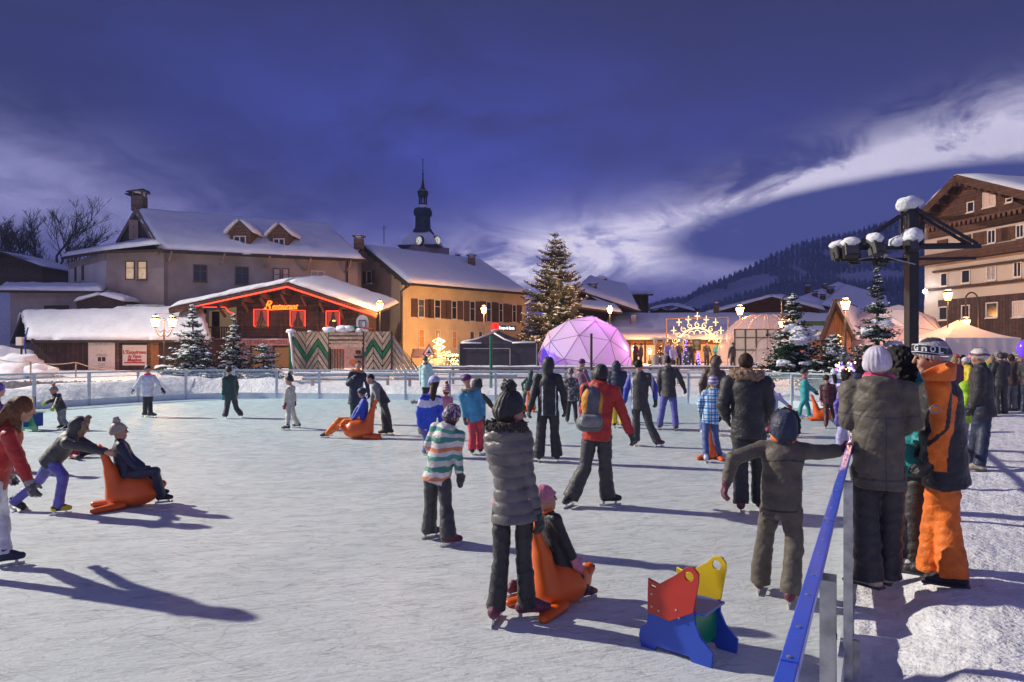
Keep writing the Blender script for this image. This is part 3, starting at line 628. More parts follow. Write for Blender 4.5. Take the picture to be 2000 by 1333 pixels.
# --- dark hut with posters
def hut():
    Y = 42; wl = Wall(W(66, 690, Y)[:2], W(405, 690, Y+1)[:2])
    root = thing('wooden_hut', 'long low dark timber hut with deep snow roof and two posters on its front', 'hut', (wl.a.x, wl.a.y, .8))
    m = M(); B = wl.a+wl.d*wl.L; zt = wl.at(100, 664)[1]
    m.prism([(wl.a.x, wl.a.y, 0), (B.x, B.y, 0), (B.x, B.y+5, 0), (wl.a.x, wl.a.y+5, 0)], (0, 0, zt)); fixn(m.build('wall', WOODV, root))
    ap = W(44, 607, 45.5)
    m = M(); m.prism([(wl.a.x-.1, Y+.2, zt), (wl.a.x-.1, Y+5.5, zt), (wl.a.x-.1, 44.8, ap.z-.2)], (.3, 0, 0)); fixn(m.build('gable_wall', WOODV, root))
    q = [W(58, 665, 41.2), W(412, 665, 42.2), W(395, 604, 46.6), W(42, 612, 45.2)]
    poly_roof('roof', root, q, .40, nu=60, nv=18, jit=.25, seed=5)
    q2 = [W(20, 668, 49.5), W(398, 640, 51), W(395, 604, 46.6), W(42, 612, 45.2)]; poly_roof('roof', root, q2, .35, nu=20, nv=8, seed=6)
    m = M(); m.beam(W(64, 668, 41.1), W(44, 613, 45.1), .12, .3); m.beam(W(44, 613, 45.1), W(26, 668, 48), .12, .3); m.build('verge_board', EAVE, root)
    m = M(); m.prism([wl.px(168, 603, -3.9), wl.px(345, 603, -3.9), wl.px(345, 603, -3.9)+Vector((0, 0, .45)), wl.px(170, 603, -3.9)+Vector((0, 0, .45))], (0, 1.2, 0)); fixn(m.build('ridge_ledge', EAVE, root))
    m = M(); m.slab([wl.px(164, 597, -3.6), wl.px(350, 600, -3.6), wl.px(350, 592, -5.5), wl.px(164, 590, -5.5)], .3, 26, 8, .4, 8); m.build('ridge_snow', SNOW, root, True)
    # posters
    POST = mat('poster_paper', (.72, .62, .55), .7, .05, 4); INK = mat('poster_ink', (.06, .03, .03), .7); RED = mat('poster_red', (.42, .03, .03), .7)
    m = M(); t0, z1 = wl.at(173, 667); t1, z0 = wl.at(225, 725); wl.rect(m, t0, t1, z0, z1, .045, .04); p = m.build('poster_board', POST, root, label='tall pale notice board covered in small print')
    rot = (R(90), 0, wl.rz)
    for i, (py, sz, s) in enumerate(((668.5, .13, 'Le Jardin'), (672, .07, 'Chalet de Noel  -  Patinoire'), (686, .14, '*'), (692, .065, 'Restauration sur place'), (695, .065, 'tous les jours de 11h a 23h'), (702, .26, 'M'), (711, .065, 'Place du Village'), (714, .06, 'ouvert midi et soir'), (718, .06, 'bienvenue'))):
        if s == 'M': m = M(); c = wl.px(199, py, .055); m.box(c+Vector((-.12, 0, 0)), (.2, .01, .26), wl.rz); m.box(c+Vector((.14, 0, 0)), (.2, .01, .26), wl.rz); m.build('poster_emblem', INK, p); continue
        text('poster_text', s, sz, wl.px(199, py, .05), rot, INK, p, .003)
    m = M(); t0, z1 = wl.at(240, 674); t1, z0 = wl.at(287, 714); wl.rect(m, t0, t1, z0, z1, .045, .04); p = m.build('sign_board', POST, root, label='pale sign board with large red lettering')
    for py, s, wd in ((688.5, "L'Esquimau", 43), (696.5, 'du Vieux', 26), (703.5, 'Megève', 26)):
        text('sign_text', s, .30, wl.px(263.5, py, .055), rot, RED, p, .008, bold=.008, width=wd/F*Y)
    m = M(); wl.rect(m, t0+.1, t1-.1, wl.at(260, 710)[1], wl.at(260, 707.5)[1], .055, .01); m.build('sign_stripe', RED, p)
    for px, w_ in ((231, 5), (292, 5), (300, 20)):
        m = M(); t, _ = wl.at(px, 700); wl.rect(m, t-w_/2/F*Y, t+w_/2/F*Y, .7, zt, .08 if w_ == 5 else .04, .03); m.build('door_post' if w_ == 5 else 'door', WOODB if w_ == 5 else mat('warm_board', (.3, .13, .05), .8, .3), root)
    m = M(); c = W(40, 667, 41); m.box(c, (.35, .3, .5)); m.build('meter_box', POST, root); m = M(); m.tube([W(42, 675, 41), W(42, 716, 41)], .06, 6); m.build('meter_post', EAVE, root)
    m = M(); m.tube([W(55, 640, 41), W(47, 668, 40.8), W(52, 700, 40.6)], .04, 6); m.build('cable', mat('blue_cable', (.03, .05, .3), .6), root)
hut()
# --- chalet restaurant with red neon
def chalet():
    Y = 46; wl = Wall(W(380, 690, Y)[:2], W(720, 690, Y)[:2])
    root = thing('chalet_restaurant', 'brown timber chalet with red neon gable and script sign', 'restaurant', (-14, Y, .8))
    X_ = lambda px, Y_=Y: (px-1000)/F*Y_
    m = M(); ap = W(565, 560, Y); l = W(405, 607, Y); r = W(700, 607, Y); bt = W(500, 666, Y).z
    m.prism([(r.x, Y, bt), (r.x, Y, r.z), (ap.x, Y, ap.z), (X_(462), Y, W(462, 590, Y).z), (X_(462), Y, bt)], (0, 6, 0)); fixn(m.build('wall', WOODD, root))
    m = M(); m.prism([(X_(380), Y+2.2, bt), (X_(470), Y+2.2, bt), (X_(470), Y+2.2, W(462, 590, Y).z), (X_(380), Y+2.2, l.z+.1)], (0, 4, 0)); fixn(m.build('balcony_wall', mat('lit_cream_render', (.62, .52, .38), .85, .08, em=(1, .7, .35), es=.10), root))  # lamplight on the balcony wall is put in as a faint glow
    m = M(); m.box((X_(395), Y+2.1, bt+1.1), (.5, .1, 2.0)); m.build('door', WOODD, root)
    m = M(); m.box((X_(425), Y+.9, bt-.05), (2.6, 2.3, .15)); o = m.build('balcony_floor', WOODD, root)
    for k in range(11):
        m = M(); m.box((X_(416)+k*.16, Y-.12, bt+.48), (.1, .05, .75)); m.build('baluster', WOODB, o)
    m = M(); m.box((X_(439), Y-.12, bt+.9), (2.0, .09, .09)); m.build('handrail', WOODB, o)
    m = M(); m.prism([(X_(380), Y+.25, W(0, 722, Y).z-.3), (r.x, Y+.25, W(0, 722, Y).z-.3), (r.x, Y+.25, bt), (X_(380), Y+.25, bt)], (0, 5.5, 0)); fixn(m.build('ground_floor_wall', mat('pink_render', (.48, .27, .24), .9, .12, .8), root))
    for k, px in enumerate((440, 505, 549)):
        m = M(); m.box((X_(px), Y+.2, 1.6), (1.25, .08, 1.7)); q = m.build('shopfront', WOODD, root); m = M(); m.box((X_(px), Y+.15, 1.6), (.95, .03, 1.35)); m.build('pane', mat('dim_lit_glass', (.1, .05, .03), .4, em=(1, .42, .12), es=.12), q)
    m = M(); m.box((X_(490), Y-.05, W(0, 669, Y).z), (X_(568)-X_(415), .5, .42)); sb = m.build('sign_fascia', mat('fascia_pink', (.55, .28, .26), .8), root)
    m = M(); m.slab([(X_(412), Y-.5, W(0, 663.5, Y).z), (X_(568), Y-.5, W(0, 663.5, Y).z), (X_(568), Y+.1, W(0, 663, Y).z), (X_(412), Y+.1, W(0, 663, Y).z)], .08, 20, 4); m.build('ledge_snow', SNOW, root, True)
    text('fascia_text', 'LE VIEUX MEGEVE', .36, (X_(526), Y-.315, W(0, 669.5, Y).z), (R(90), 0, 0), mat('fascia_ink', (.28, .07, .06), .8), sb, .008, width=2.75)
    # roof: two thick snow pitches with deep timber verge
    el, er, rf = W(331, 601, Y-1.6), W(737, 610, Y-1.6), W(562, 552, Y-1.6); dv = Vector((0, 8.5, 1.2))
    for i, (a, b) in enumerate(((el, rf), (rf, er))):
        q = [a, b, b+dv, a+dv]; o = poly_roof('roof', root, q, .42, nu=44, nv=10, seed=i+30, jit=.18)
    m = M(); dn = Vector((0, -.04, -.24)); m.beam(el+dn, rf+dn, .1, .36, (0, 0, 1)); m.beam(rf+dn, er+dn, .1, .36); m.build('verge_board', WOODD, root)
    off = Vector((0, -.14, -.30)); m = M(); m.tube([W(366, 600, Y-1.6)+off*.3, rf+off, er+Vector((-.1, -.14, -.26))], .045, 8); m.build('neon_tube', NEON, root)
    for i, px in enumerate((440, 485, 520, 560, 598, 633, 671)):
        yy = 607-(px-331)*.205 if px < 565 else 552+(px-562)*.335; m = M()
        m.box((X_(px, Y-.75), Y-.75, W(px, yy+11, Y-.75).z), (.22, 1.5, .26)); m.beam((X_(px), Y-.02, W(px, yy+34, Y).z), (X_(px), Y-1.1, W(px, yy+14, Y-1).z), .14, .14); m.build('purlin_end', mat('purlin_timber', (.17, .06, .04), .8, .3), root)
    for px in (475, 550, 620): m = M(); m.box((X_(px), Y-.06, W(px, 634, Y).z), (.22, .14, 2.1)); m.build('wall_post', WOODD, root)
    for x0, x1, y0, y1 in ((497, 525, 605, 638), (568, 597, 607, 638), (638, 664, 608, 638)):
        w_ = window(root, wl, x0+2, y0+2, x1-2, y1, curtains=mat('red_curtain', (.38, .10, .09), .85, .2, em=(1, .2, .1), es=.08), mull=1, fw=.06, pm=mat('warm_dim_glass', (.05, .02, .015), .2, em=(1, .3, .1), es=.03))
        p = [wl.px(x0+3, y1, .12), wl.px(x0, y1-1, .12), wl.px(x0, y0, .12), wl.px(x1, y0, .12), wl.px(x1, y1, .12)]
        m = M(); m.tube(p, .028, 6); m.build('neon_frame', NEON, w_)
    for x0, x1 in ((478, 493), (530, 546), (552, 564), (602, 617), (622, 634), (668, 680)): m = M(); a, b = wl.px(x0, 609, .03), wl.px(x1, 636, .03); m.box((a+b)/2, (b.x-a.x, .06, a.z-b.z)); m.build('shutter', SHUT, root)
    m = M(); m.tube([wl.px(399, 601, .3), wl.px(444, 601, .3), wl.px(448, 608, .3), wl.px(453, 611, .3), wl.px(460, 613, .3), wl.px(460, 640, .3)], .022, 6); m.build('neon_tube', NEON, root)
    text('neon_sign', 'R', .78, wl.px(524, 597, .2), (R(90), 0, 0), NEONO, root, .02, shear=.45, bold=.012); text('neon_sign', 'estaurant', .50, wl.px(557, 599.5, .2), (R(90), 0, 0), NEONO, root, .02, shear=.45, bold=.008, width=1.75)
    m = M(); m.tube([wl.px(517, 604, .2), wl.px(530, 606, .2), wl.px(582, 604, .2)], .02, 6); m.build('neon_underline', NEONO, root)
    for zx in (651, 654): m = M(); m.ball(wl.px(zx, 627, .045), .05, 6, 4); m.build('candle_lamp', mat('candle_glow', (1, .5, .1), .5, em=(1, .45, .08), es=4), root)
chalet()
# --- ochre bank building
def bank():
    wl = Wall((-8.8, 55), (1.35, 64.9)); gl = Wall((-14.9, 61.1), (-8.8, 55)); ro = thing('ochre_town_house', 'yellow ochre building with long snowy roof and rows of brown shutters', 'building', (-8.8, 55, 1))
    zt = wl.at(797, 556)[1]; ap = W(711, 482, 60.6); m = M(); B = Vector((1.35, 64.9))
    m.prism([(-8.8, 55, 0), (1.35, 64.9, 0), (1.35, 64.9, zt), (-8.8, 55, zt)], (-.3, .3, 0)); m.prism([(1.35, 64.9, 0), (-5, 71.5, 0), (-5, 71.5, zt), (1.35, 64.9, zt)], (-.3, -.3, 0)); fixn(m.build('wall', OCHRE, ro))
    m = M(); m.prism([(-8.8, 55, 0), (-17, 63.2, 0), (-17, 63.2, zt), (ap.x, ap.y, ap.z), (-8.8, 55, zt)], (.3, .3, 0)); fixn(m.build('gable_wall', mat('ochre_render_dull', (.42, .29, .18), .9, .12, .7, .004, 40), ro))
    e0, e1 = W(797, 553, 53.8), W(1033, 573, 64.2); r1, r0 = W(935, 508, 70), W(709, 479, 60.3)
    poly_roof('roof', ro, [e0, e1, r1, r0], .36, nu=40, nv=16, seed=11, jit=.15); bb = r0+(r0-e0)*Vector((1, 1, -1)); poly_roof('roof', ro, [bb, r1+Vector((-4, 4, -3)), r1, r0], .3, seed=12, nu=8, nv=4)
    poly_roof('roof', ro, [e1, e1+Vector((-5.5, 8.5, 0)), r1, r1+Vector((.05, 0, 0))], .3, seed=13, nu=10, nv=6)
    m = M(); m.beam(e0+Vector((0, 0, -.2)), r0+Vector((0, 0, -.2)), .12, .35)
    for k in range(6): p = e0.lerp(r0, .12+k*.15); m.beam(p+Vector((0, 0, -.45)), p+Vector((.9, .9, -.45)), .2, .2)
    m.build('verge_board', EAVE, ro)
    m = M(); m.tube([e0+Vector((.1, -.05, -.12)), e1+Vector((0, -.1, -.12))], .08, 8); m.build('gutter', METAL, ro)
    m = M(); m.tube([wl.px(799, 556, .3), gl.px(786, 570, .15), gl.px(785.5, 580, .1), gl.px(786, 668, .1)], .07, 8); m.build('downpipe', METAL, ro)
    chimney(ro, 701, 487, 464, 17, 58.5); chimney(ro, 921, 520, 501, 14, 66); chimney(ro, 894, 503, 497, 9, 69, False)
    for x0, x1, y0, y1 in ((817, 827.5, 586, 619), (849, 859, 587, 621), (882.5, 891, 589, 623), (918, 926.5, 590, 627), (950, 958, 591, 628), (975, 981, 594, 629), (1001, 1007, 597, 629)):
        window(ro, wl, x0, y0, x1, y1, fm=FRAMEW, shut=SHUT, sw=.62 if x0 < 940 else .68, mull=0)
    for x0, x1, y0, y1 in ((818, 827, 645, 678), (850, 859, 646, 668), (884, 891, 648, 680), (918, 925, 649, 668), (935, 941, 649, 668)):
        window(ro, wl, x0, y0, x1, y1, fm=FRAMEW, pm=SHUTY if x0 < 900 else SHUT, mull=0)
    window(ro, gl, 717, 531, 726, 553, fm=FRAMEW, shut=SHUT, sw=.42, mull=0); window(ro, gl, 719, 588, 728, 602, fm=FRAMEW, shut=SHUT, sw=.42, mull=0)
    # bank sign
    p0 = wl.px(960, 637, .25); p1 = wl.px(1003, 644, .25); c = wl.px(984, 640, .2)
    SB = mat('sign_white', (.9, .9, .95), .5, em=(.85, .9, 1), es=1.5); SR = mat('sign_red', (.8, .02, .02), .5, em=(1, .03, .03), es=1.2)
    m = M(); t0, z0 = wl.at(960, 645); t1, z1 = wl.at(969.5, 632); wl.rect(m, t0, t1, z0, z1, .3, .2); b = m.build('logo_panel', SR, ro)
    m = M(); zc = (z0+z1)/2; tc_ = (t0+t1)/2
    for dz in (-.1, .1): m.box(wl.p(tc_, zc+dz, .31), (.42, .02, .07), wl.rz+0)
    m.build('logo_mark', mat('sign_darkred', (.3, 0, 0), .5, em=(.5, 0, 0), es=.3), b)
    m = M(); t2, _ = wl.at(970.5, 640); t3, _ = wl.at(1005, 640); wl.rect(m, t2, t3, z0+.0, z0+.42, .16, .1); b = m.build('sign_panel', mat('sign_navy', (.02, .03, .09), .5), ro)
    text('bank_sign', 'Banque de Savoie', .42, wl.px(987, 641.2, .2), (R(90), 0, wl.rz), SB, b, .01, bold=.006, width=1.95)
    m = M(); m.tube([W(750, 478, 66), W(750, 441, 66)], .035, 5); m.tube([W(746, 447, 66), W(754, 445, 66)], .02, 4); m.build('aerial', METAL, ro)
bank()
# --- church tower
def church():
    Y = 110; root = thing('church_tower', 'dark onion domed church bell tower with lit clock and thin spire', 'church tower', (W(825, 690, Y).x, Y, 1)); S = F/Y
    DK = mat('tin_dark', (.035, .05, .075), .6, .3, 3); cx = W(826, 0, Y).x
    z = lambda py: W(0, py, Y).z
    m = M(); m.box((cx, Y, z(560)), (74/S, 74/S, z(486)-z(634)), R(38)); m.build('wall', mat('tower_stone', (.34, .25, .26), .9), root)
    rot = Matrix.Rotation(R(38-45), 3, 'Z')
    m = M(); m.lathe((cx, Y, 0), [(54/S, z(488)), (56/S, z(484))], 4, rot); m.build('cornice', DK, root)
    m = M(); m.lathe((cx, Y, 0), [(50/S, z(484)), (45/S, z(474)), (34/S, z(462)), (24/S, z(456))], 4, rot); m.build('roof', SNOW, root)
    prof = [(24, 457), (19, 452), (19, 450), (15.5, 446), (15, 424), (18, 421), (19, 416), (17.5, 411), (16, 408)]
    m = M(); m.lathe((cx, Y, 0), [(r/S, z(p)) for r, p in prof], 8); m.build('lower_dome', DK, root)
    m = M(); m.lathe((cx, Y, 0), [(16/S, z(409)), (12/S, z(404)), (8/S, z(401))], 12); m.build('dome_snow', mat('snow_shade', (.7, .72, .8), .8), root, True)
    m = M()
    for k in range(8): a = 2*math.pi*(k+.5)/8; m.box((cx+7.4/S*math.cos(a), Y+7.4/S*math.sin(a), z(392)), (2/S, 2/S, z(384)-z(400)))
    m.lathe((cx, Y, 0), [(8.5/S, z(402)), (8.5/S, z(399))], 8); m.build('lantern', DK, root)
    m = M(); m.lathe((cx, Y, 0), [(r/S, z(p)) for r, p in ((9, 385), (10.5, 380), (11, 376), (10, 373), (6, 369), (3.5, 366), (3, 362), (1.6, 352), (1.1, 342), (.8, 330), (.7, 312))], 8); m.ball((cx, Y, z(341)), 2/S, 8, 6); m.ball((cx, Y, z(312)), 1.5/S, 8, 6); m.build('spire', DK, root)
    m = M(); m.lathe((cx, Y, 0), [(11/S, z(374)), (7.5/S, z(370.5)), (4/S, z(368))], 8); m.build('dome_snow', MC['snow_shade'], root, True)
    for px, wd, lit in ((818, 9.5, 1), (855, 9.5, .5)):
        f = Vector((math.sin(R(-38)) if px < 830 else math.sin(R(52)), -math.cos(R(38)) if px < 830 else -math.cos(R(52)), 0)); ctr = W(px, 470, Y-4.2 if px < 830 else Y-2.2)
        q = f.to_track_quat('Z', 'Y').to_matrix(); m = M(); m.lathe(ctr-f*.4, [(wd/S, 0), (wd/S, .35), (wd*.82/S, .36)], 20, q); cf = m.build('clock', DK, root)
        m = M(); m.lathe(ctr, [(wd*.8/S, -.02), (wd*.8/S, .02)], 20, q); m.build('clock_face', mat('clock_lit', (.7, .7, .6), .6, em=(1, .95, .75), es=.45), cf)
        m = M(); side = f.cross(Vector((0, 0, 1))).normalized(); m.beam(ctr+f*.05, ctr+f*.05+side*.35+Vector((0, 0, .2)), .07, .03); m.beam(ctr+f*.05, ctr+f*.05+side*.25-Vector((0, 0, .45)), .07, .03)
        for k in range(12): a = 2*math.pi*k/12; m.box(ctr+f*.04+side*math.cos(a)*wd*.66/S+Vector((0, 0, math.sin(a)*wd*.66/S)), (.09, .09, .09))
        m.build('clock_hands', METAL, cf)
    # aisle roof snow below
church()
# --- houses right of the tree
def simple_house(name, label, wallpts, walltop, roof, mats=WOODB, snow=.32, seed=0, wins=(), chims=(), z0=0, cat='house'):
    """wallpts: (px, Y) plan corners left to right along the seen fronts; walltop rows; roof: list of quads of (px,py,Y)."""
    p = [Vector((W(px, 690, Y).x, Y)) for px, Y in wallpts]
    root = thing(name, label, cat, (p[0].x, p[0].y, 1))
    m = M()
    for (a, b, (ta, tb)) in zip(p, p[1:], walltop): quadwall(m, a, b, W(0, ta, a.y).z, W(0, tb, b.y).z, z0)
    fixn(m.build('wall', mats, root))
    for i, q in enumerate(roof): poly_roof('roof', root, [W(*c) for c in q], snow, nu=22, nv=10, seed=seed+i)
    for i, x0, y0, x1, y1, k in wins: window(root, Wall(p[i], p[i+1]), x0, y0, x1, y1, **k)
    for c in chims: chimney(root, *c)
    return root
# long low hall across the square
def hall():
    Y = 62; root = simple_house('long_hall', 'long low hall with wide snowy roof behind the lit arch', [(1170, Y), (1640, Y)], [(664, 664)], [[(1160, 664, Y-1.5), (1660, 664, Y-1.5), (1640, 614, Y+9), (1195, 614, Y+9)]], mats=mat('warm_timber', (.30, .15, .07), .8, .3, 3, pat=planks((.28, .14, .07), (.36, .19, .1), 'Z', .3)), snow=.5, seed=41, cat='hall')
    chimney(root, 1237, 635, 616, 10, Y+3, False, mat('pale_chimney', (.45, .36, .32), .9))
    m = M(); c = W(1245, 693, Y-.1); m.box(c, (3.2, .1, 1.7)); m.build('shopfront', LIT, root)
    for px in (1230, 1260): m = M(); m.box(W(px, 690, Y-.2), (.16, .14, 2.4)); m.build('post', WOODB, root)
    for px in (1330, 1375, 1410, 1470, 1560): m = M(); m.box(W(px, 690, Y-.1), (1.6, .08, 1.6)); m.build('window', mat('amber_glass', (.3, .15, .05), .5, .4, 2, em=(1, .5, .15), es=.45), root)
lamp('POINT', 'hall_front_glow', (W(1252, 0, 60).x, 59.2, 2.6), 260, WARM, .5); lamp('POINT', 'hall_stage_glow', (W(1385, 0, 60).x, 59.2, 2.8), 240, WARM, .5)
hall()
simple_house('slate_chalet', 'snow roofed chalet with rooftop chimneys behind the tall lit tree', [(1128, 66), (1185, 70), (1262, 76)], [(565, 596), (596, 600)], [[(1125, 566, 65), (1250, 608, 66), (1222, 556, 78), (1150, 540, 78)], [(1130, 600, 62), (1215, 611, 62), (1200, 597, 66), (1128, 588, 66)]], mats=WOODV, seed=51, snow=.4,
             wins=[(1, 1205, 606, 1212, 612, {})], chims=[(1158, 579, 557, 14, 68), (1174, 558, 543, 20, 76, False), (1189, 563, 551, 4, 76, False, METAL)])
h = simple_house('dark_timber_tower_house', 'tall dark timber house with flat overhanging roof beside the chalet', [(1222, 84), (1264, 82)], [(577, 577)], [[(1205, 575, 80), (1276, 575, 78), (1274, 570, 90), (1215, 570, 90)]], mats=WOODD, seed=55, snow=.2)
for x0, y0, x1, y1 in ((1232, 585, 1240, 595), (1247, 585, 1255, 595)): window(h, Wall(W(1222, 0, 84)[:2], W(1264, 0, 82)[:2]), x0, y0, x1, y1)
simple_house('hill_chalet', 'small dark chalet with snowy gable roof far down the valley', [(1270, 150), (1350, 150)], [(606, 606)], [[(1268, 605, 146), (1312, 597, 146), (1318, 594, 160), (1280, 600, 160)], [(1312, 597, 146), (1358, 608, 146), (1350, 602, 160), (1318, 594, 160)]], mats=WOODD, seed=57, snow=.5)
h = simple_house('gabled_barn', 'broad brown timber barn with shallow snowy gable behind the clear dome', [(1395, 72), (1508, 72), (1600, 72)], [(612, 583), (583, 605)],
             [[(1372, 617, 70), (1508, 580, 70), (1520, 578, 84), (1400, 606, 84)], [(1508, 580, 70), (1612, 607, 70), (1600, 598, 84), (1520, 578, 84)]], mats=WOODB, seed=61, snow=.4, wins=[(1, 1530, 596, 1538, 612, {})], chims=[(1399, 612, 594, 9, 68)])
simple_house('big_roof_house', 'large house with sloping snow roof crowded with brick chimneys', [(1540, 88), (1700, 88)], [(612, 612)],
             [[(1545, 588, 84), (1700, 618, 84), (1700, 575, 96), (1640, 552, 100)], [(1600, 596, 80), (1740, 624, 80), (1730, 580, 92), (1650, 556, 96)]], mats=WOODD, seed=65, snow=.5,
             chims=[(1578, 573, 560, 9, 90), (1592, 585, 571, 8, 87), (1611, 575, 558, 8, 92), (1622, 578, 562, 11, 90), (1607, 586, 576, 9, 86)])
def hillhouses():
    for i, (px, py, wd, Y) in enumerate(((1478, 600, 60, 150), (1560, 600, 70, 170), (1290, 612, 46, 200), (1340, 604, 40, 230))):
        c = W(px, py, Y); hw = wd/2/F*Y; root = thing('valley_house', ['wide dark house low in the valley left of the crowded chimneys', 'dark house in the valley just behind the chimneyed roof', 'tiny dark house in the valley nearest the timber tower house', 'small dark house highest in the valley gap'][i], 'house', (c.x, Y, c.z-4), 'houses far down the valley')
        m = M(); m.prism([(c.x-hw, Y, c.z-6), (c.x+hw, Y, c.z-6), (c.x+hw, Y, c.z), (c.x, Y, c.z+hw*.4), (c.x-hw, Y, c.z)], (0, 8, 0)); fixn(m.build('wall', WOODD, root))
        for s in (-1, 1): poly_roof('roof', root, [(c.x+s*hw*1.2, Y-1, c.z-hw*.07), (c.x, Y-1, c.z+hw*.42), (c.x, Y+9, c.z+hw*.42), (c.x+s*hw*1.2, Y+9, c.z-hw*.07)], .5, nu=10, nv=6, seed=70+i)
hillhouses()
# --- hotel on the right
def hotel():
    a = W(1806, 690, 50); b = Vector((33.6, 37)); wl = Wall(a[:2], b); PIN = mat('cream_render_hotel', (.46, .38, .32), .9, .08, .6)
    root = thing('hotel', 'large brown and cream alpine hotel with deep carved gable', 'hotel', (a.x, a.y, 1)); L = wl.L; z = lambda px, py: wl.at(px, py)[1]
    zA, zB, zC = z(1830, 587), z(1806, 520), z(1806, 502); zD = z(1870, 458)
    m = M(); wl.rect(m, 0, L, 0, zA, .0, .3); m.build('lower_wall', WOODV, root); m = M(); wl.rect(m, 0, 1.2, 0, zA, .05, .04); wl.rect(m, 0, L, zA, zB, .004, .3); m.build('cream_wall', PIN, root)
    m = M(); wl.rect(m, 0, L, zB, zC, .55, .9); m.build('balcony_band', WOODD, root)
    m = M(); wl.rect(m, 0, L, zC, zD, .005, .3); m.build('upper_cream_wall', PIN, root)
    ta, za = wl.at(1888, 352); te, ze = wl.at(1796, 440)
    m = M(); q = [wl.p(0, zD, 0), wl.p(L, zD, 0), wl.p(L, za-(L-ta)*(za-ze)/(ta-te), 0), wl.p(ta, za-.2, 0)]; m.prism(q[:4]+[wl.p(.2, ze+.4, 0)], (-wl.n.x*.3, -wl.n.y*.3, 0)); fixn(m.build('gable_wall', WOODD, root))
    m = M(); far = -wl.n*14; aa = wl.p(0, 0); m.prism([aa, aa+far.to_3d(), aa+far.to_3d()+Vector((0, 0, ze)), aa+Vector((0, 0, ze))], wl.d.to_3d()*.3); fixn(m.build('side_wall', PIN, root))
    # roof
    ap = wl.p(ta, za+.3, .9); el = wl.p(te-.8, ze-.4, .9); er = wl.p(2*ta-te+2.5, ze-.3, .9); bk = -wl.n.to_3d()*16
    for i, (u, v) in enumerate(((el, ap), (ap, er))): poly_roof('roof', root, [u, v, v+bk, u+bk], .38, nu=20, nv=12, seed=80+i, jit=.15)
    m = M(); m.beam(el+Vector((0, 0, -.25)), ap+Vector((0, 0, -.25)), .12, .5); m.beam(ap+Vector((0, 0, -.25)), er+Vector((0, 0, -.25)), .12, .5); m.build('verge_board', WOODD, root)
    for k in range(7):
        t = .08+k*.15; p = el.lerp(ap, t); m = M(); m.beam(p+Vector((0, 0, -.55)), p-wl.n.to_3d()*.8+Vector((0, 0, -.55)), .22, .25); m.build('purlin_end', EAVE, root); m = M(); p = ap.lerp(er, t*.5); m.beam(p+Vector((0, 0, -.55)), p-wl.n.to_3d()*.8+Vector((0, 0, -.55)), .22, .25); m.build('purlin_end', EAVE, root)
    m = M()
    for k in range(34): wl.rect(m, .4+k*.36, .4+k*.36+.2, zD+.55, zD+.8, .2, .1)
    wl.rect(m, .3, L, zD+.8, zD+.92, .2, .1); m.build('carved_frieze', WOODB, root)
    m = M(); t1, z1 = wl.at(1826, 534); wl.rect(m, t1, L, z1, z1+.14, .25, .2); t1, z1 = wl.at(1806, 568); wl.rect(m, t1, L, z1-.1, z1+.08, .2, .16); m.build('string_course', EAVE, root)
    for x0, y0, x1, y1, k in ((1891, 396, 1902, 413, dict(fm=FRAMEW, mull=0)), (1922, 376, 1944, 403, dict(fm=FRAMEW, pm=CURT)), (1967, 389, 1977, 394, dict(fm=FRAMEW, mull=0)),
                              (1931, 451, 1944, 474, dict(fm=FRAMEW, shut=SHUT, sw=1.0)), (1987, 441, 1999, 463, dict(fm=FRAMEW, shut=SHUT, sw=.9)),
                              (1839, 535, 1850, 558, dict(mull=0, fm=FRAMEW)), (1880, 529, 1894, 552, dict(mull=0, fm=FRAMEW)), (1929, 521, 1945, 546, dict(fm=FRAMEW, mull=1, pm=mat('grey_curtain', (.3, .27, .27), .8))), (1982, 514, 1994, 540, dict(fm=FRAMEW, mull=1)),
                              (1836, 601, 1850, 624, dict(fm=FRAMEW, mull=0)), (1880, 598, 1893, 621, dict(fm=FRAMEW)), (1928, 593, 1948, 619, dict(fm=FRAMEW, mull=0)), (1980, 590, 1999, 618, dict(fm=FRAMEW, pm=CURT))):
        window(root, wl, x0, y0, x1, y1, **k)
    for px0, px1, y0, y1 in ((1909, 1922, 453, 478), (1832, 1852, 467, 484), (1878, 1897, 458, 482)):
        m = M(); t0, z0 = wl.at(px0, y1); t1, z1 = wl.at(px1, y0); wl.rect(m, t0, t1, z0, z1, .1, .08); m.build('shutter', SHUT, root)
    c = wl.px(1818, 570, .5); m = M(); m.ball(c, .16, 10, 8); m.build('wall_lamp', mat('cool_lamp', (1, 1, 1), .5, em=(.8, .9, 1), es=14), root); lamp('POINT', 'hotel_wall_light', c+wl.n.to_3d()*.4, 60, (.8, .9, 1), .15).parent = None
    for i in range(1): pass
hotel()
# --- small wooden A-frame hut right of centre
def aframe():
    Y = 40; root = thing('gabled_kiosk', 'steep gabled timber kiosk lit orange beside the lamp', 'kiosk', (W(1630, 0, Y).x, Y, .8))
    m = M(); l, r, a = W(1606, 655, Y), W(1668, 655, Y), W(1630, 586, Y); b = W(0, 716, Y).z-.4
    m.prism([(l.x+.2, Y, b), (r.x-.2, Y, b), (r.x-.2, Y, l.z+.2), (a.x, Y, a.z-.2), (l.x+.2, Y, l.z+.2)], (2.5, 5, 0)); fixn(m.build('wall', mat('honey_timber', (.30, .15, .06), .8, .3, 3, pat=planks((.27, .13, .055), (.36, .18, .08), 'XY', .14)), root))
    for s, e in enumerate((W(1600, 662, Y-.6), W(1672, 662, Y-.6))):
        t = W(1630, 583, Y-.6); poly_roof('roof', root, [e, t, t+Vector((4.2, 6, 0)), e+Vector((4.2, 6, 0))], .12, nu=14, nv=10, seed=90+s)
aframe()
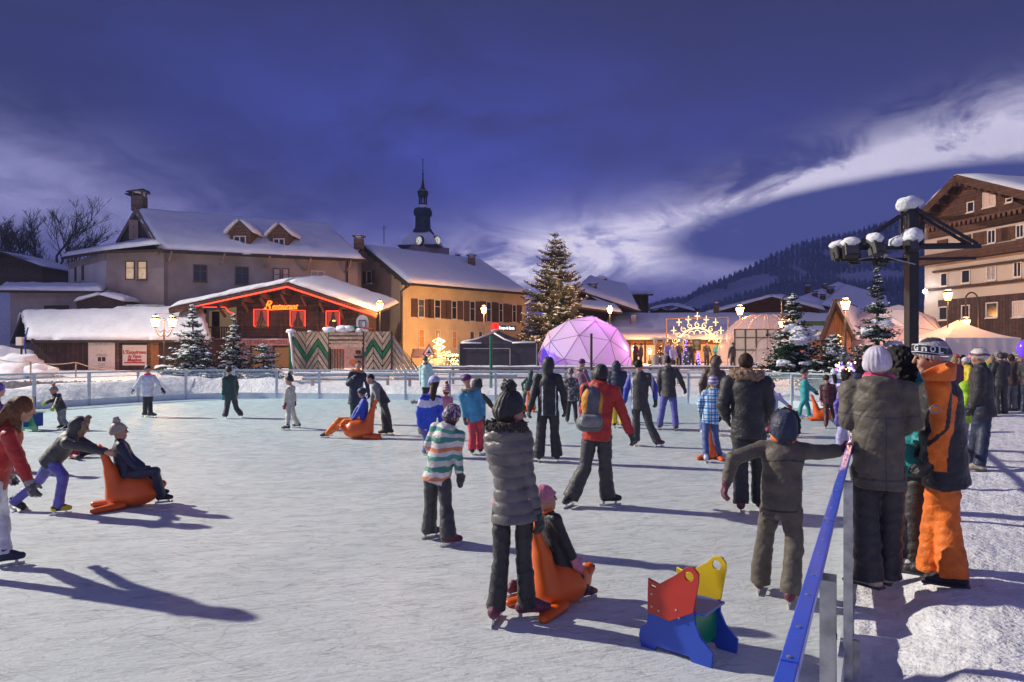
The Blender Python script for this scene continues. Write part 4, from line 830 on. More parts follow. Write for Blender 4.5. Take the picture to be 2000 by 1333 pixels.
# slatted pergola and pale panels behind the right-hand tree
def pergola():
    Y = 41; root = thing('slatted_pergola', 'green edged slatted timber pergola beside the kiosk', 'pergola', (W(1590, 0, Y).x, Y, .9))
    z = lambda p: W(0, p, Y).z; x = lambda p: W(p, 0, Y).x
    G = mat('garland_green', (.03, .07, .035), .9, .4, 12)
    m = M(); m.box((x(1585), Y, z(632)), (x(1620)-x(1548), .5, z(628)-z(636))); m.build('garland_beam', G, root)
    for px in range(1552, 1580, 4): m = M(); m.box((x(px), Y, z(650)), (.06, .06, z(636)-z(664))); m.build('slat', WOODB, root)
    for px in (1548, 1620): m = M(); m.box((x(px), Y, z(675)), (.14, .14, z(634)-z(716)+.2)); m.build('post', WOODB, root)
    m = M(); m.slab([(x(1570), Y-.5, z(656)), (x(1610), Y-.5, z(656)), (x(1610), Y+3, z(638)), (x(1570), Y+3, z(638))], .2, 10, 8); m.build('lean_to_snow', SNOW, root, True)
    m = M(); m.box((x(1590), Y+1, z(690)), (x(1618)-x(1563), .1, z(662)-z(712))); m.build('back_wall', mat('peach_panel', (.6, .35, .22), .8), root)
pergola()
# --- tents and domes
CANV = mat('tent_white', (.62, .55, .52), .75, .06, 2)
def dome(name, label, px, pyb, pyt, wpx, Y, m_, freq, glow=None, sy=1, tube=.02):
    c = W(px, pyb, Y); rad = wpx/2/F*Y; top = W(px, pyt, Y).z; zb = gz(c.x, Y); root = thing(name, label, 'dome tent', (c.x, Y, zb))
    import bmesh
    bm = bmesh.new(); bmesh.ops.create_icosphere(bm, subdivisions=freq, radius=1); bmesh.ops.rotate(bm, verts=bm.verts, cent=(0, 0, 0), matrix=Matrix.Rotation(R(17), 3, 'Z')@Matrix.Rotation(R(31.7), 3, 'X'))
    hgt = top-zb; zc = zb+hgt-rad if hgt > rad else zb; sz = rad if hgt > rad else hgt
    vs = [Vector(v.co) for v in bm.verts]; es = [(e.verts[0].index, e.verts[1].index) for e in bm.edges]; fs = [tuple(v.index for v in f.verts) for f in bm.faces]; bm.free()
    low = (zb-zc)/sz
    P = [Vector((c.x+v.x*rad, Y+v.y*rad*sy, zc+max(v.z, low)*sz)) for v in vs]
    keep = [f for f in fs if max(vs[i].z for i in f) > low+.01]
    m = M(); m.add(P, keep); m.build('skin', m_, root)
    ks = set()
    for f in keep:
        for i in range(3): ks.add(tuple(sorted((f[i], f[(i+1) % 3]))))
    m = M()
    for a, b in ks:
        ca = Vector((c.x, Y, zc)); m.tube([P[a]+(P[a]-ca)*.004, P[b]+(P[b]-ca)*.004], tube, 4, False)
    m.build('strut_frame', mat('strut_grey', (.25, .2, .27), .6), root); return root, c, rad
PURP = mat('lilac_membrane', (.74, .70, .76), .6, .06, 1, em=(.6, .5, .7), es=.03)
def lerpdome(m, px, Y, rad, c):                            # the lamp inside shines through the membrane, brightest near it
    return
r_, c_, rad_ = dome('geodesic_dome', 'purple lit white geodesic dome in front of the tall tree', 1142, 716, 616, 189, 45, PURP, 2)
t = PURP.node_tree; b_ = t.nodes['Principled BSDF']; g_ = t.nodes.new('ShaderNodeVectorMath'); g_.operation = 'DISTANCE'; co_ = t.nodes.new('ShaderNodeTexCoord')
b_.inputs['Transmission Weight'].default_value = 0
tr_ = t.nodes.new('ShaderNodeBsdfTranslucent'); tr_.inputs[0].default_value = (.75, .68, .80, 1); ms_ = t.nodes.new('ShaderNodeMixShader'); ms_.inputs[0].default_value = .45
out_ = t.nodes['Material Output']; t.links.new(b_.outputs[0], ms_.inputs[1]); t.links.new(tr_.outputs[0], ms_.inputs[2]); t.links.new(ms_.outputs[0], out_.inputs[0])
lamp('POINT', 'dome_purple_light', (c_.x+.8, 44.2, 3.4), 110, (.85, .22, 1), .4); lamp('POINT', 'dome_blue_light', (c_.x-2.5, 43.3, 1.6), 60, (.15, .1, 1), .3)
lamp('POINT', 'dome_magenta_light', (c_.x+2.4, 43.6, 2.2), 80, (1, .3, .85), .3)
m = M(); a, b, c = W(1057, 716, 42.2), W(1082, 716, 41.9), W(1060, 673, 42.9); m.prism([a, b, c], (0, .04, 0)); fixn(m.build('door_flap', mat('blue_lit_flap', (.3, .25, .8), .6, .2, em=(.16, .06, .9), es=.55), r_))
r2, c2, rad2 = dome('peach_dome', 'big peach lit canvas dome tent behind the mast on the right', 1740, 716, 594, 212, 43, mat('peach_canvas', (.66, .60, .58), .7, .06, 1, em=(1, .50, .42), es=.04), 2, tube=.014)
lamp('POINT', 'peach_dome_light', (c2.x-3, 38.6, 2.2), 70, (1, .45, .5), .4)
def clear():
    m = bpy.data.materials.new('clear_vinyl'); m.use_nodes = True; t = m.node_tree; b = t.nodes['Principled BSDF']; o = t.nodes['Material Output']; b.inputs['Base Color'].default_value = (.75, .6, .55, 1); b.inputs['Roughness'].default_value = .12
    tr = t.nodes.new('ShaderNodeBsdfTransparent'); mx = t.nodes.new('ShaderNodeMixShader'); mx.inputs[0].default_value = .42; t.links.new(tr.outputs[0], mx.inputs[1]); t.links.new(b.outputs[0], mx.inputs[2]); t.links.new(mx.outputs[0], o.inputs[0]); return m
def bubble():
    Y = 44; c = W(1496, 716, Y); root = thing('clear_bubble_dome', 'clear inflated bubble dome with pale panels inside it', 'dome tent', (c.x, Y, 1)); rx = 96/F*Y; h = W(0, 614, Y).z-1
    m = M(); n = 28; k = 9; vs = []; 
    for i in range(k+1):
        t = math.pi/2*i/k
        for j in range(n): p = 2*math.pi*j/n; vs.append((c.x+rx*math.cos(t)**.75*math.cos(p), Y+rx*.8*math.cos(t)**.75*math.sin(p), 1+h*math.sin(t)))
    m.add(vs, [(i*n+j, i*n+(j+1) % n, (i+1)*n+(j+1) % n, (i+1)*n+j) for i in range(k) for j in range(n)]); m.build('skin', clear(), root, True)
    m = M()
    for j in range(0, n, 2): m.tube([vs[i*n+j] for i in range(k)], .03, 4, False)
    m.build('seam', mat('seam_peach', (.6, .42, .36), .6), root)
    # panel wall standing inside
    r = thing('panel_stand', 'cream panel wall with dark crossing frame inside the clear dome', 'panel stand', (W(1480, 0, 43).x, 42.0, 1)); z = lambda p: W(0, p, 42).z; x = lambda p: W(p, 0, 42).x
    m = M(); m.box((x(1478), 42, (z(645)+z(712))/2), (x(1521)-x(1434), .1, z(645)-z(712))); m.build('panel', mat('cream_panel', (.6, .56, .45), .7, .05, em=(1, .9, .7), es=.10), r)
    m = M()
    for px in (1434, 1455, 1476, 1498, 1521): m.box((x(px), 41.9, (z(643)+z(714))/2), (.07, .08, z(643)-z(714)))
    for py in (644, 660, 684): m.box((x(1478), 41.88, z(py)), (x(1521)-x(1434), .06, .06))
    m.build('frame', mat('dark_frame', (.09, .06, .05), .6), r)
bubble()
def gazebo(name, label, px0, px1, pye, pyb, pyt, Y, m_, skirt=True, depth=None, seed=0):
    d = (px1-px0)/F*Y; z = lambda p: W(0, p, Y).z; x = lambda p: W(p, 0, Y).x; x0, x1 = x(px0), x(px1); zb = z(pyb)-.25; ze = z(pye); zt = z(pyt); root = thing(name, label, 'tent', ((x0+x1)/2, Y, zb))
    cx = (x0+x1)/2; cy = Y+(depth or d)/2; n = 8
    rings = []
    for i in range(n+1):
        t = i/n; k = (1-t)**1.0; zz = ze+(zt-ze)*(t**1.7*.75+t*.25); rings.append([(cx+sx*(x1-x0)/2*k, cy+sy*(depth or d)/2*k, zz) for sx, sy in ((-1, -1), (1, -1), (1, 1), (-1, 1))])
    m = M(); m.add([p for r in rings for p in r], [(i*4+j, i*4+(j+1) % 4, (i+1)*4+(j+1) % 4, (i+1)*4+j) for i in range(n) for j in range(4)]); m.build('canopy', m_, root)
    m = M()
    for (ax, ay), (bx, by) in (((x0, Y), (x1, Y)), ((x1, Y), (x1, Y+(depth or d))), ((x0, Y+(depth or d)), (x0, Y))):
        k = 24; vs = []
        for i in range(k+1):
            t = i/k; o = .02*math.sin(t*40+seed)+.012*math.sin(t*90)
            nx, ny = (by-ay), -(bx-ax); L = math.hypot(nx, ny); px, py = ax+(bx-ax)*t, ay+(by-ay)*t
            vs += [(px+nx/L*o, py+ny/L*o, zb), (px, py, ze)]
        m.add(vs, [(2*i, 2*i+2, 2*i+3, 2*i+1) for i in range(k)])
    m.build('side_curtain', m_, root, True)
    for ax, ay in ((x0, Y-.05), (x1, Y-.05)): m = M(); m.box((ax, ay, (zb+ze)/2), (.06, .06, ze-zb)); m.build('pole', STEEL, root)
    return root, x, z
BLK = mat('black_canvas', (.030, .026, .038), .55, .25, 3, .01, 8, spec=.5)
g, x, z = gazebo('black_gazebo', 'black canvas gazebo tent dusted with snow next to the purple dome', 897, 1048, 671, 717, 644, 41, BLK, depth=4.2)
m = M()
for q in ([(903, 669, 0), (930, 664, .35), (962, 650, .9)], [(965, 652, .7), (985, 664, .3), (1000, 669, 0)], [(960, 648, 1), (972, 645, 1.3)], [(900, 671, -.05), (940, 671, -.05)], [(1000, 671, -.05), (1046, 669, -.05)]):
    m.tube([W(a, b-1, 41+c) for a, b, c in q], [.05]*len(q), 6)
m.build('snow_dusting', SNOW, g, True)
m = M(); m.beam(W(996, 682, 40.9), W(996, 716, 40.9), .05, .05); m.beam(W(905, 681, 40.92), W(996, 681, 40.92), .03, .04); m.build('curtain_zip', mat('zip_pale', (.4, .38, .4), .6), g)
gazebo('white_pagoda_tent', 'white pagoda tent standing before the hotel above the crowd', 1846, 1992, 660, 700, 622, 36, mat('pagoda_canvas', (.66, .60, .56), .75, .05, 2), depth=4)
# --- pallet wood play hut with chevron boards
def pallet_hut():
    Y = 37; z = lambda p: W(0, p, Y).z; x = lambda p: W(p, 0, Y).x; root = thing('pallet_structure', 'pallet wood stand of chevron boards with green zigzag stripe and sloping end', 'wooden stand', (x(690), Y, .4))
    PAL = [mat('pallet_pine_%s' % n_, c, .8, .3, 9) for n_, c in (('pale', (.52, .38, .26)), ('mid', (.42, .30, .20)), ('grey', (.36, .29, .22)))]; GR = mat('green_paint', (.02, .16, .06), .6, .2)
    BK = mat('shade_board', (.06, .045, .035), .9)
    zb, zt = z(722)-.3, z(648); rnd = random.Random(4)
    def chev(x0, x1, up, clip=None):                       # one column of slanting boards; up=1 boards rise to the right
        wd = x1-x0; step = .40; k = 0; s0 = zb-wd*1.6-.3
        while True:
            zc = s0+k*step; k += 1
            if zc > zt+.2: break
            a0, a1 = zc, zc+.30
            # polygon of the board, clipped to the panel top and bottom
            pts = [(x0+.01, a0 if up > 0 else a0+wd*1.5), (x1-.01, a0+wd*1.5 if up > 0 else a0), (x1-.01, a1+wd*1.5 if up > 0 else a1), (x0+.01, a1 if up > 0 else a1+wd*1.5)]
            def clipz(P, zz, keep_above):
                out = []
                for i in range(len(P)):
                    a, b = P[i], P[(i+1) % len(P)]; ia = (a[1] >= zz) == keep_above; ib = (b[1] >= zz) == keep_above
                    if ia: out.append(a)
                    if ia != ib: t = (zz-a[1])/(b[1]-a[1]); out.append((a[0]+(b[0]-a[0])*t, zz))
                return out
            P = clipz(clipz(pts, zb, True), zt, False)
            if clip:                                       # slanted top edge
                (cx0, cz0), (cx1, cz1) = clip; out = []
                f = lambda q: q[1]-(cz0+(cz1-cz0)*(q[0]-cx0)/(cx1-cx0))
                for i in range(len(P)):
                    a, b = P[i], P[(i+1) % len(P)]
                    if f(a) <= 0: out.append(a)
                    if (f(a) <= 0) != (f(b) <= 0): t = f(a)/(f(a)-f(b)); out.append((a[0]+(b[0]-a[0])*t, a[1]+(b[1]-a[1])*t))
                P = out
            if len(P) < 3: continue
            mid = zc+wd*.75; green = abs(mid-(z(687)+.0)) < .20
            m = M(); m.prism([(px_, Y+rnd.uniform(-.012, .012), pz_) for px_, pz_ in P], (0, .05, 0)); fixn(m.build('board', GR if green else PAL[rnd.randrange(3)], root))
    edges = [568, 597, 621, 642]
    for i in range(3): chev(x(edges[i]), x(edges[i+1]), -1 if i % 2 == 0 else 1)
    edges = [710, 729, 747, 765]
    for i in range(3): chev(x(edges[i]), x(edges[i+1]), 1 if i % 2 == 0 else -1)
    chev(x(765), x(818), -1, ((x(765), z(652)), (x(818), z(722))))
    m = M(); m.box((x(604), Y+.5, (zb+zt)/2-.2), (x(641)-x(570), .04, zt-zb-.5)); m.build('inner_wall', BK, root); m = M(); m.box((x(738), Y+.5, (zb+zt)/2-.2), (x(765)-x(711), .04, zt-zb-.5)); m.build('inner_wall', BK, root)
    for a, b in ((650, 655), (658, 663), (666.5, 670), (673, 678.5)):
        m = M(); m.box((x(676), Y-.03, (z(a)+z(b))/2), (x(709)-x(643), .05, z(a)-z(b))); m.build('board', PAL[0], root)
    for px in (567, 643, 709, 765): m = M(); m.box((x(px), Y+.05, (zb+zt)/2), (.16 if px == 567 else .1, .14, zt-zb+.02)); m.build('post', GR if px == 567 else BK, root)
    for k in range(9): m = M(); m.box((x(646)+k*.085, Y+.1, z(702)), (.05, .05, z(682)-z(722))); m.build('baluster', mat('dark_green_slat', (.02, .05, .03), .8), root)
    m = M(); m.box((x(685), Y+1.2, z(695)), (1.2, .04, 1.3)); o = m.build('menu_board', mat('menu_pink', (.62, .35, .33), .8), root)
    for px, py, w_, h_, c in ((690, 688, 10, 7, 'shade_board'), (690, 698, 16, 5, 'shade_board'), (678, 707, 12, 8, 'sign_red')): m = M(); m.box((x(px), Y+1.15, z(py)), (w_/F*Y, .03, h_/F*Y)); m.build('menu_panel', MC[c] if c != 'sign_red' else mat('orange_tray', (.8, .2, .05), .6), o)
    for px, py, r in ((567, 648, .2), (641, 645, .26), (668, 643, .28), (680, 642, .24), (700, 646, .18), (571, 655, .14), (604, 648, .1)): m = M(); m.ball((x(px), Y+.1, z(py)), (r*1.3, r, r*.7), 12, 8, .4, px); m.build('snow_lump', SNOW, root, True)
    m = M(); m.tube([(x(567), Y-.1, z(650)), (x(571), Y-.12, z(680)), (x(573), Y-.12, z(705)), (x(576), Y-.1, z(722))], [.09, .05, .07, .03], 8); m.build('snow_drip', SNOW, root, True)
    m = M(); m.tube([(x(672), Y+.3, z(645)), (x(690), Y+.3, z(641)), (x(696), Y+.3, z(643))], [.1, .16, .1], 8); m.build('rolled_tarp', GR, root, True)
    # plank benches or rails in front, under snow
pallet_hut()
def hoop():
    Y = 39; z = lambda p: W(0, p, Y).z; x = lambda p: W(p, 0, Y).x; root = thing('basketball_hoop', 'white rounded basketball backboard sticking up behind the pallet stand', 'basketball hoop', (x(708), Y, .8))
    m = M(); pts = [(x(696), z(648)), (x(719), z(648))]+[(x(707.5)+12/F*Y*math.cos(t), z(630)+14.5/F*Y*math.sin(t)) for t in [math.pi*k/12 for k in range(13)]]
    m.prism([(a, Y, b) for a, b in pts], (0, .05, 0)); fixn(m.build('backboard', mat('board_white', (.6, .6, .6), .6, .1), root))
    m = M()
    for a, b, c, d in ((701, 626, 714, 626), (701, 640, 714, 640), (701, 626, 701, 640), (714, 626, 714, 640)): m.beam((x(a), Y-.01, z(b)), (x(c), Y-.01, z(d)), .02, .045)
    m.build('target_square', METAL, root)
    m = M(); m.tube([(x(718)+.3*math.cos(t), Y-.3+.3*math.sin(t), z(642)) for t in [2*math.pi*k/14 for k in range(15)]], .025, 6); m.build('rim', mat('rim_red', (.5, .12, .06), .6), root); m = M(); m.tube([(x(708), Y+.1, z(648)), (x(708), Y+.2, .8)], .06, 8); m.build('post', STEEL, root)
hoop()
# --- iron lamps
def lantern(parent, c, s=1.0, power=60, glow=9):
    GL = mat('lantern_glass', (1, .7, .35), .4, em=(1, .52, .16), es=glow); c = Vector(c)
    m = M(); m.lathe(c, [(.13*s, -.28*s), (.24*s, .12*s)], 6); g = m.build('lantern', GL, parent)
    m = M(); m.lathe(c, [(.27*s, .125*s), (.20*s, .2*s), (.07*s, .30*s), (.06*s, .36*s), (.015*s, .45*s)], 6); m.lathe(c, [(.05*s, -.36*s), (.15*s, -.285*s)], 6)
    for k in range(6): a = 2*math.pi*(k+.5)/6; m.tube([c+Vector((.135*s*math.cos(a), .135*s*math.sin(a), -.28*s)), c+Vector((.25*s*math.cos(a), .25*s*math.sin(a), .12*s))], .012*s, 4)
    m.build('lantern_cap', METAL, g); m = M(); m.ball(c+Vector((0, 0, .28*s)), (.17*s, .17*s, .07*s), 8, 5); m.build('cap_snow', SNOW, g, True)
    l = lamp('POINT', 'lantern_light', c-wpos(parent)+Vector((0, -.42*s, -.1*s)), power, WARM, .22*s); l.parent = parent
def street_lamp(px, py, Y, label, power=420, s=1.0, hook=False, base=None):
    c = W(px, py, Y); zb = gz(c.x, Y) if base is None else base; power *= 2; root = thing('street_lamp', label, 'street lamp', (c.x, Y, zb), 'warm street lamps round the square')
    m = M()
    if hook:
        m.tube([(c.x+.75, Y, zb), (c.x+.75, Y, c.z+1.2)]+[(c.x+.35+.4*math.cos(t), Y, c.z+1.2+.55*math.sin(t)) for t in [math.pi*k/8 for k in range(1, 8)]]+[(c.x, Y, c.z+1.1), (c.x, Y, c.z+.4)], .045, 8)
    else: m.lathe((c.x, Y, zb), [(.14, 0), (.14, .3), (.08, .45), (.055, .6), (.045, c.z-zb-.36*s)], 10)
    m.build('pole', METAL, root); lantern(root, c, s, power); return root
street_lamp(742, 597, 44, 'single warm lantern on a thin pole right of the neon chalet'); street_lamp(945, 605, 52, 'warm lantern on a pole in front of the ochre facade', 700)
street_lamp(1191, 605, 56, 'warm lantern on a pole behind the purple dome'); street_lamp(1445, 606, 46, 'bright warm lantern above the clear bubble dome', 500, 1.1)
street_lamp(1651, 594, 36, 'tall warm lantern between the snowy firs before the peach dome', 420); street_lamp(1851, 577, 38, 'tall warm lantern on a pole before the hotel corner', 170)
street_lamp(1886, 630, 40, 'warm lantern hanging from a hooked pole below the hotel', 110, 1, True); street_lamp(1238, 682, 58, 'low warm lantern left of two beside the hall door', 160, .8); street_lamp(1269, 687, 58, 'low warm lantern right of two beside the hall door', 160, .8)
street_lamp(1527, 632, 43, 'glowing lantern low behind the snowy fir beside the clear dome', 260, .9, True)
def double_lamp():
    Y = 38; a, b = W(303.5, 628, Y), W(337, 628, Y); c = (a+b)/2; root = thing('twin_lantern_lamp', 'twin lantern iron street lamp in front of the poster hut', 'street lamp', (c.x, Y, .4))
    m = M(); m.lathe((c.x, Y, .3), [(.15, 0), (.15, .35), (.07, .5), (.05, .8), (.045, c.z-.75)], 10); m.ball((c.x, Y, c.z+.1), .07); m.tube([(c.x, Y, c.z-.5), (c.x, Y, c.z+.1)], .03); m.build('pole', METAL, root)
    for s, p in ((-1, a), (1, b)):
        m = M(); m.tube([Vector((c.x, Y, c.z-.75))]+[Vector((c.x+s*.48*t, Y, c.z-.75-.12*math.sin(t*math.pi)+.35*t**3)) for t in (.25, .5, .75, 1)], .03, 6); m.tube([(c.x, Y, c.z-.45), (c.x+s*.2, Y, c.z-.62), (c.x+s*.34, Y, c.z-.5)], .02, 6); m.build('arm', METAL, root); lantern(root, p, 1.0, 480)
    m = M(); m.tube([a+Vector((0, 0, .42)), b+Vector((0, 0, .42))], .02, 5); m.build('cross_bar', METAL, root)
double_lamp()
# --- dark mast with floodlights
def mast():
    Y = 12.3; z = lambda p, y=Y: W(0, p, y).z; x = lambda p, y=Y: W(p, 0, y).x; root = thing('floodlight_mast', 'black square mast with cross arms carrying snow capped floodlights', 'floodlight mast', (x(1780), Y, .1))
    m = M(); m.box((x(1780), Y, (z(402)+.0)/2), (.17, .17, z(402))); m.build('post', METAL, root)
    # cross arms run across and away
    u = Vector((1, -.12, 0)).normalized(); C = Vector((x(1780), Y, z(486)))
    for k, (dy, dz) in enumerate(((-.13, .0), (.13, .07), (.0, -.19))):
        m = M(); m.beam(C-u*1.22+Vector((0, dy, dz)), C+u*1.08+Vector((0, dy, dz)), .05, .07 if k < 2 else .05); m.build('cross_arm', METAL, root)
    T = Vector((x(1780), Y, z(408)))
    for s, L in ((-1, .98), (1, 1.05)):
        for dy in (-.09, .09): m = M(); m.beam(T+Vector((0, dy, 0)), C+u*s*L+Vector((0, dy, .05)), .04, .05); m.build('strut', METAL, root)
        m = M(); m.beam(T+u*s*.17+Vector((0, 0, -.05)), C+u*s*.17, .04, .04); m.build('hanger', METAL, root)
    m = M(); m.ball(T+Vector((-.05, 0, .08)), (.21, .18, .13), 16, 10, .35, 3); m.build('snow_cap', SNOW, root, True); m = M(); m.ball(C+Vector((-.06, -.13, .21)), (.18, .15, .14), 16, 10, .35, 9); m.ball(C+Vector((-.26, -.03, .10)), (.17, .14, .13), 14, 9, .35, 10); m.build('snow_cap', SNOW, root, True)
    for i, (px, py, w_, h_, rz, yy) in enumerate(((1637, 494, 21, 30, .25, 12.6), (1662, 488, 26, 31, -.2, 12.3), (1669, 509, 17, 11, 0, 12.5), (1711, 483, 25, 34, .35, 12.1), (1719, 510, 20, 17, .2, 12.4), (1779, 480, 19, 30, 0, 12.05))):
        c = W(px, py, yy); w_, h_ = w_/F*yy, h_/F*yy; rm = Matrix.Rotation(rz, 3, 'Z')@Matrix.Rotation(R(-14), 3, 'X')
        m = M(); m.box(c, (w_, .2, h_), rot=rm); o = m.build('floodlight', METAL, root); bv = o.modifiers.new('b', 'BEVEL'); bv.width = .012
        m = M(); m.box(c+rm@Vector((0, -.104, 0)), (w_*.84, .006, h_*.8), rot=rm); m.build('lens', mat('lamp_lens', (.05, .04, .04), .2, .2, spec=.6), o)
        m = M(); m.tube([c+rm@Vector((-w_*.56, 0, 0)), c+rm@Vector((-w_*.5, 0, -h_*.62)), c+rm@Vector((w_*.5, 0, -h_*.62)), c+rm@Vector((w_*.56, 0, 0))], .012, 6); m.tube([c+Vector((0, .02, -h_*.6)), (c.x+.02, Y, C.z-.1)], .014, 6); m.build('bracket', METAL, o)
        if h_ > .15: m = M(); m.ball(c+Vector((-.01, 0, h_*.5)), (w_*.62, .15, h_*.30), 14, 9, .4, i*7+2); m.build('lamp_snow', SNOW, o, True)
    m = M(); m.tube([C+Vector((-.98, -.05, -.2)), C+Vector((-.6, -.05, -.12)), C+Vector((-.3, -.05, -.2)), C+Vector((0, -.12, -.3))], .012, 5); m.build('cable', STEEL, root)
mast()
for px, py0, py1, Y, r, m_, lab in ((959, 655, 776, 30.2, .07, mat('pole_green', (.02, .13, .08), .5), 'green metal pole just behind the rink barrier'), (1155, 655, 722, 32, .06, METAL, 'short black pole in front of the purple dome')):
    a, b = W(px, py0, Y), W(px, py1, Y); m = M(); m.lathe((a.x, Y, -.1 if Y < 31 else 0), [(r*1.7, 0), (r*1.7, .12), (r, .14), (r, a.z), (r*1.1, a.z+.01), (r*1.1, a.z+.05), (.01, a.z+.09)], 12); m.build('pole', m_, smooth=False, label=lab, cat='pole')
# --- stage arch of lights, speaker, heaters
def arch():
    Y = 50; z = lambda p: W(0, p, Y).z; x = lambda p: W(p, 0, Y).x; root = thing('light_arch', 'arch of glowing white fairy light scrolls and stars in a thin frame', 'light arch', (x(1362), Y, .9))
    m = M(); m.tube([(x(1302), Y, .9), (x(1302), Y, z(623)), (x(1422), Y, z(620)), (x(1422), Y, .9)], .05, 4); m.build('frame', mat('copper_frame', (.5, .25, .12), .5), root)
    LW = mat('fairy_light', (1, .9, .6), .5, em=(1, .64, .20), es=1.5); cx, cz, r = x(1362), z(680), 39/F*Y
    m = M(); m.tube([(cx+r*math.cos(t), Y, cz+r*math.sin(t)) for t in [math.pi*k/24 for k in range(25)]], .055, 6); m.build('arc', LW, root)
    for k in range(11):
        t = math.pi*(k+.0)/10; rr = r*1.16; q = (cx+rr*math.cos(t), cz+rr*math.sin(t)); m = M(); m.tube([(q[0]+.22*(1-i/16)*math.cos(i*.6+t), Y, q[1]+.22*(1-i/16)*math.sin(i*.6+t)) for i in range(13)], .022, 5); m.build('scroll', LW, root)
        rr = r*1.46+(.15 if k % 2 else 0); q = Vector((cx+rr*math.cos(t), Y, cz+rr*math.sin(t)*1.02)); m = M()
        if q.z > cz+.1:
            m.beam(q-Vector((0, 0, .28)), q+Vector((0, 0, .28)), .04, .05); m.beam(q-Vector((.2, 0, 0)), q+Vector((.2, 0, 0)), .04, .05); m.ball(q, .07, 6, 4); m.build('star', LW, root)
    for k in range(1, 8): t = math.pi*k/8; rr = r*.76; q = (cx+rr*math.cos(t), cz+rr*math.sin(t)); m = M(); m.tube([(q[0]+.2*math.cos(a), Y, q[1]+.2*math.sin(a)) for a in [math.pi*i/8-.2 for i in range(9)]], .022, 5); m.build('scroll', LW, root)
    lamp('POINT', 'arch_glow', (cx, Y-1.0, cz+.6), 90, (1, .7, .3), .8)
arch()
m = M(); c = W(1359, 674, 51); m.box(c, (.62, .5, .85)); o = thing('loudspeaker', 'black loudspeaker hanging under the light arch', 'loudspeaker', c); m.build('cabinet', METAL, o)
m = M(); m.lathe(c+Vector((0, -.26, .12)), [(.16, 0), (.2, .02)], 14, Matrix.Rotation(R(90), 3, 'X')); m.lathe(c+Vector((0, -.26, -.22)), [(.12, 0), (.15, .02)], 14, Matrix.Rotation(R(90), 3, 'X')); m.build('cone', mat('cone_grey', (.12, .12, .12), .5), o)
for i, (px, lab) in enumerate(((1280, 'mushroom patio heater nearest the hall lanterns'), (1298, 'mushroom patio heater left of the arch frame'), (1332, 'mushroom patio heater inside the light arch'))):
    Y = 49; b = W(px, 662, Y); r = thing('patio_heater', lab, 'patio heater', (b.x, Y, 1), 'patio heaters by the arch'); m = M(); m.lathe((b.x, Y, 1), [(.28, 0), (.28, .7), (.05, .75), (.04, b.z-1.4), (.12, b.z-1.38), (.14, b.z-1.05)], 12); m.build('stand', STEEL, r); m = M(); m.lathe((b.x, Y, b.z), [(.5, -.04), (.3, .06), (.06, .1)], 16); m.build('reflector', RAILC, r)
# purple fairy-light trees by the stage
for px, s, lab in ((1341, 1.0, 'taller little tree wrapped in violet lights by the stage'), (1363.5, .55, 'smaller little tree wrapped in violet lights by the stage')):
    Y = 47; c = W(px, 716, Y); r = thing('violet_light_tree', lab, 'lit tree', (c.x, Y, .9), 'violet lit little trees'); m = M(); m.lathe((c.x, Y, .9), [(.24*s, .1), (.28*s, .4*s), (.05, 1.9*s)], 7); m.build('foliage', MC['garland_green'], r)
    m = M(); rnd = random.Random(px)
    for k in range(70): t = rnd.random(); a = rnd.random()*6.3; q = .33*s*(1-t*.85); m.ball((c.x+q*math.cos(a), Y+q*math.sin(a), .98+1.8*s*t), .03, 4, 3)
    o = m.build('fairy_lights', mat('violet_light', (.3, .2, 1), .5, em=(.25, .12, 1), es=6), r); o['kind'] = 'stuff'
lamp('POINT', 'violet_glow', (W(1345, 0, 46.6).x, 46.6, 1.8), 14, (.3, .15, 1), .3)
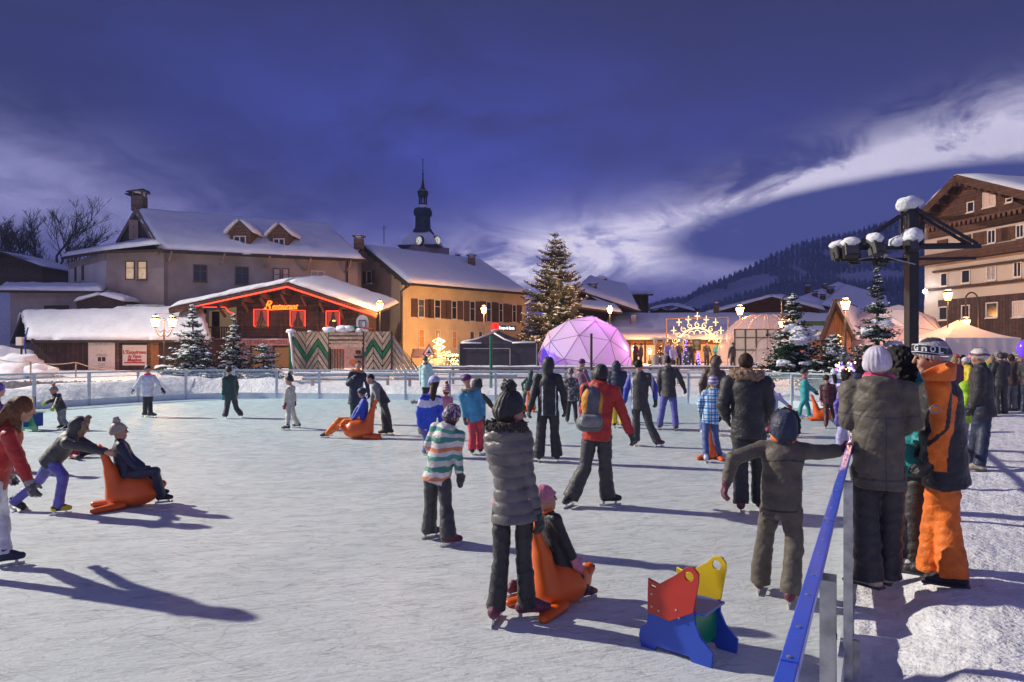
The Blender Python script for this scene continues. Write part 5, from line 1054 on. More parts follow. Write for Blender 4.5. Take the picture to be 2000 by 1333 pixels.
# --- glowing decorations before the ochre house, road sign
def decorations():
    LW = mat('bright_bulbs', (1, .9, .7), .5, em=(1, .70, .32), es=3.2); Y = 48; rnd = random.Random(2)
    r = thing('lit_fountain', 'blazing white light decoration on the fountain before the ochre house', 'light decoration', (W(857, 0, Y).x, Y, .9)); m = M(); c = W(857, 716, Y); m.lathe((c.x, Y, .9), [(.75, 0), (.8, .5), (.6, .6), (.2, .65), (.16, 1.3), (.4, 1.45), (.1, 1.5), (.07, 2.4)], 12); m.build('fountain_body', mat('stone_warm', (.4, .33, .26), .8), r)
    m = M()
    for k in range(260):
        t = rnd.random(); a = rnd.random()*6.3
        q = (1.15*(1-t)**.7+.08) if t < .55 else .28+.15*math.sin(t*30); m.ball((c.x+q*math.cos(a), Y+q*math.sin(a), .95+2.0*t), .035, 4, 3)
    m.build('bulbs', LW, r)['kind'] = 'stuff'; lamp('POINT', 'fountain_glow', (c.x, Y-1.4, 1.9), 300, (1, .66, .28), .6); lamp('POINT', 'fountain_back_glow', (c.x, Y+4.5, 1.8), 420, (1, .60, .2), .5)
    r = thing('lit_sleigh', 'low glowing white decoration right of the lit fountain', 'light decoration', (W(890, 0, Y).x, Y, .9)); m = M(); c = W(886, 716, Y); m.tube([(c.x-.9, Y, 1.1), (c.x-.6, Y, .95), (c.x+.7, Y, .95), (c.x+1, Y, 1.2)], .05, 6); m.box((c.x, Y, 1.35), (1.2, .5, .5)); m.build('frame', METAL, r); m = M()
    for k in range(150): m.ball((c.x+rnd.uniform(-.95, .95), Y-.3+rnd.uniform(-.1, .1), 1+rnd.random()*.85), .035, 4, 3)
    m.build('bulbs', LW, r)['kind'] = 'stuff'
    r = thing('iron_railing', 'black iron railing in front of the lit fountain', 'railing', (W(870, 0, 44).x, 44, .9)); z = lambda p: W(0, p, 44).z; x = lambda p: W(p, 0, 44).x
    m = M(); m.beam((x(846), 44, z(698)), (x(896), 44, z(698)), .04, .04); m.beam((x(846), 44, z(714)), (x(896), 44, z(714)), .04, .04); m.build('rail', METAL, r)
    for k in range(14): m = M(); m.box((x(846)+k*.127, 44, (z(698)+z(716))/2), (.025, .025, z(698)-z(716))); m.build('bar', METAL, r)
    Y = 43; c = W(838, 690, Y); r = thing('road_sign', 'triangular road hump warning sign with red border', 'road sign', (c.x, Y, .8)); m = M(); m.lathe((c.x, Y, .8), [(.035, 0), (.035, c.z-.6)], 8); m.build('post', STEEL, r)
    tri = lambda s, y: [(c.x+s*math.sin(a), y, c.z+.1+s*math.cos(a)) for a in (0, 2.094, 4.189)]
    m = M(); m.prism(tri(.5, Y-.04), (0, .02, 0)); o = fixn(m.build('sign_plate', mat('sign_red_paint', (.5, .03, .03), .5), r)); m = M(); m.prism(tri(.36, Y-.05), (0, .008, 0)); fixn(m.build('sign_face', mat('sign_white_paint', (.7, .68, .65), .5), o))
    m = M(); m.prism([(c.x-.2, Y-.056, c.z-.03), (c.x+.2, Y-.056, c.z-.03), (c.x+.1, Y-.056, c.z+.06), (c.x-.1, Y-.056, c.z+.06)], (0, .005, 0)); m.prism([(c.x-.06, Y-.056, c.z+.06), (c.x+.06, Y-.056, c.z+.06), (c.x+.03, Y-.056, c.z+.2), (c.x-.03, Y-.056, c.z+.2)], (0, .005, 0)); fixn(m.build('sign_symbol', METAL, o))
    r = thing('striped_awning', 'low pale awning against the ochre house corner', 'awning', (W(820, 0, 50).x, 50, 2)); m = M(); m.slab([W(802, 700, 49), W(835, 700, 49), W(835, 684, 52), W(806, 682, 52)], .1, 10, 8); m.build('canopy', mat('awning_pink', (.5, .34, .32), .8), r, True); m = M(); m.tube([W(804, 700, 49.2), (W(804, 0, 49.2).x, 49.2, .9)], .04); m.tube([W(834, 700, 49.2), (W(834, 0, 49.2).x, 49.2, .9)], .04); m.build('leg', METAL, r)
decorations()
# --- fences behind the rink
def fences():
    Y = 35; r = thing('snowy_rail_fence', 'low timber rail fence topped with snow running behind the rink', 'fence', (W(1190, 0, Y).x, Y, .3)); z = lambda p: W(0, p, Y).z; x = lambda p: W(p, 0, Y).x; GW = mat('grey_fence_wood', (.25, .2, .17), .85, .3)
    for py in (719, 727, 738): m = M(); m.beam((x(820), Y, z(py)), (x(1600), Y, z(py)), .06, .11); m.build('rail', GW, r)
    for py in (716.5, 725): m = M(); m.slab([(x(820), Y-.08, z(py)), (x(1600), Y-.08, z(py)), (x(1600), Y+.08, z(py)), (x(820), Y+.08, z(py))], .08, 160, 3, .8, 4); m.build('rail_snow', SNOW, r, True)
    for px in range(830, 1600, 55): m = M(); m.box((x(px), Y+.02, z(732)), (.12, .12, z(715)-z(752))); m.build('post', GW, r)
    Y = 31.5; r = thing('timber_barrier', 'stack of horizontal snowy planks behind the barrier below the pallet stand', 'fence', (W(720, 0, Y).x, Y, .3)); z = lambda p: W(0, p, Y).z; x = lambda p: W(p, 0, Y).x
    for py, a, b in ((732, 575, 830), (741, 590, 760), (740, 770, 900), (735, 900, 1010)): m = M(); m.beam((x(a), Y, z(py)), (x(b), Y, z(py)), .05, .13); m.build('plank', GW, r); m = M(); m.slab([(x(a), Y-.1, z(py-3)), (x(b), Y-.1, z(py-3)), (x(b), Y+.1, z(py-3)), (x(a), Y+.1, z(py-3))], .06, 60, 3, .8, a); m.build('plank_snow', SNOW, r, True)
    for px in (610, 700, 757, 800, 845, 930, 1000): m = M(); m.box((x(px), Y+.05, z(745)), (.12, .1, z(730)-z(765))); m.build('post', GW, r)
    # picket fence on the left
    r = thing('picket_fence', 'long brown picket fence half buried in snow behind the left boards', 'fence', (-16, 30, .3)); rnd = random.Random(5); A, B = Vector((W(-30, 0, 26.5).x, 26.5)), Vector((W(298, 0, 33).x, 33)); n = 74
    for k in range(n):
        p = A.lerp(B, k/n); zt = CH+(HZ-(744 if k > 50 else 745))/F*p.y+rnd.uniform(-.03, .03); m = M(); m.box((p.x, p.y, zt-.45), (.085, .03, .9+rnd.uniform(-.02, .02)), math.atan2(B.y-A.y, B.x-A.x)); m.build('picket', mat('picket_brown', (.22, .15, .12), .85, .3), r)
    for dz in (-.15, -.6): m = M(); za = CH-54/F*26.5+dz; zb_ = CH-54/F*33+dz; m.beam((A.x, A.y+.04, za), (B.x, B.y+.04, zb_), .03, .07); m.build('rail', GW, r)
    r = thing('rope_barrier', 'sagging rope on short posts in front of the poster hut', 'rope barrier', (W(100, 0, 38).x, 38, .6)); m = M(); P = [W(-20, 698, 36), W(60, 707, 37), W(148, 708, 38), W(225, 722, 39)]
    pts = []
    for a, b in zip(P, P[1:]):
        for i in range(8): t = i/8; pts.append(a.lerp(b, t)-Vector((0, 0, .12*math.sin(math.pi*t))))
    m.tube(pts+[P[-1]], .025, 5); m.build('rope', mat('rope_pale', (.5, .38, .28), .9), r)
    for p in P[:3]: m = M(); m.tube([p, (p.x, p.y, .3)], .04, 6); m.build('post', GW, r)
fences()
# ------------------------------------------------------------------ trees
NEED = mat('spruce_needles', (.028, .055, .030), .85, .5, 3); BARK = mat('bark', (.07, .05, .04), .9, .3, 6)
NEEDW = mat('lit_spruce_needles', (.060, .055, .030), .85, .5, 3)
def conifer(label, px, pyb, pyt, Y, wpx, seed, snow=.5, dens=1.0, lights=0, whorls=20, nm=None, top=.0, lumps=0, droop=.38, cat='fir tree', cone=1.0):
    b = W(px, pyb, Y); zb = min(b.z, gz(b.x, Y)+.1) if lumps == 0 else b.z; H = W(px, pyt, Y).z-zb; Rm = wpx/2/F*Y; rnd = random.Random(seed); root = thing('snowy_fir_tree' if not lights else 'lit_fir_tree', label, cat, (b.x, Y, zb), None if lights else 'snowy firs round the rink')
    m = M(); m.tube([(b.x, Y, zb-.2), (b.x+rnd.uniform(-.05, .05), Y, zb+H*.5), (b.x, Y, zb+H)], [H*.018+.03, H*.011+.02, .012], 7); m.build('trunk', BARK, root)
    fol = M(); sn = M(); bulbs = M(); nw = int(whorls)
    for i in range(nw):
        t = (i+.3)/nw; t = t**.92; z = zb+H*(.06+.92*t)+rnd.uniform(-.4, .4)*H/nw; L0 = Rm*((1-t)**cone*.96+.05)
        nb = int((7 if t < .5 else 5)*dens)+1
        for k in range(nb):
            a = 2*math.pi*(k+rnd.random()*.8)/nb+i*1.3; L = L0*rnd.uniform(.5, 1.2); z += rnd.uniform(-.35, .35)*H/nw; d = Vector((math.cos(a), math.sin(a), 0))
            dr = droop*(1-t)*L; up = L*(.22+.5*t); n = max(4, int(L/.16)); pts = []
            for j in range(n+1): s = j/n; pts.append(Vector((b.x, Y, z))+d*L*s+Vector((0, 0, -dr*math.sin(s*2.2)+up*s*s*.5-L*.10*s)))
            sz = .055+.05*min(L, 2)
            fol.tube([pts[0], pts[n//2], pts[-1]], [.02, .012, .004], 3, False)
            sd = Vector((-d.y, d.x, 0))
            for j in range(1, n+1):
                s = j/n; p = pts[j]; wd = L*.34*(1-s*.75)*rnd.uniform(.6, 1.1)+.05
                for sg in (-1, 1):
                    e = p+sd*sg*wd+d*wd*.55+Vector((0, 0, -wd*rnd.uniform(.05, .35)))
                    q = 3 if wd > .3 else 2                                # needle sprays along each twig
                    for c in range(q):
                        u = (c+.3)/q; c0 = p.lerp(e, u); c1 = p.lerp(e, min(1.15, u+1.0/q+.1)); r_ = sz*rnd.uniform(.6, 1.15); o = Vector((rnd.uniform(-1, 1), rnd.uniform(-1, 1), rnd.uniform(-1.2, .4))).normalized()*r_
                        o2 = Vector((rnd.uniform(-1, 1), rnd.uniform(-1, 1), rnd.uniform(-.6, .8))).normalized()*r_
                        fol.add([c0, c1, c0.lerp(c1, .4)+o, c0.lerp(c1, .5)-o*.8, c0.lerp(c1, .45)+o2], [(0, 2, 1), (0, 1, 3), (0, 4, 1)])
                    if rnd.random() < snow:
                        c0 = p.lerp(e, rnd.uniform(.1, .7)); r_ = sz*rnd.uniform(.5, 1.25); dd = (e-p).normalized(); f2 = dd.cross(Vector((0, 0, 1)))
                        l_ = r_*rnd.uniform(1, 2.2); h_ = r_*.45
                        c0 = c0+Vector((0, 0, r_*.55))
                        sn.add([c0-dd*l_, c0+f2*r_*.6, c0+dd*l_, c0-f2*r_*.6, c0+Vector((0, 0, h_)), c0-Vector((0, 0, h_*.3))], [(0, 1, 4), (1, 2, 4), (2, 3, 4), (3, 0, 4), (1, 0, 5), (2, 1, 5), (3, 2, 5), (0, 3, 5)])
                if lights and rnd.random() < lights: bulbs.ball(p+sd*wd*rnd.uniform(-1, 1)+Vector((0, 0, .06)), .032, 4, 3)
            if snow > .2 and rnd.random() < .4*snow+.08: q = pts[int(n*.6)]; sn.ball(q+Vector((0, 0, sz*.7)), (sz*rnd.uniform(1.2, 2.6), sz*rnd.uniform(1.2, 2.4), sz*rnd.uniform(.5, .9)), 8, 5, .4, k+i)
    for k in range(lumps):
        t = rnd.uniform(.05, .55); a = rnd.uniform(3.3, 6.1); rr = Rm*(1-t)*rnd.uniform(.5, .85); r_ = rnd.uniform(.13, .30)*Rm/1.6
        sn.ball((b.x+rr*math.cos(a), Y+rr*math.sin(a), zb+H*t+.1), (r_*rnd.uniform(1, 1.5), r_, r_*.6), 14, 9, .8, k+seed)
    f = fol.build('branches', nm or NEED, root); f['kind'] = 'stuff'
    if sn.v: sn.build('branch_snow', SNOW, root)['kind'] = 'stuff'
    if lights: bulbs.build('fairy_lights', mat('tree_bulb', (1, .8, .5), .5, em=(1, .66, .30), es=1.2), root)['kind'] = 'stuff'
    return root
conifer('tall fir covered in warm fairy lights rising behind the purple dome', 1084, 720, 452, 57, 185, 1, snow=.30, lights=.18, whorls=36, nm=NEEDW, cone=.72, dens=1.7)
lamp('POINT', 'tree_glow', (W(1084, 0, 53).x, 52.5, 6), 700, (1, .68, .36), 2.5)
conifer('broad snowy fir between the poster hut and the chalet', 376, 748, 596, 35, 176, 2, snow=.5, whorls=22, cone=1.5, dens=1.4)
conifer('thin snowy fir with a bare leader left of the chalet entrance', 457, 738, 612, 36, 110, 3, snow=.5, whorls=18, cone=1.5, dens=1.2)
conifer('small round snowy fir before the chalet sign', 516, 735, 668, 36, 100, 4, snow=.5, whorls=13, cone=.8, dens=1.2)
conifer('snowy fir bulging with white lumps beside the clear dome', 1548, 730, 568, 30, 150, 5, snow=.22, whorls=24, lumps=9, cone=1.3, dens=1.3)
conifer('slim snowy fir with a tall bare tip left of the mast', 1713, 742, 522, 28, 136, 6, snow=.2, whorls=26, lumps=6, cone=1.3, dens=1.2)
conifer('low snow laden fir between the two taller firs', 1626, 738, 650, 29, 106, 7, snow=.3, whorls=13, lumps=8, cone=.8)
conifer('small bushy fir tucked behind the low snow laden fir', 1582, 735, 672, 29.5, 70, 8, snow=.4, whorls=9, cone=.8)
conifer('little fir with warm fairy lights behind the low snow laden fir', 1640, 722, 655, 37, 34, 9, snow=.1, lights=.35, whorls=9, cone=.9)
conifer('dark little fir between the two patio heaters and the hall', 1290, 716, 668, 52, 22, 12, snow=.1, lights=.2, whorls=9, cone=.9)
def bare_tree(px, pyb, pyt, Y, seed, label, spread=1.0):
    b = W(px, pyb, Y); H = W(px, pyt, Y).z-b.z; rnd = random.Random(seed); root = thing('bare_tree', label, 'bare tree', (b.x, Y, b.z), 'leafless trees on the left slope'); tr = M(); cr = M()
    def grow(p, d, L, r, depth):
        n = 3; pts = [p]; q = p; dd = d
        for i in range(n): dd = (dd+Vector((rnd.gauss(0, .10), rnd.gauss(0, .10), .05))).normalized(); q = q+dd*L/n; pts.append(q)
        (tr if depth < 1 else cr).tube(pts, [r, r*.85, r*.7, r*.55], 5 if depth < 2 else 3, False)
        if depth >= 5: return
        for k in range(4 if depth < 4 else 5):
            t = rnd.uniform(.3, 1); base = pts[min(3, int(t*3)+(1 if t > .5 else 0))]; ax = Vector((rnd.gauss(0, 1), rnd.gauss(0, 1), rnd.gauss(0, .3))).normalized(); nd_ = (dd*.9+ax*.62*spread+Vector((0, 0, .12))).normalized()
            grow(base, nd_, L*rnd.uniform(.55, .74), max(r*.55, .018), depth+1)
    grow(b, Vector((rnd.gauss(0, .04), 0, 1)), H*.46, H*.020, 0)
    tr.build('trunk', BARK, root); c = cr.build('crown', mat('twigs_dark', (.055, .042, .045), .9, .3), root)
for a in ((113, 592, 392, 82, 11, 'tallest leafless tree on the slope left of the grey house', .9), (32, 585, 418, 86, 12, 'leafless tree nearest the photo edge on the left slope', .9), (160, 575, 450, 84, 13, 'low leafless tree touching the grey house wing', 1.1), (72, 590, 450, 88, 14, 'slim leafless tree left of the tallest one', .8), (8, 590, 440, 90, 15, 'leafless tree cut by the photo edge', 1)): bare_tree(*a)
def slope_things():
    Y = 75; r = thing('hillside_barn', 'dark barn roof half hidden by leafless trees on the slope', 'barn', (W(25, 0, Y).x, Y, 12)); c = W(20, 500, Y); m = M(); m.prism([(c.x-4, Y, c.z-3.2), (c.x+3.5, Y, c.z-3.2), (c.x+3.5, Y, c.z-1.2), (c.x-.2, Y, c.z), (c.x-4, Y, c.z-1)], (0, 6, 0)); fixn(m.build('wall', WOODD, r)); poly_roof('roof', r, [(c.x-4.6, Y-1, c.z-.9), (c.x-.2, Y-1, c.z+.3), (c.x-.2, Y+7, c.z+.3), (c.x-4.6, Y+7, c.z-.9)], .3, nu=8, nv=6)
    poly_roof('roof', r, [(c.x-.2, Y-1, c.z+.3), (c.x+4.2, Y-1, c.z-1.3), (c.x+4.2, Y+7, c.z-1.3), (c.x-.2, Y+7, c.z+.3)], .3, nu=8, nv=6)
    for i, (px, py, Yk, rr) in enumerate(((36, 700, 40, 1.2), (16, 718, 38, 1.0), (72, 716, 38.5, .9), (2, 690, 43, 2.0))):
        c = W(px, py, Yk); m = M(); m.ball((c.x, Yk, c.z-rr*.35), (rr*1.2, rr*.8, rr*.55), 28, 16, .35, i); m.build('snow_heap', SNOW, smooth=True, label=['rounded snow heap beside the hut meter box', 'low snow heap at the photo edge by the rope', 'snow heap against the hut corner', 'tallest snow heap rising left of the hut'][i], cat='snow heap')
slope_things()
# ------------------------------------------------------------------ soft bodies: blended distance fields turned into one surface
class SD:
    def __init__(s, vox): s.v = vox; s.p = []; s.cuts = []; s.post = []
    def flat(s, *a, **k): s.cap(*a, **k); s.p[-1] = ('f',)+s.p[-1][1:]; return s
    def cap(s, a, b, r0, r1=None, bl=.02, f=None, k=1.0, sub=False, u=None):
        s.p.append(('c', np.array(a, float), np.array(b, float), r0, r0 if r1 is None else r1, bl, None if f is None else np.array(f, float), k, sub, u)); return s
    def ell(s, c, r, m=None, bl=.02, sub=False, u=None):
        s.p.append(('e', np.array(c, float), np.array(r, float), None if m is None else np.array(m, float), 0, bl, None, 1, sub, u)); return s
    def cut(s, p, n): s.cuts.append((np.array(p, float), np.array(n, float))); return s
    def mesh(s):
        v = s.v; lo = np.full(3, 1e9); hi = -lo
        for q in s.p:
            if q[8]: continue
            if q[0] in 'cf': R_ = max(q[3], q[4])*max(1, 1); a, b = np.minimum(q[1], q[2])-R_, np.maximum(q[1], q[2])+R_
            else: R_ = q[2].max(); a, b = q[1]-R_, q[1]+R_
            lo = np.minimum(lo, a); hi = np.maximum(hi, b)
        lo -= .05+2*v; hi += .05+2*v; n = np.ceil((hi-lo)/v).astype(int)+1
        D = np.full(n, .4, np.float32); U = np.zeros(n, np.float32); ax = [lo[i]+np.arange(n[i])*v for i in range(3)]
        for q in s.p:
            bl = q[5]
            if q[0] in 'cf': R_ = max(q[3], q[4]); a, b = np.minimum(q[1], q[2])-R_, np.maximum(q[1], q[2])+R_
            else: R_ = q[2].max(); a, b = q[1]-R_, q[1]+R_
            mg = bl+3*v+.03; i0 = np.maximum(0, np.floor((a-mg-lo)/v).astype(int)); i1 = np.minimum(n, np.ceil((b+mg-lo)/v).astype(int)+1)
            if (i1 <= i0).any(): continue
            sl = tuple(slice(i0[i], i1[i]) for i in range(3))
            X_, Y_, Z_ = np.meshgrid(*[ax[i][sl[i]] for i in range(3)], indexing='ij', sparse=True)
            if q[0] in 'cf':
                A, B = q[1], q[2]; d = B-A; L2 = max(d@d, 1e-9); px, py, pz = X_-A[0], Y_-A[1], Z_-A[2]
                t0 = (px*d[0]+py*d[1]+pz*d[2])/L2; t = np.clip(t0, 0, 1); tt = np.maximum(t0, 0) if q[0] == 'f' else t; px, py, pz = px-tt*d[0], py-tt*d[1], pz-tt*d[2]
                if q[6] is not None and q[7] != 1: f = q[6]; w_ = (px*f[0]+py*f[1]+pz*f[2])*(q[7]-1); px, py, pz = px+w_*f[0], py+w_*f[1], pz+w_*f[2]
                e = np.sqrt(px*px+py*py+pz*pz)-(q[3]+(q[4]-q[3])*t)
                if q[0] == 'f': e = np.maximum(e, (t0-1)*math.sqrt(L2))
            else:
                px, py, pz = X_-q[1][0], Y_-q[1][1], Z_-q[1][2]; m = q[3]
                if m is not None: px, py, pz = [m[0][i]*px+m[1][i]*py+m[2][i]*pz for i in range(3)]   # columns of m are the local axes
                r = q[2]; k1 = np.sqrt((px/r[0])**2+(py/r[1])**2+(pz/r[2])**2); k2 = np.sqrt((px/r[0]**2)**2+(py/r[1]**2)**2+(pz/r[2]**2)**2); e = k1*(k1-1)/np.maximum(k2, 1e-6)
            d0 = D[sl]
            if q[8]: h = np.clip(.5-.5*(d0+e)/bl, 0, 1); D[sl] = d0*(1-h)-e*h+bl*h*(1-h)
            else:
                if q[9] is not None: o, dr, off = q[9]; uu = (X_-o[0])*dr[0]+(Y_-o[1])*dr[1]+(Z_-o[2])*dr[2]+off; U[sl] = np.where(e < d0, uu, U[sl])
                h = np.clip(.5+.5*(e-d0)/bl, 0, 1); D[sl] = e*(1-h)+d0*h-bl*h*(1-h)
        if s.post or s.cuts:
            X_, Y_, Z_ = np.meshgrid(*ax, indexing='ij', sparse=True)
            for f in s.post: near = np.abs(D) < .08; D = np.where(near, D+f(X_, Y_, Z_, U), D)
            for p, nn in s.cuts: D = np.maximum(D, (X_-p[0])*nn[0]+(Y_-p[1])*nn[1]+(Z_-p[2])*nn[2])
        # surface nets
        S = D < 0; C = np.zeros(n-1, np.int8)
        for i in (0, 1):
            for j in (0, 1):
                for k in (0, 1): C += S[i:n[0]-1+i, j:n[1]-1+j, k:n[2]-1+k]
        act = (C > 0) & (C < 8); idx = np.full(n-1, -1, np.int64); cells = np.argwhere(act); idx[act] = np.arange(len(cells))
        acc = np.zeros((len(cells), 3)); cnt = np.zeros(len(cells)); ci, cj, ck = cells.T
        for axn in range(3):
            o1, o2 = [a for a in range(3) if a != axn]
            for p in (0, 1):
                for r in (0, 1):
                    off = [0, 0, 0]; off[o1] = p; off[o2] = r; a = D[ci+off[0], cj+off[1], ck+off[2]]; off2 = list(off); off2[axn] = 1; b = D[ci+off2[0], cj+off2[1], ck+off2[2]]
                    x = (a < 0) != (b < 0); t = np.where(x, a/np.where(x, a-b, 1), 0); q = np.zeros((len(cells), 3)); q[:, o1] = p; q[:, o2] = r; q[:, axn] = t; acc += q*x[:, None]; cnt += x
        V = lo+(cells+acc/cnt[:, None])*v; Fs = []
        for axn in range(3):
            o1, o2 = [(1, 2), (2, 0), (0, 1)][axn]; sl0 = [slice(None)]*3; sl1 = [slice(None)]*3; sl0[axn] = slice(0, -1); sl1[axn] = slice(1, None)
            a, b = S[tuple(sl0)], S[tuple(sl1)]; e = np.argwhere(a != b); e = e[(e[:, o1] > 0) & (e[:, o2] > 0) & (e[:, o1] < n[o1]-1) & (e[:, o2] < n[o2]-1)]
            if not len(e): continue
            def g(d1, d2): c = e.copy(); c[:, o1] += d1; c[:, o2] += d2; return idx[c[:, 0], c[:, 1], c[:, 2]]
            q = np.stack([g(-1, -1), g(0, -1), g(0, 0), g(-1, 0)], 1); ins = a[tuple(e.T)]; q[~ins] = q[~ins][:, ::-1]; Fs.append(q)
        return V, np.concatenate(Fs) if Fs else np.zeros((0, 4), int)
    def build(s, name, m, parent, region=None):
        V, Q = s.mesh(); off = np.array(wpos(parent)); me = bpy.data.meshes.new(name); me.vertices.add(len(V)); me.vertices.foreach_set('co', (V-off).ravel())
        me.loops.add(len(Q)*4); me.polygons.add(len(Q)); me.loops.foreach_set('vertex_index', Q.ravel()); me.polygons.foreach_set('loop_start', np.arange(len(Q))*4); me.polygons.foreach_set('use_smooth', [True]*len(Q))
        for mm in (m if isinstance(m, (list, tuple)) else [m]): me.materials.append(mm)
        if region is not None: me.polygons.foreach_set('material_index', region(V[Q].mean(1)).astype(np.int32))
        me.update(); me.validate(); o = bpy.data.objects.new(name, me); COL.objects.link(o); o.parent = parent; return o
def folds(amp, sc=1.0, seed=0, zs=1.6):
    r = np.random.RandomState(seed); w_ = [(r.normal(size=3), r.rand()*6.3, f) for f in (9, 14, 23, 34) for _ in range(2)]; c_ = [(np.array((r.normal()*.8, r.normal()*.8, 1.0)), r.rand()*6.3, f) for f in (13, 21, 31)]
    def f(X_, Y_, Z_, U):
        wx = .035*np.sin(Z_*9+seed+X_*7); o = 0
        for (d, ph, fr) in w_: d = d/np.linalg.norm(d); o = o+np.sin((d[0]*(X_+wx)+d[1]*Y_+d[2]*zs*Z_)*fr*sc+ph)*(9/fr)
        g = 0
        for d, ph, fr in c_:                               # sharp creases, mostly lying across the limb
            q = np.sin((d[0]*X_+d[1]*Y_+d[2]*Z_+wx*1.6)*fr*sc+ph+1.1*np.sin(X_*17*sc+Y_*13*sc+seed)); g = g+(1-np.abs(q))**5*(13/fr)**.5
        return (amp*(.5*o+.7*g)).astype(np.float32)
    return f
def puff(period, amp): return lambda X_, Y_, Z_, U: (amp*(1-1.9*np.sqrt(np.abs(np.sin(np.pi*U/period))))).astype(np.float32)
def shag(amp, fr, seed=0):
    r = np.random.RandomState(seed); w_ = [(r.normal(size=3)*fr*r.uniform(.5, 1.5), r.rand()*6.3) for _ in range(12)]
    return lambda X_, Y_, Z_, U: (amp*sum(np.sin(d[0]*X_+d[1]*Y_+d[2]*Z_+p) for d, p in w_)/3).astype(np.float32)
# cloth colours
def cloth(name, c, rough=.52, **k):
    m = mat('cloth_'+name, c, rough, k.pop('vary', .25), k.pop('scale', 11), k.pop('bump', .010), k.pop('bscale', 17), spec=k.pop('spec', .45), **k)
    for n in m.node_tree.nodes:                            # crumple: a warped, streaky noise rather than an even grain
        if n.type == 'TEX_NOISE' and abs(n.inputs['Scale'].default_value-17) < .1: n.inputs['Distortion'].default_value = 1.4; n.inputs['Roughness'].default_value = .5
    m.node_tree.nodes['Principled BSDF'].inputs['Sheen Weight'].default_value = .15
    return m
SKIN = mat('skin', (.50, .27, .19), .55, .10, 20, .0006, 120, spec=.35)
C = dict(black=cloth('black', (.018, .017, .021)), char=cloth('charcoal', (.040, .038, .041)), taupe=cloth('taupe_puffer', (.12, .108, .11), .42, bump=.003), navy=cloth('navy', (.018, .025, .06)), red=cloth('red', (.42, .022, .018)), crimson=cloth('crimson', (.30, .02, .03)),
         white=cloth('white', (.62, .64, .72)), cream=cloth('cream', (.50, .49, .42)), mint=cloth('mint', (.45, .66, .62)), blue=cloth('royal_blue', (.015, .05, .42)), purple=cloth('violet', (.10, .09, .36)), dpurple=cloth('deep_purple', (.10, .015, .13)),
         teal=cloth('teal', (.02, .30, .32)), sky=cloth('sky_blue', (.06, .30, .48)), coral=cloth('coral', (.62, .05, .07)), yellow=cloth('yellow', (.62, .46, .01)), lime=cloth('lime', (.32, .55, .01)), olive=cloth('olive_brown', (.095, .080, .060), .6, bump=.004),
         brown=cloth('brown_cloth', (.075, .045, .035)), orange=cloth('orange_cloth', (.75, .16, .008), .6), pink=cloth('pink', (.62, .22, .30)), hotpink=cloth('hot_pink', (.65, .05, .18)), grey=cloth('grey_cloth', (.20, .20, .21)), lav=cloth('lavender', (.40, .38, .62)), denim=cloth('denim_blue', (.05, .09, .26)),
         dgreen=cloth('bottle_green', (.02, .06, .05)), maroon=cloth('maroon', (.12, .02, .045)), mauve=cloth('mauve', (.20, .10, .16)), fur=cloth('fur_tan', (.30, .20, .12), .9, bump=.02, bscale=60), furd=cloth('fur_dark', (.04, .028, .024), .9, bump=.02, bscale=60), beige=cloth('beige', (.42, .34, .28)), knitw=cloth('knit_lilac', (.60, .55, .64), .9, bump=.012, bscale=45),
         stripe=cloth('multi_stripe', (1, 1, 1), pat=stripes([(.05, .30, .24), (.6, .58, .56), (.62, .20, .09), (.62, .6, .58), (.04, .22, .17), (.55, .52, .5)], .30)), plaid=cloth('blue_plaid', (1, 1, 1), pat=plaid((.75, .85, .95), (.10, .32, .60), (.12, .14, .2), .11)),
         bw=cloth('blue_white_blocks', (1, 1, 1), pat=stripes([(.02, .07, .55), (.02, .07, .55), (.6, .6, .75), (.02, .06, .5)], .62, off=-.25)), camo=cloth('camo', (1, 1, 1), pat=spots([(.03, .03, .04), (.16, .15, .15), (.06, .05, .06), (.3, .28, .28)], 22)), mplaid=cloth('maroon_check', (1, 1, 1), pat=plaid((.26, .07, .11), (.09, .02, .05), (.4, .2, .25), .07)),
         vspot=cloth('violet_quilt', (1, 1, 1), pat=spots([(.10, .06, .42), (.06, .04, .30), (.22, .18, .62)], 30)), hs=cloth('hat_stripe', (1, 1, 1), pat=stripes([(.45, .04, .10), (.5, .4, .42)], .05)), hg=cloth('grey_stripe', (1, 1, 1), pat=stripes([(.36, .33, .36), (.04, .035, .05)], .10)), hp=cloth('purple_fleck', (1, 1, 1), pat=spots([(.07, .03, .09), (.4, .3, .38), (.03, .02, .04)], 40)), hv=cloth('violet_stripe', (1, 1, 1), pat=stripes([(.16, .13, .3), (.45, .42, .55)], .06)))
HAIR = {k: mat('hair_'+k, c, .6, .4, 40, .006, 90) for k, c in dict(brown=(.045, .022, .012), dark=(.018, .011, .009), auburn=(.13, .055, .024), blond=(.35, .24, .12), black=(.010, .008, .008)).items()}
BLADE = mat('skate_steel', (.6, .6, .62), .25, .1, metal=.9); EYE = mat('eye_dark', (.03, .02, .02), .2)
def V3(p): return np.array((p[0], p[1], p[2]), float)
def unit(v): v = np.array(v, float); return v/max(np.linalg.norm(v), 1e-9)
def lp(a, b, t): return a+(b-a)*t
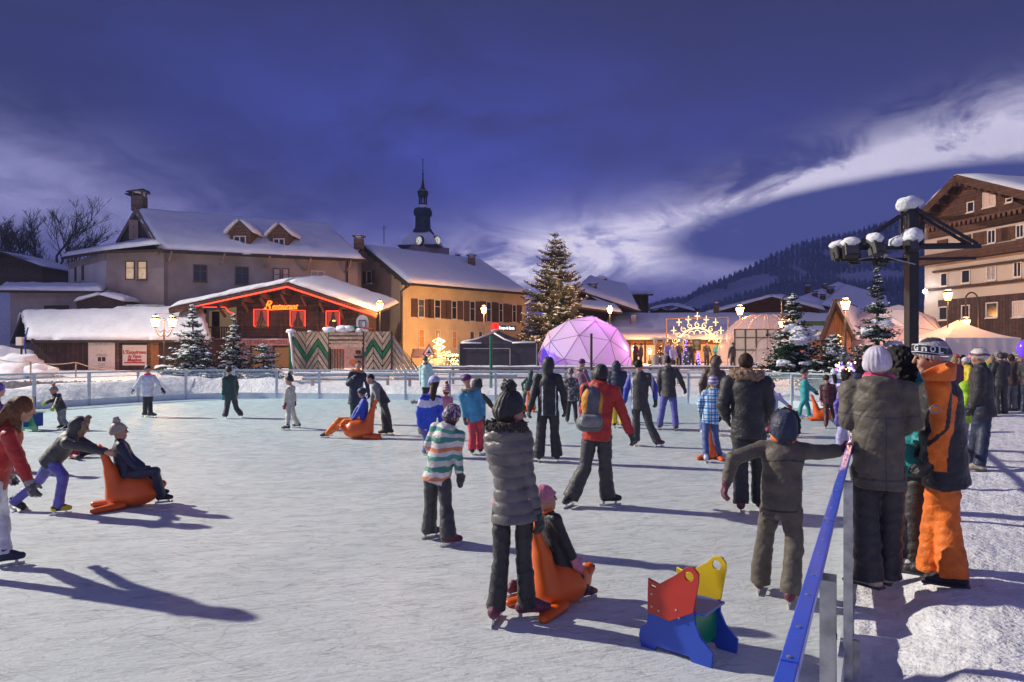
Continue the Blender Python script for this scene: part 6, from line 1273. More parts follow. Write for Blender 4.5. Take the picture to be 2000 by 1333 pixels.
def hand_prims(sd, w_, d, pn, sgn, s, th=0, curl=.5, mitt=False):
    d = unit(d); pn = unit(pn-d*(pn@d)); lt = np.cross(d, pn)*sgn; L = .085*s
    a, b = w_+d*.01, w_+d*L
    sd.cap(w_-d*.03*s, a, .026*s+th, .027*s+th, .012)
    for o in (-.024, 0, .024): sd.cap(a+lt*o*.7*s, b+lt*o*1.15*s, .0145*s+th, .0135*s+th, .012)
    if mitt: sd.cap(b, b+(d*.8+pn*curl*.5)*.07*s, .036*s+th, .026*s+th, .02, pn, 1.5)
    else:
        for i, (o, l) in enumerate(((-.034, .066), (-.012, .078), (.012, .072), (.033, .056))):
            p0 = b+lt*o*s; c1 = curl*(.8+.12*i); d1 = unit(d*math.cos(c1)+pn*math.sin(c1)+lt*o*2.5); p1 = p0+d1*l*.55*s; d2 = unit(d*math.cos(c1*2.1)+pn*math.sin(c1*2.1)); p2 = p1+d2*l*.5*s
            sd.cap(p0-d1*.01, p1, .0095*s+th*.8, .0088*s+th*.8, .005); sd.cap(p1, p2, .0088*s+th*.8, .0075*s+th*.8, .004)
    t0 = a+d*.012*s-lt*.03*s; t1 = t0+unit(d*.55-lt*.75+pn*.35)*.042*s; t2 = t1+unit(d*.9-lt*.1+pn*.5)*.034*s
    sd.cap(t0, t1, .0135*s+th*.8, .0105*s+th*.8, .008); sd.cap(t1, t2, .0105*s+th*.8, .0085*s+th*.8, .004)
def person(label, J, s, phi, face=None, g=0, jacket='black', trousers='char', hat=None, hatc=None, hair=None, hairc='brown', glove=None, mitt=False, boot='black', skates=True, hem=.10, bulk=1.0, hood=None, fur=None, scarf=None, pom=None, quilt=None, flare=1.0, region=None, jmats=None, group=None, cat='person', sh=.175, bootc=None, curl=.5, hs=None, fdir=None, hoodc=None, waist=1.0, treg=None, tmats=None, pompom=1.0, lift=(0, 0), seated=False, vox=None):
    """J: world joints pv, nk, hd, el, er, hl, hr, kl, kr, fl, fr (l/r = screen side); feet are sole points."""
    J = {k: V3(v) for k, v in J.items()}; ph = R(phi); fw = np.array((math.sin(ph), math.cos(ph), 0)); lat = np.array((math.cos(ph), -math.sin(ph), 0))
    if lat[0] < -1e-3: lat = -lat
    D_ = J['pv'][1]; vox = vox or min(.02, max(.0075, D_*.0016)); hs = hs or (.42+.58*s)*.98; fc = R(phi if face is None else face); hf = np.array((math.sin(fc), math.cos(fc), 0))
    up = unit(J['nk']-J['pv']); lat = unit(lat-up*(lat@up)); bf = np.cross(up, lat); bf = bf if bf@fw > 0 else -bf
    root = thing('person', label, cat, (float(J['pv'][0]), float(D_), g), group)
    pv, nk, hd = J['pv'], J['nk'], J['hd']; sl = nk-up*.055*s-lat*sh*s; sr = nk-up*.055*s+lat*sh*s; hl_, hr_ = pv-lat*.085*s, pv+lat*.085*s
    up_h = unit(hd-nk*.0-nk); hf = unit(hf-up_h*(hf@up_h)*.6); up_h = unit(up_h-hf*(up_h@hf)); hx = np.cross(hf, up_h)
    bl_h = .055*s if skates else 0.0
    ank = {}
    for k in 'lr': ank[k] = J['f'+k]+np.array((0, 0, bl_h+.085*s))
    def H(x, y, z): return hd+(hx*x+hf*y+up_h*z)*hs
    # ---- the body itself, one surface: head, neck, trunk, limbs, hands
    b = SD(vox if D_ < 7 else max(.009, vox*.8)); hm = np.stack([hx, hf, up_h], 1)
    b.ell(H(0, -.012, .028), (.076*hs, .096*hs, .086*hs), hm, .02).ell(H(0, .028, -.045), (.056*hs, .060*hs, .074*hs), hm, .03).cap(H(-.012, .066, -.098), H(.012, .066, -.098), .020*hs, None, .03)
    b.cap(H(0, .090, .018), H(0, .112, -.020), .009*hs, .0135*hs, .012).cap(H(-.03, .078, .034), H(.03, .078, .034), .012*hs, None, .02).cap(H(-.018, .086, -.055), H(.018, .086, -.055), .009*hs, None, .008).cap(H(-.014, .084, -.068), H(.014, .084, -.068), .010*hs, None, .008)
    for q in (-1, 1):
        b.ell(H(q*.076, -.005, -.008), (.010*hs, .022*hs, .033*hs), hm, .008); b.ell(H(q*.032, .093, .014), (.016*hs, .012*hs, .010*hs), hm, .012, sub=True); b.ell(H(q*.04, .062, -.03), (.022*hs, .022*hs, .02*hs), hm, .03)
    b.cap(H(0, -.025, -.05), nk-up*.03*s, .054*s, .060*s, .03)
    ch = lp(pv, nk, .66); wa = lp(pv, nk, .30)
    b.cap(sl, sr, .045*s, None, .05).cap(ch-lat*.05*s, ch+lat*.05*s, .080*s, None, .05, bf, 1.2).cap(wa-lat*.03*s, wa+lat*.03*s, .072*s, None, .05).cap(pv-lat*.05*s, pv+lat*.05*s, .068*s, None, .05)
    hands = {}
    for k, S_ in (('l', sl), ('r', sr)):
        e, h = J['e'+k], J['h'+k]; b.cap(S_, e, .030*s, .024*s, .03).cap(e, h, .024*s, .022*s, .02); hands[k] = (h, unit(h-e))
    for k, hp in (('l', hl_), ('r', hr_)): b.cap(hp, J['k'+k], .068*s, .046*s, .04).cap(J['k'+k], ank[k], .044*s, .032*s, .03)
    pn = {k: unit((-lat if k == 'r' else lat)*.8+bf*.5) for k in 'lr'}
    sg = {'l': 1, 'r': -1}
    if not glove:
        for k in 'lr': hand_prims(b, hands[k][0], hands[k][1], pn[k], sg[k], .95*s+.05, 0, curl)
    body = b.build('body', SKIN, root)
    if D_ < 13 and math.cos(fc) < .55:
        for q in (-1, 1):
            c = H(q*.032, .086, .013); m = M(); m.ball(Vector(c), .0105*hs, 8, 6); m.build('eye', EYE, body, True)
            m = M(); m.tube([Vector(H(q*.018, .094, .034)), Vector(H(q*.034, .093, .039)), Vector(H(q*.048, .083, .034))], .003*hs, 5); m.build('eyebrow', HAIR.get(hairc, HAIR['brown']), body)
        m = M(); m.tube([Vector(H(-.022, .089, -.060)), Vector(H(0, .096, -.061)), Vector(H(.022, .089, -.060))], .0035*hs, 5); m.build('lips', mat('lips', (.42, .13, .11), .5), body)
    # ---- trousers
    t = SD(vox); k_ = bulk*.5+.5
    t.cap(pv-lat*.055*s, pv+lat*.055*s, .088*s*k_, None, .05, bf, 1.05).cap(wa-lat*.03*s-up*.05, wa+lat*.03*s-up*.05, .088*s*k_, None, .05)
    for k, hp in (('l', hl_), ('r', hr_)):
        kn = J['k'+k]; an = ank[k]+np.array((0, 0, -.035*s)); t.cap(lp(hp, kn, .16), kn, .090*s*k_, .070*s*k_, .03).flat(kn, an, .068*s*k_*(.5+.5*flare), .072*s*k_*flare, .015)
    t.post.append(folds(.0045*s, 1.5, int(abs(px_seed(label)) % 97), 2.2)); t.post.append(folds(.0035*s, 3.2, 5, 1.8)); tr = t.build('trousers', tmats or C[trousers], root, treg)
    # ---- jacket
    j = SD(vox); th = .023*bulk*s; Ut = (pv, up, 0)
    hb = pv-up*hem*s; kx = 1.2; rc_ = .118*s+th; cq = lp(pv, nk, .74)
    j.cap(cq-lat*.065*s, cq+lat*.065*s, .095*s+th*.8, None, .05, bf, 1.15, u=Ut)
    j.flat(cq, lp(cq, hb, .5), (.150*s+th)*1.0, (.142*s+th)*waist, .04, bf, kx, u=Ut); j.flat(lp(cq, hb, .45), hb, (.142*s+th)*waist, .160*s+th, .04, bf, kx, u=Ut)
    for q in (sl, sr): j.cap(nk-up*.015*s, q, .050*s+th*.5, .050*s+th*.8, .03, u=Ut)
    j.cap(nk-up*.05*s, nk+up*.035*s, .058*s+th*.6, .062*s+th*.5, .03, u=Ut)
    for k, S_ in (('l', sl), ('r', sr)):
        e, h = J['e'+k], J['h'+k]; L1 = np.linalg.norm(e-S_); j.cap(S_, e, .050*s+th*.95, .043*s+th*.85, .018, u=(S_, unit(e-S_), .0)).flat(e, lp(e, h, .96), .043*s+th*.85, .034*s+th*.7, .012, u=(e, unit(h-e), L1))
    if hood == 'down': j.cap(nk-bf*.075*s-lat*.055*s+up*.0, nk-bf*.075*s+lat*.055*s, .062*s, None, .03, u=Ut).cap(nk-bf*.105*s-up*.03*s, nk-bf*.09*s-up*.13*s, .065*s, .03*s, .03, u=Ut)
    hq = SD(vox)
    if hood == 'up':
        J0 = j; j = hq if hoodc else j
        j.ell(H(0, -.022, .015), (.112*hs, .125*hs, .132*hs), hm, .03, u=Ut); j.cap(H(0, -.03, -.06), nk, .10*hs, .09*s, .05, u=Ut)
        j.ell(H(0, .115, -.02), (.070*hs, .10*hs, .10*hs), hm, .015, sub=True)
        j = J0
    jj = j
    if quilt: jj.post.append(puff(quilt[0], quilt[1])); jj.post.append(folds(.003, 3, 2))
    else: jj.post.append(folds(.0065*s, 1.25, int(abs(px_seed(label)) % 89)+3, 1.3)); jj.post.append(folds(.0035*s, 3.0, 4, 1.6))
    jk = jj.build('jacket', jmats or C[jacket], root, region)
    if hoodc and hood == 'up': hq.post.append(folds(.005, 1.5, 7)); hq.build('hood', C[hoodc], jk)
    if fur:
        q = SD(vox*.9); ring = []
        if hood == 'up': pts = [H(.098*math.cos(a), .045, .015+.125*math.sin(a)) for a in np.linspace(0, 2*math.pi, 15)]
        else: pts = [nk+up*(.035-.012*math.cos(a))*s+(lat*math.cos(a)*.118-bf*math.sin(a)*.098-bf*.02)*s*(1.0+.1*bulk) for a in np.linspace(-.9, math.pi+.9, 15)]
        for a, c in zip(pts, pts[1:]): q.cap(a, c, .032*s*fur[1], None, .015)
        q.post.append(shag(.010*s, 95)); q.post.append(shag(.006*s, 210, 4)); q.build('fur_trim', C[fur[0]], jk)
    if scarf:
        q = SD(vox*.9)
        pts = [nk+up*.045*s+(lat*math.cos(a)*.075+bf*math.sin(a)*.07)*s for a in np.linspace(0, 2*math.pi, 13)]
        for a, c in zip(pts, pts[1:]): q.cap(a, c, .034*s, None, .015)
        q.post.append(folds(.006, 2.2, 5)); q.build('scarf', C[scarf], root)
    # ---- hair
    if hair:
        q = SD(vox*.9); q.ell(H(0, -.025, .035), (.086*hs, .100*hs, .096*hs), hm, .02)
        if hair in ('long', 'wild'): q.cap(H(0, -.07, .0), lp(H(0, -.09, -.1), nk-bf*.09*s, .6), .070*hs, .06*hs, .04).cap(nk-bf*.10*s, nk-bf*.11*s-up*.15*s, .065*hs, .035*hs, .03, bf, 1.4)
        if hair == 'wild':
            for o in (-.06, 0, .06): q.cap(H(o, -.06, .02), H(o*1.3+.0, -.02, -.20), .045*hs, .03*hs, .03); q.cap(H(o, .0, -.12), H(o+.03, .07, -.36), .032*hs, .014*hs, .02)
        if hair == 'curly': q.ell(H(0, -.04, .0), (.135*hs, .125*hs, .15*hs), hm, .03); q.ell(H(0, -.07, -.1), (.12*hs, .09*hs, .10*hs), hm, .03); q.post.append(shag(.007, 60, 3)); q.post.append(shag(.004, 150, 6)); q.post.append(shag(.003, 260, 9))
        if hair == 'bob': q.cap(H(-.06, -.04, -.01), H(-.055, -.03, -.09), .04*hs, .03*hs, .03).cap(H(.06, -.04, -.01), H(.055, -.03, -.09), .04*hs, .03*hs, .03).cap(H(0, -.06, 0), H(0, -.06, -.09), .06*hs, .04*hs, .03)
        q.ell(H(0, .105, -.035), (.075*hs, .07*hs, .085*hs), hm, .015, sub=True); q.post.append(folds(.006, 4.5, 8, .5)); q.build('hair', HAIR[hairc], root)
    # ---- hat
    if hat:
        q = SD(min(vox, .014)*.9); zt = .03
        if hat == 'beanie' or hat == 'tall':
            hh = .115 if hat == 'beanie' else .145; q.ell(H(0, -.022, .030), (.096*hs, .116*hs, hh*hs), hm, .02).cap(H(0, .085, .035), H(0, -.10, -.02), .03*hs, None, .02).ell(H(0, -.03, .0), (.101*hs, .118*hs, .075*hs), hm, .015)
            q.cap(H(-.05, -.075, -.02), H(.05, -.075, -.02), .03*hs, None, .03)
            a1 = np.arctan2
            hx2, hf2, c0 = hx.copy(), hf.copy(), hd.copy()
            q.post.append(lambda X_, Y_, Z_, U: (.0028*np.sin(26*np.arctan2((X_-c0[0])*hx2[0]+(Y_-c0[1])*hx2[1]+(Z_-c0[2])*hx2[2], (X_-c0[0])*hf2[0]+(Y_-c0[1])*hf2[1]+(Z_-c0[2])*hf2[2]+.0001))).astype(np.float32) if D_ < 9 else np.float32(0)*X_*Y_*Z_)
            q.cut(H(0, .08, .028), -unit(up_h*.91-hf*.42)); 
        elif hat == 'helmet': q.ell(H(0, -.01, .045), (.112*hs, .128*hs, .108*hs), hm, .02).cap(H(-.1, 0, 0), H(-.09, .0, -.06), .025*hs, None, .02).cap(H(.1, 0, 0), H(.09, .0, -.06), .025*hs, None, .02); q.ell(H(0, .12, -.05), (.07*hs, .08*hs, .085*hs), hm, .01, sub=True)
        elif hat == 'cap': q.ell(H(0, -.015, .045), (.090*hs, .108*hs, .088*hs), hm, .02).cap(H(0, .08, .05), H(0, .15, .035), .05*hs, .045*hs, .02, up_h, 5)
        elif hat == 'beret': q.ell(H(0, -.03, .05), (.115*hs, .120*hs, .095*hs), hm, .03); q.cut(H(0, .05, .012), -unit(up_h))
        o = q.build('hat', hatc if not isinstance(hatc, str) else C[hatc], root)
        if hat == 'helmet': o['label'] = 'hard shell ski helmet'
        if pom:
            q = SD(.007 if D_ < 9 else .012); q.ell(H(-.02, -.045, .165 if hat != 'tall' else .19), (.042*hs*pompom,)*3, None, .01); q.post.append(shag(.007, 130)); q.post.append(shag(.004, 260, 2)); q.build('pompom', C[pom] if isinstance(pom, str) else pom, o)
    # ---- gloves and boots
    if glove:
        for k in 'lr': q = SD(.0065 if D_ < 7.5 else .011); hand_prims(q, hands[k][0], hands[k][1], pn[k], sg[k], .95*s+.08, .005 if not mitt else .010, curl, mitt); q.cap(hands[k][0]-hands[k][1]*.06*s, hands[k][0], .046*s, .040*s, .015); q.build('glove', C[glove], root)
    for k in 'lr':
        F0 = J['f'+k]; fd = R(phi if fdir is None else fdir[0 if k == 'l' else 1]); f = np.array((math.sin(fd), math.cos(fd), 0)); pit = lift[0 if k == 'l' else 1]; u = np.array((0, 0, 1.0))
        if pit: f, u = f*math.cos(R(pit))-u*math.sin(R(pit)), u*math.cos(R(pit))+f*math.sin(R(pit))
        q = SD(min(vox, .013)*.9); B = F0+u*bl_h; sd_ = np.cross(f, u); bs = s*1.03
        q.cap(B+u*.05*bs-f*.035*bs, ank[k]+u*.03*s-f*.01*s, .041*bs, .040*bs, .02).cap(B+u*.045*bs-f*.05*bs, B+u*.042*bs+f*.09*bs, .044*bs, .042*bs, .02).cap(B+u*.036*bs+f*.09*bs, B+u*.034*bs+f*.145*bs, .041*bs, .036*bs, .02)
        q.cap(ank[k]+u*.02*s, B+u*.06*bs+f*.06*bs, .045*bs, .040*bs, .03); q.cut(B, -u); o = q.build('boot', C[boot] if isinstance(boot, str) else boot, root)
        m = M(); rot = Matrix((Vector(f), Vector(sd_), Vector(u))).transposed()
        if skates:
            m.box(Vector(F0+u*.012+f*.035*s), (.285*s, .006 if D_ < 7 else .009, .024), rot=rot); m.box(Vector(F0+u*(.02+bl_h)/2+f*.105*s), (.03*s, .016, bl_h-.018), rot=rot); m.box(Vector(F0+u*(.02+bl_h)/2-f*.055*s), (.03*s, .016, bl_h-.018), rot=rot)
            m.build('blade', BLADE, o)
        else: m.box(Vector(B+u*.011+f*.045*bs), (.29*bs, .088*bs, .022), rot=rot); so = m.build('sole', C['char'], o); bb = so.modifiers.new('b', 'BEVEL'); bb.width = .008
    return root
def px_seed(label): return sum(ord(c)*(i+1) for i, c in enumerate(label))
def P(label, phi, s, hd, nk, pv, el, er, kl, kr, fl, fr, g=0, d=None, **k):
    """the same from photo rows: every joint is (px, py[, depth offset]); feet (px, py[, height, depth offset]); el/er = (elbow, hand)."""
    A_ = math.degrees(math.atan((pv[0]-1000)/F)); phi = phi+A_                      # angles were read off the photo, so they are relative to the line of sight
    if k.get('face') is not None: k['face'] += A_
    if k.get('fdir') is not None: k['fdir'] = tuple(a+A_ for a in k['fdir'])
    def foot(f):
        h = f[2] if len(f) > 2 else 0
        if h and d: Y = d+(f[3] if len(f) > 3 else 0)
        else: Y = (CH-g-h)*F/(f[1]-HZ)+(f[3] if len(f) > 3 else 0)
        return W(f[0], f[1], Y)
    FL, FR = foot(fl), foot(fr); D_ = d or (FL.y+FR.y)/2; ph = R(phi); lat = Vector((math.cos(ph), -math.sin(ph), 0))
    if lat.x < -1e-3: lat = -lat
    def Jp(q, base): return W(q[0], q[1], base+(q[2] if len(q) > 2 else 0))
    J = dict(fl=FL, fr=FR); J['pv'] = Jp(pv, D_); J['nk'] = Jp(nk, D_); J['hd'] = Jp(hd, J['nk'].y)
    shy = .175*s*lat.y; nky = J['nk'].y
    J['el'] = Jp(el[0], nky-shy); J['hl'] = Jp(el[1], J['el'].y); J['er'] = Jp(er[0], nky+shy); J['hr'] = Jp(er[1], J['er'].y)
    J['kl'] = Jp(kl, (J['pv'].y-.085*s*lat.y+FL.y)/2); J['kr'] = Jp(kr, (J['pv'].y+.085*s*lat.y+FR.y)/2)
    return person(label, J, s, phi, g=g, **k)
def stand(label, px, pyf, s, phi, g=0, Y=None, arms=(0, 0), spread=.10, **k):
    Y = Y or (CH-g)*F/(pyf-HZ); x = (px-1000)/F*Y; ph = R(phi); fw = Vector((math.sin(ph), math.cos(ph), 0)); lat = Vector((math.cos(ph), -math.sin(ph), 0))
    if lat.x < -1e-3: lat = -lat
    c = Vector((x, Y, g)); u = Vector((0, 0, 1)); J = dict(pv=c+u*.93*s, nk=c+u*1.46*s-fw*.01, hd=c+u*1.62*s+fw*.02)
    for k_, q in (('l', -1), ('r', 1)):
        a = R(arms[0 if k_ == 'l' else 1]); J['e'+k_] = c+u*1.13*s+lat*q*.245*s+fw*.06*s; J['h'+k_] = J['e'+k_]+(fw*math.sin(a)-u*math.cos(a))*.24*s-lat*q*.05*s*math.sin(a)
        J['k'+k_] = c+u*.5*s+lat*q*spread*1.1*s+fw*.03; J['f'+k_] = c+lat*q*spread*1.2*s
    return person(label, J, s, phi, g=g, **k)
# ------------------------------------------------------------------ skating aids
ORP = mat('orange_plastic', (.72, .115, .012), .38, .08, 4, .0008, 60, spec=.5)
def seal(label, x, y, phi, s=1.0, z0=0):
    phi += math.degrees(math.atan2(x, y)); ph = R(phi); f = np.array((math.sin(ph), math.cos(ph), 0)); l = np.array((math.cos(ph), -math.sin(ph), 0)); o = np.array((x, y, z0)); root = thing('seal_skating_aid', label, 'skating aid', (x, y, z0), 'orange seal skating aids'); A = lambda a, b, c: o+(f*a+l*b)*s+np.array((0, 0, c*s))
    q = SD(max(.009, y*.0012)); q.ell(A(.03, 0, .14), np.array((.25, .15, .14))*s, np.stack([f, l, (0, 0, 1.)], 1), .04).cap(A(-.13, 0, .15), A(-.19, 0, .40), .13*s, .075*s, .07, f, 1.15).cap(A(-.19, 0, .40), A(-.27, 0, .64), .075*s, .04*s, .05, f, 1.3).cap(A(.20, 0, .15), A(.31, 0, .22), .07*s, .045*s, .05)
    q.cap(A(.0, 0, .22), A(.12, 0, .22), .12*s, .10*s, .05)
    for b in (-1, 1): q.cap(A(-.26, b*.01, .64), A(-.30, b*.075, .685), .030*s, .020*s, .02)
    q.cut(A(0, 0, .012), (0, 0, -1)); body = q.build('seal_body', ORP, root)
    for b in (-1, 1): q = SD(max(.009, y*.0012)); q.cap(A(-.10, b*.12, .05), A(-.34, b*.20, .03), .06*s, .045*s, .02, (0, 0, 1), 1.4); q.cut(A(0, 0, .005), (0, 0, -1)); q.build('flipper', ORP, root)
    for b in (-1, 1): m = M(); m.ball(Vector(A(.315, b*.04, .245)), .012*s, 8, 6); m.build('eye', METAL, body)
    return root
def flat_shape(name, outline, holes, th, origin, ax, m_, parent):
    c = bpy.data.curves.new(name, 'CURVE'); c.dimensions = '2D'; c.fill_mode = 'BOTH'; c.extrude = th/2; c.bevel_depth = .002
    for P_ in [outline]+holes:
        sp_ = c.splines.new('POLY'); sp_.points.add(len(P_)-1)
        for q, (a, b) in zip(sp_.points, P_): q.co = (a, b, 0, 1)
        sp_.use_cyclic_u = True
    t = bpy.data.objects.new(name, c); COL.objects.link(t); dg = bpy.context.evaluated_depsgraph_get(); me = bpy.data.meshes.new_from_object(t.evaluated_get(dg)); bpy.data.objects.remove(t)
    nrm = Vector((ax.x, ax.y, 0)).cross(Vector((0, 0, 1))); me.transform(Matrix.Translation(Vector(origin)-wpos(parent))@Matrix((Vector((ax.x, ax.y, 0)), Vector((0, 0, 1)), nrm)).transposed().to_4x4())
    me.materials.clear(); me.materials.append(m_); o = bpy.data.objects.new(name, me); COL.objects.link(o); o.parent = parent; return o
def circ(cx, cy, r, n=20): return [(cx+r*math.cos(2*math.pi*i/n), cy+r*math.sin(2*math.pi*i/n)) for i in range(n)]
def bear_aid(label, A, B, off, cols, s=1.0, g=0):
    wl = Wall(A, B); k = wl.L/.47; root = thing('panel_skating_aid', label, 'skating aid', (A[0], A[1], g)); ax = wl.d; n = Vector(off); body = [(.05, .22), (.035, .15), (-.01, .12), (-.02, .07), (-.005, .0), (.09, .0), (.105, .03), (.33, .03), (.345, 0), (.47, 0), (.48, .09), (.40, .16), (.365, .235), (.36, .31), (.20, .255)]
    up_ = [(.055, .45), (.13, .43), (.27, .53), (.315, .575), (.365, .58), (.395, .55), (.395, .50), (.36, .31), (.20, .22), (.05, .24)]
    S_ = lambda L: [(a*k, b*k) for a, b in L]
    for i, cc in enumerate(cols[:2]):
        o = Vector((A[0], A[1], g))+Vector((n.x*i, n.y*i, 0)); b = flat_shape('side_panel', S_(body), [], .016, o, ax, MC[cols[2]] if isinstance(cols[2], str) else cols[2], root); nn = Vector((ax.y, -ax.x, 0))*(.017 if i == 0 else -.017)
        u = flat_shape('handle_panel', S_(up_), [circ(.335*k, .525*k, .032*k), S_([(.068, .425), (.068, .405), (.11, .395), (.11, .415)])], .014, o+nn, ax, cc, root)
        m = M(); 
        for a, z in ((.08, .36), (.08, .28), (.13, .265), (.25, .30), (.27, .255)): m.lathe(o+Vector((ax.x*a*k, ax.y*a*k, z*k))+nn*1.5, [(.007*k, -.004), (.007*k, .004)], 8, nn.to_track_quat('Z', 'Y').to_matrix())
        m.build('bolt_row', STEEL, u)
    c = Vector((A[0]+ax.x*.28*k+n.x/2, A[1]+ax.y*.28*k+n.y/2, g+.30*k)); m = M(); m.box(c, (.26*k, n.length, .014), wl.rz); m.build('seat', MC[cols[2]] if isinstance(cols[2], str) else cols[2], root)
    m = M(); m.box(Vector((A[0]+ax.x*.35*k+n.x/2, A[1]+ax.y*.35*k+n.y/2, g+.18*k)), (.014, n.length, .22*k), wl.rz); m.build('brace_panel', cols[3], root)
    return root
PL = lambda n_, c: mat('plastic_'+n_, c, .35, .08, 5, .0006, 70, spec=.5)
pr, py_, pb, pg = PL('red', (.50, .035, .02)), PL('yellow', (.72, .50, .02)), PL('blue', (.025, .075, .45)), PL('green', (.01, .22, .09))
bear_aid('empty red and yellow handled blue skating aid in the near corner', (.848, 4.43), (1.205, 4.12), (.215, .20), (pr, py_, pb, pg), 1)
bear_aid('yellow and green skating aid pushed by the boy in the orange bobble hat', (-12.05, 16.75), (-11.45, 16.45), (-.25, .38), (py_, pb, pg, pb), 1)
# ------------------------------------------------------------------ the skaters
P('woman in grey quilted jacket and black bobble hat standing behind the seated toddler', 8, .94, (999, 806), (991, 842), (1002, 975), ((970, 906), (988, 955, .24)), ((1028, 922), (1049, 1004)), (979, 1100), (1023, 1098), (968, 1219), (1030, 1211),
  face=72, jacket='taupe', trousers='black', hat='tall', hatc='black', pom='black', pompom=1.35, hair='bob', hairc='brown', glove='black', boot='maroon', hood='down', fur=('furd', 1.0), quilt=(.085, .008), flare=1.25, hem=.16, fdir=(15, 78), bulk=.66, sh=.118, waist=.76)
P('toddler in pink hat and black suit riding the nearest orange seal', 55, .60, (1066, 974), (1069, 1004), (1092, 1098), ((1050, 1050), (1040, 1082)), ((1104, 1062), (1121, 1092)), (1050, 1110, .1), (1129, 1128, .0), (1003, 1166, .06, .1), (1144, 1172, .02),
  d=5.2, face=75, jacket='black', trousers='black', hat='beanie', hatc='pink', glove='pink', mitt=True, boot='maroon', hem=.06, bulk=1.1, seated=True, scarf='orange')
seal('nearest orange seal skating aid carrying the toddler', .37, 5.17, 48, .98)
P('man in red jacket and dark hat wearing a grey and orange rucksack', 8, 1.0, (1174, 733), (1172, 752), (1167, 842), ((1140, 800), (1147, 835, .2)), ((1216, 806), (1232, 848)), (1143, 912), (1182, 918), (1114, 990), (1187, 988),
  face=15, jacket='red', trousers='char', hat='beanie', hatc='black', hair='bob', hairc='dark', glove='char', boot='black', hood='down', hem=.12, bulk=1.2, fdir=(205, 70), flare=1.3)
def rucksack():
    c = V3(W(1155, 797, 8.35)); root = thing('rucksack', 'grey and orange rucksack on the back of the man in red', 'rucksack', tuple(c)); L, U_, B_ = np.array((1, .1, 0)), np.array((.12, -.05, 1)), np.array((0, -1, 0))
    q = SD(.010); q.ell(c+U_*.03, (.13, .10, .25), None, .04).cap(c-U_*.19-L*.06, c-U_*.19+L*.06, .11, None, .05).cap(c+U_*.12-L*.04, c+U_*.12+L*.04, .09, None, .04); q.post.append(folds(.006, 1.5, 3)); cx_ = c.copy()
    def reg(p): a = (p-cx_)@unit(L); z = (p-cx_)[:, 2]; return np.where((np.abs(a-.12*z) > .075-.12*np.clip(z, -.1, .3)*0) & (z > -.06), 1, 0)
    q.build('bag', [cloth('bag_grey', (.10, .11, .13)), cloth('bag_orange', (.62, .26, .02))], root, reg)
    q = SD(.010); q.cap(c-U_*.15-L*.07+B_*.10, c-U_*.15+L*.07+B_*.10, .075, None, .03); q.build('front_pocket', C['grey'], root)
    m = M(); m.tube([c-L*.11+U_*.26, c-L*.10+U_*.28-B_*.12, c-L*.13-B_*.17], .02, 6); m.build('strap', C['black'], root); m = M(); m.tube([c+L*.11+U_*.24, c+L*.12+U_*.26-B_*.12, c+L*.14-B_*.17], .02, 6); m.tube([c+L*.10-U_*.2, c+L*.14-U_*.42], .014, 5); m.build('strap', C['black'], root)
rucksack()
P('child in dark olive hooded jacket reaching out to the blue railing', 5, .84, (1533, 834), (1530, 866), (1526, 985), ((1432, 897), (1419, 944)), ((1598, 884), (1640, 880)), (1492, 1068), (1551, 1072), (1484, 1158), (1543, 1184),
  face=0, jacket='olive', trousers='olive', glove='maroon', boot='maroon', hood='up', fur=('furd', .9), scarf='orange', hoodc='navy', jmats=[C['olive'], C['black']], region=lambda p: np.where((np.abs(p[:, 2]-.70) < .006) | ((np.abs(p[:, 2]-1.06-.03*np.cos(p[:, 0]*9)) < .005) & (np.abs(p[:, 0]-2.06) < .19)), 1, 0), hem=.12, bulk=1.15, flare=1.2, sh=.19)
P('broad man in black parka with big tan fur hood seen from behind', 0, 1.04, (1457, 711), (1459, 738), (1461, 835), ((1412, 793), (1420, 818, .1)), ((1502, 793), (1492, 830, .1)), (1447, 910), (1482, 912), (1447, 1003), (1484, 1000),
  jacket='black', trousers='black', hair='short', hairc='brown', glove='black', boot='maroon', hood='down', fur=('fur', 1.7), hem=.12, bulk=1.5, sh=.20)
P('child in blue checked jacket pushing an orange seal away from the camera', 0, .82, (1393, 747), (1394, 765), (1387, 820), ((1367, 788), (1370, 812, .12)), ((1409, 790), (1407, 815, .12)), (1378, 858), (1398, 858), (1379, 904), (1405, 898),
  jacket='plaid', trousers='denim', hat='beanie', hatc='hv', scarf='yellow', hood='down', glove='black', boot='white', hem=.08, fdir=(0, 60))
seal('orange seal in front of the child in the checked jacket', 3.62, 12.35, 5, 1.0)
P('person in long brown hooded coat behind the child in the checked jacket', 0, 1.0, (1398, 708), (1396, 724), (1391, 775), ((1370, 750), (1372, 778, .1)), ((1416, 748), (1414, 775, .1)), (1374, 812), (1396, 812), (1372, 852), (1398, 850),
  jacket='brown', trousers='denim', hood='up', fur=('furd', 1.0), glove='black', boot='white', hem=.2, bulk=1.2)
P('man in dark jacket with a blue sleeve stripe skating away with arms out', 12, 1.0, (1248, 715), (1250, 730), (1250, 788), ((1224, 760), (1219, 786)), ((1279, 758), (1280, 782)), (1243, 829), (1268, 829), (1241, 872), (1285, 874),
  jacket='char', trousers='char', hair='short', hairc='dark', glove='black', boot='maroon', hem=.12, bulk=1.2, jmats=[C['char'], C['blue'], C['lav']], region=lambda p: np.where(np.abs(p[:, 0]-2.62) > .24, 1, np.where(np.abs(np.abs(p[:, 0]-2.62)-.2) < .018, 2, 0)), flare=1.2, fdir=(0, 45))
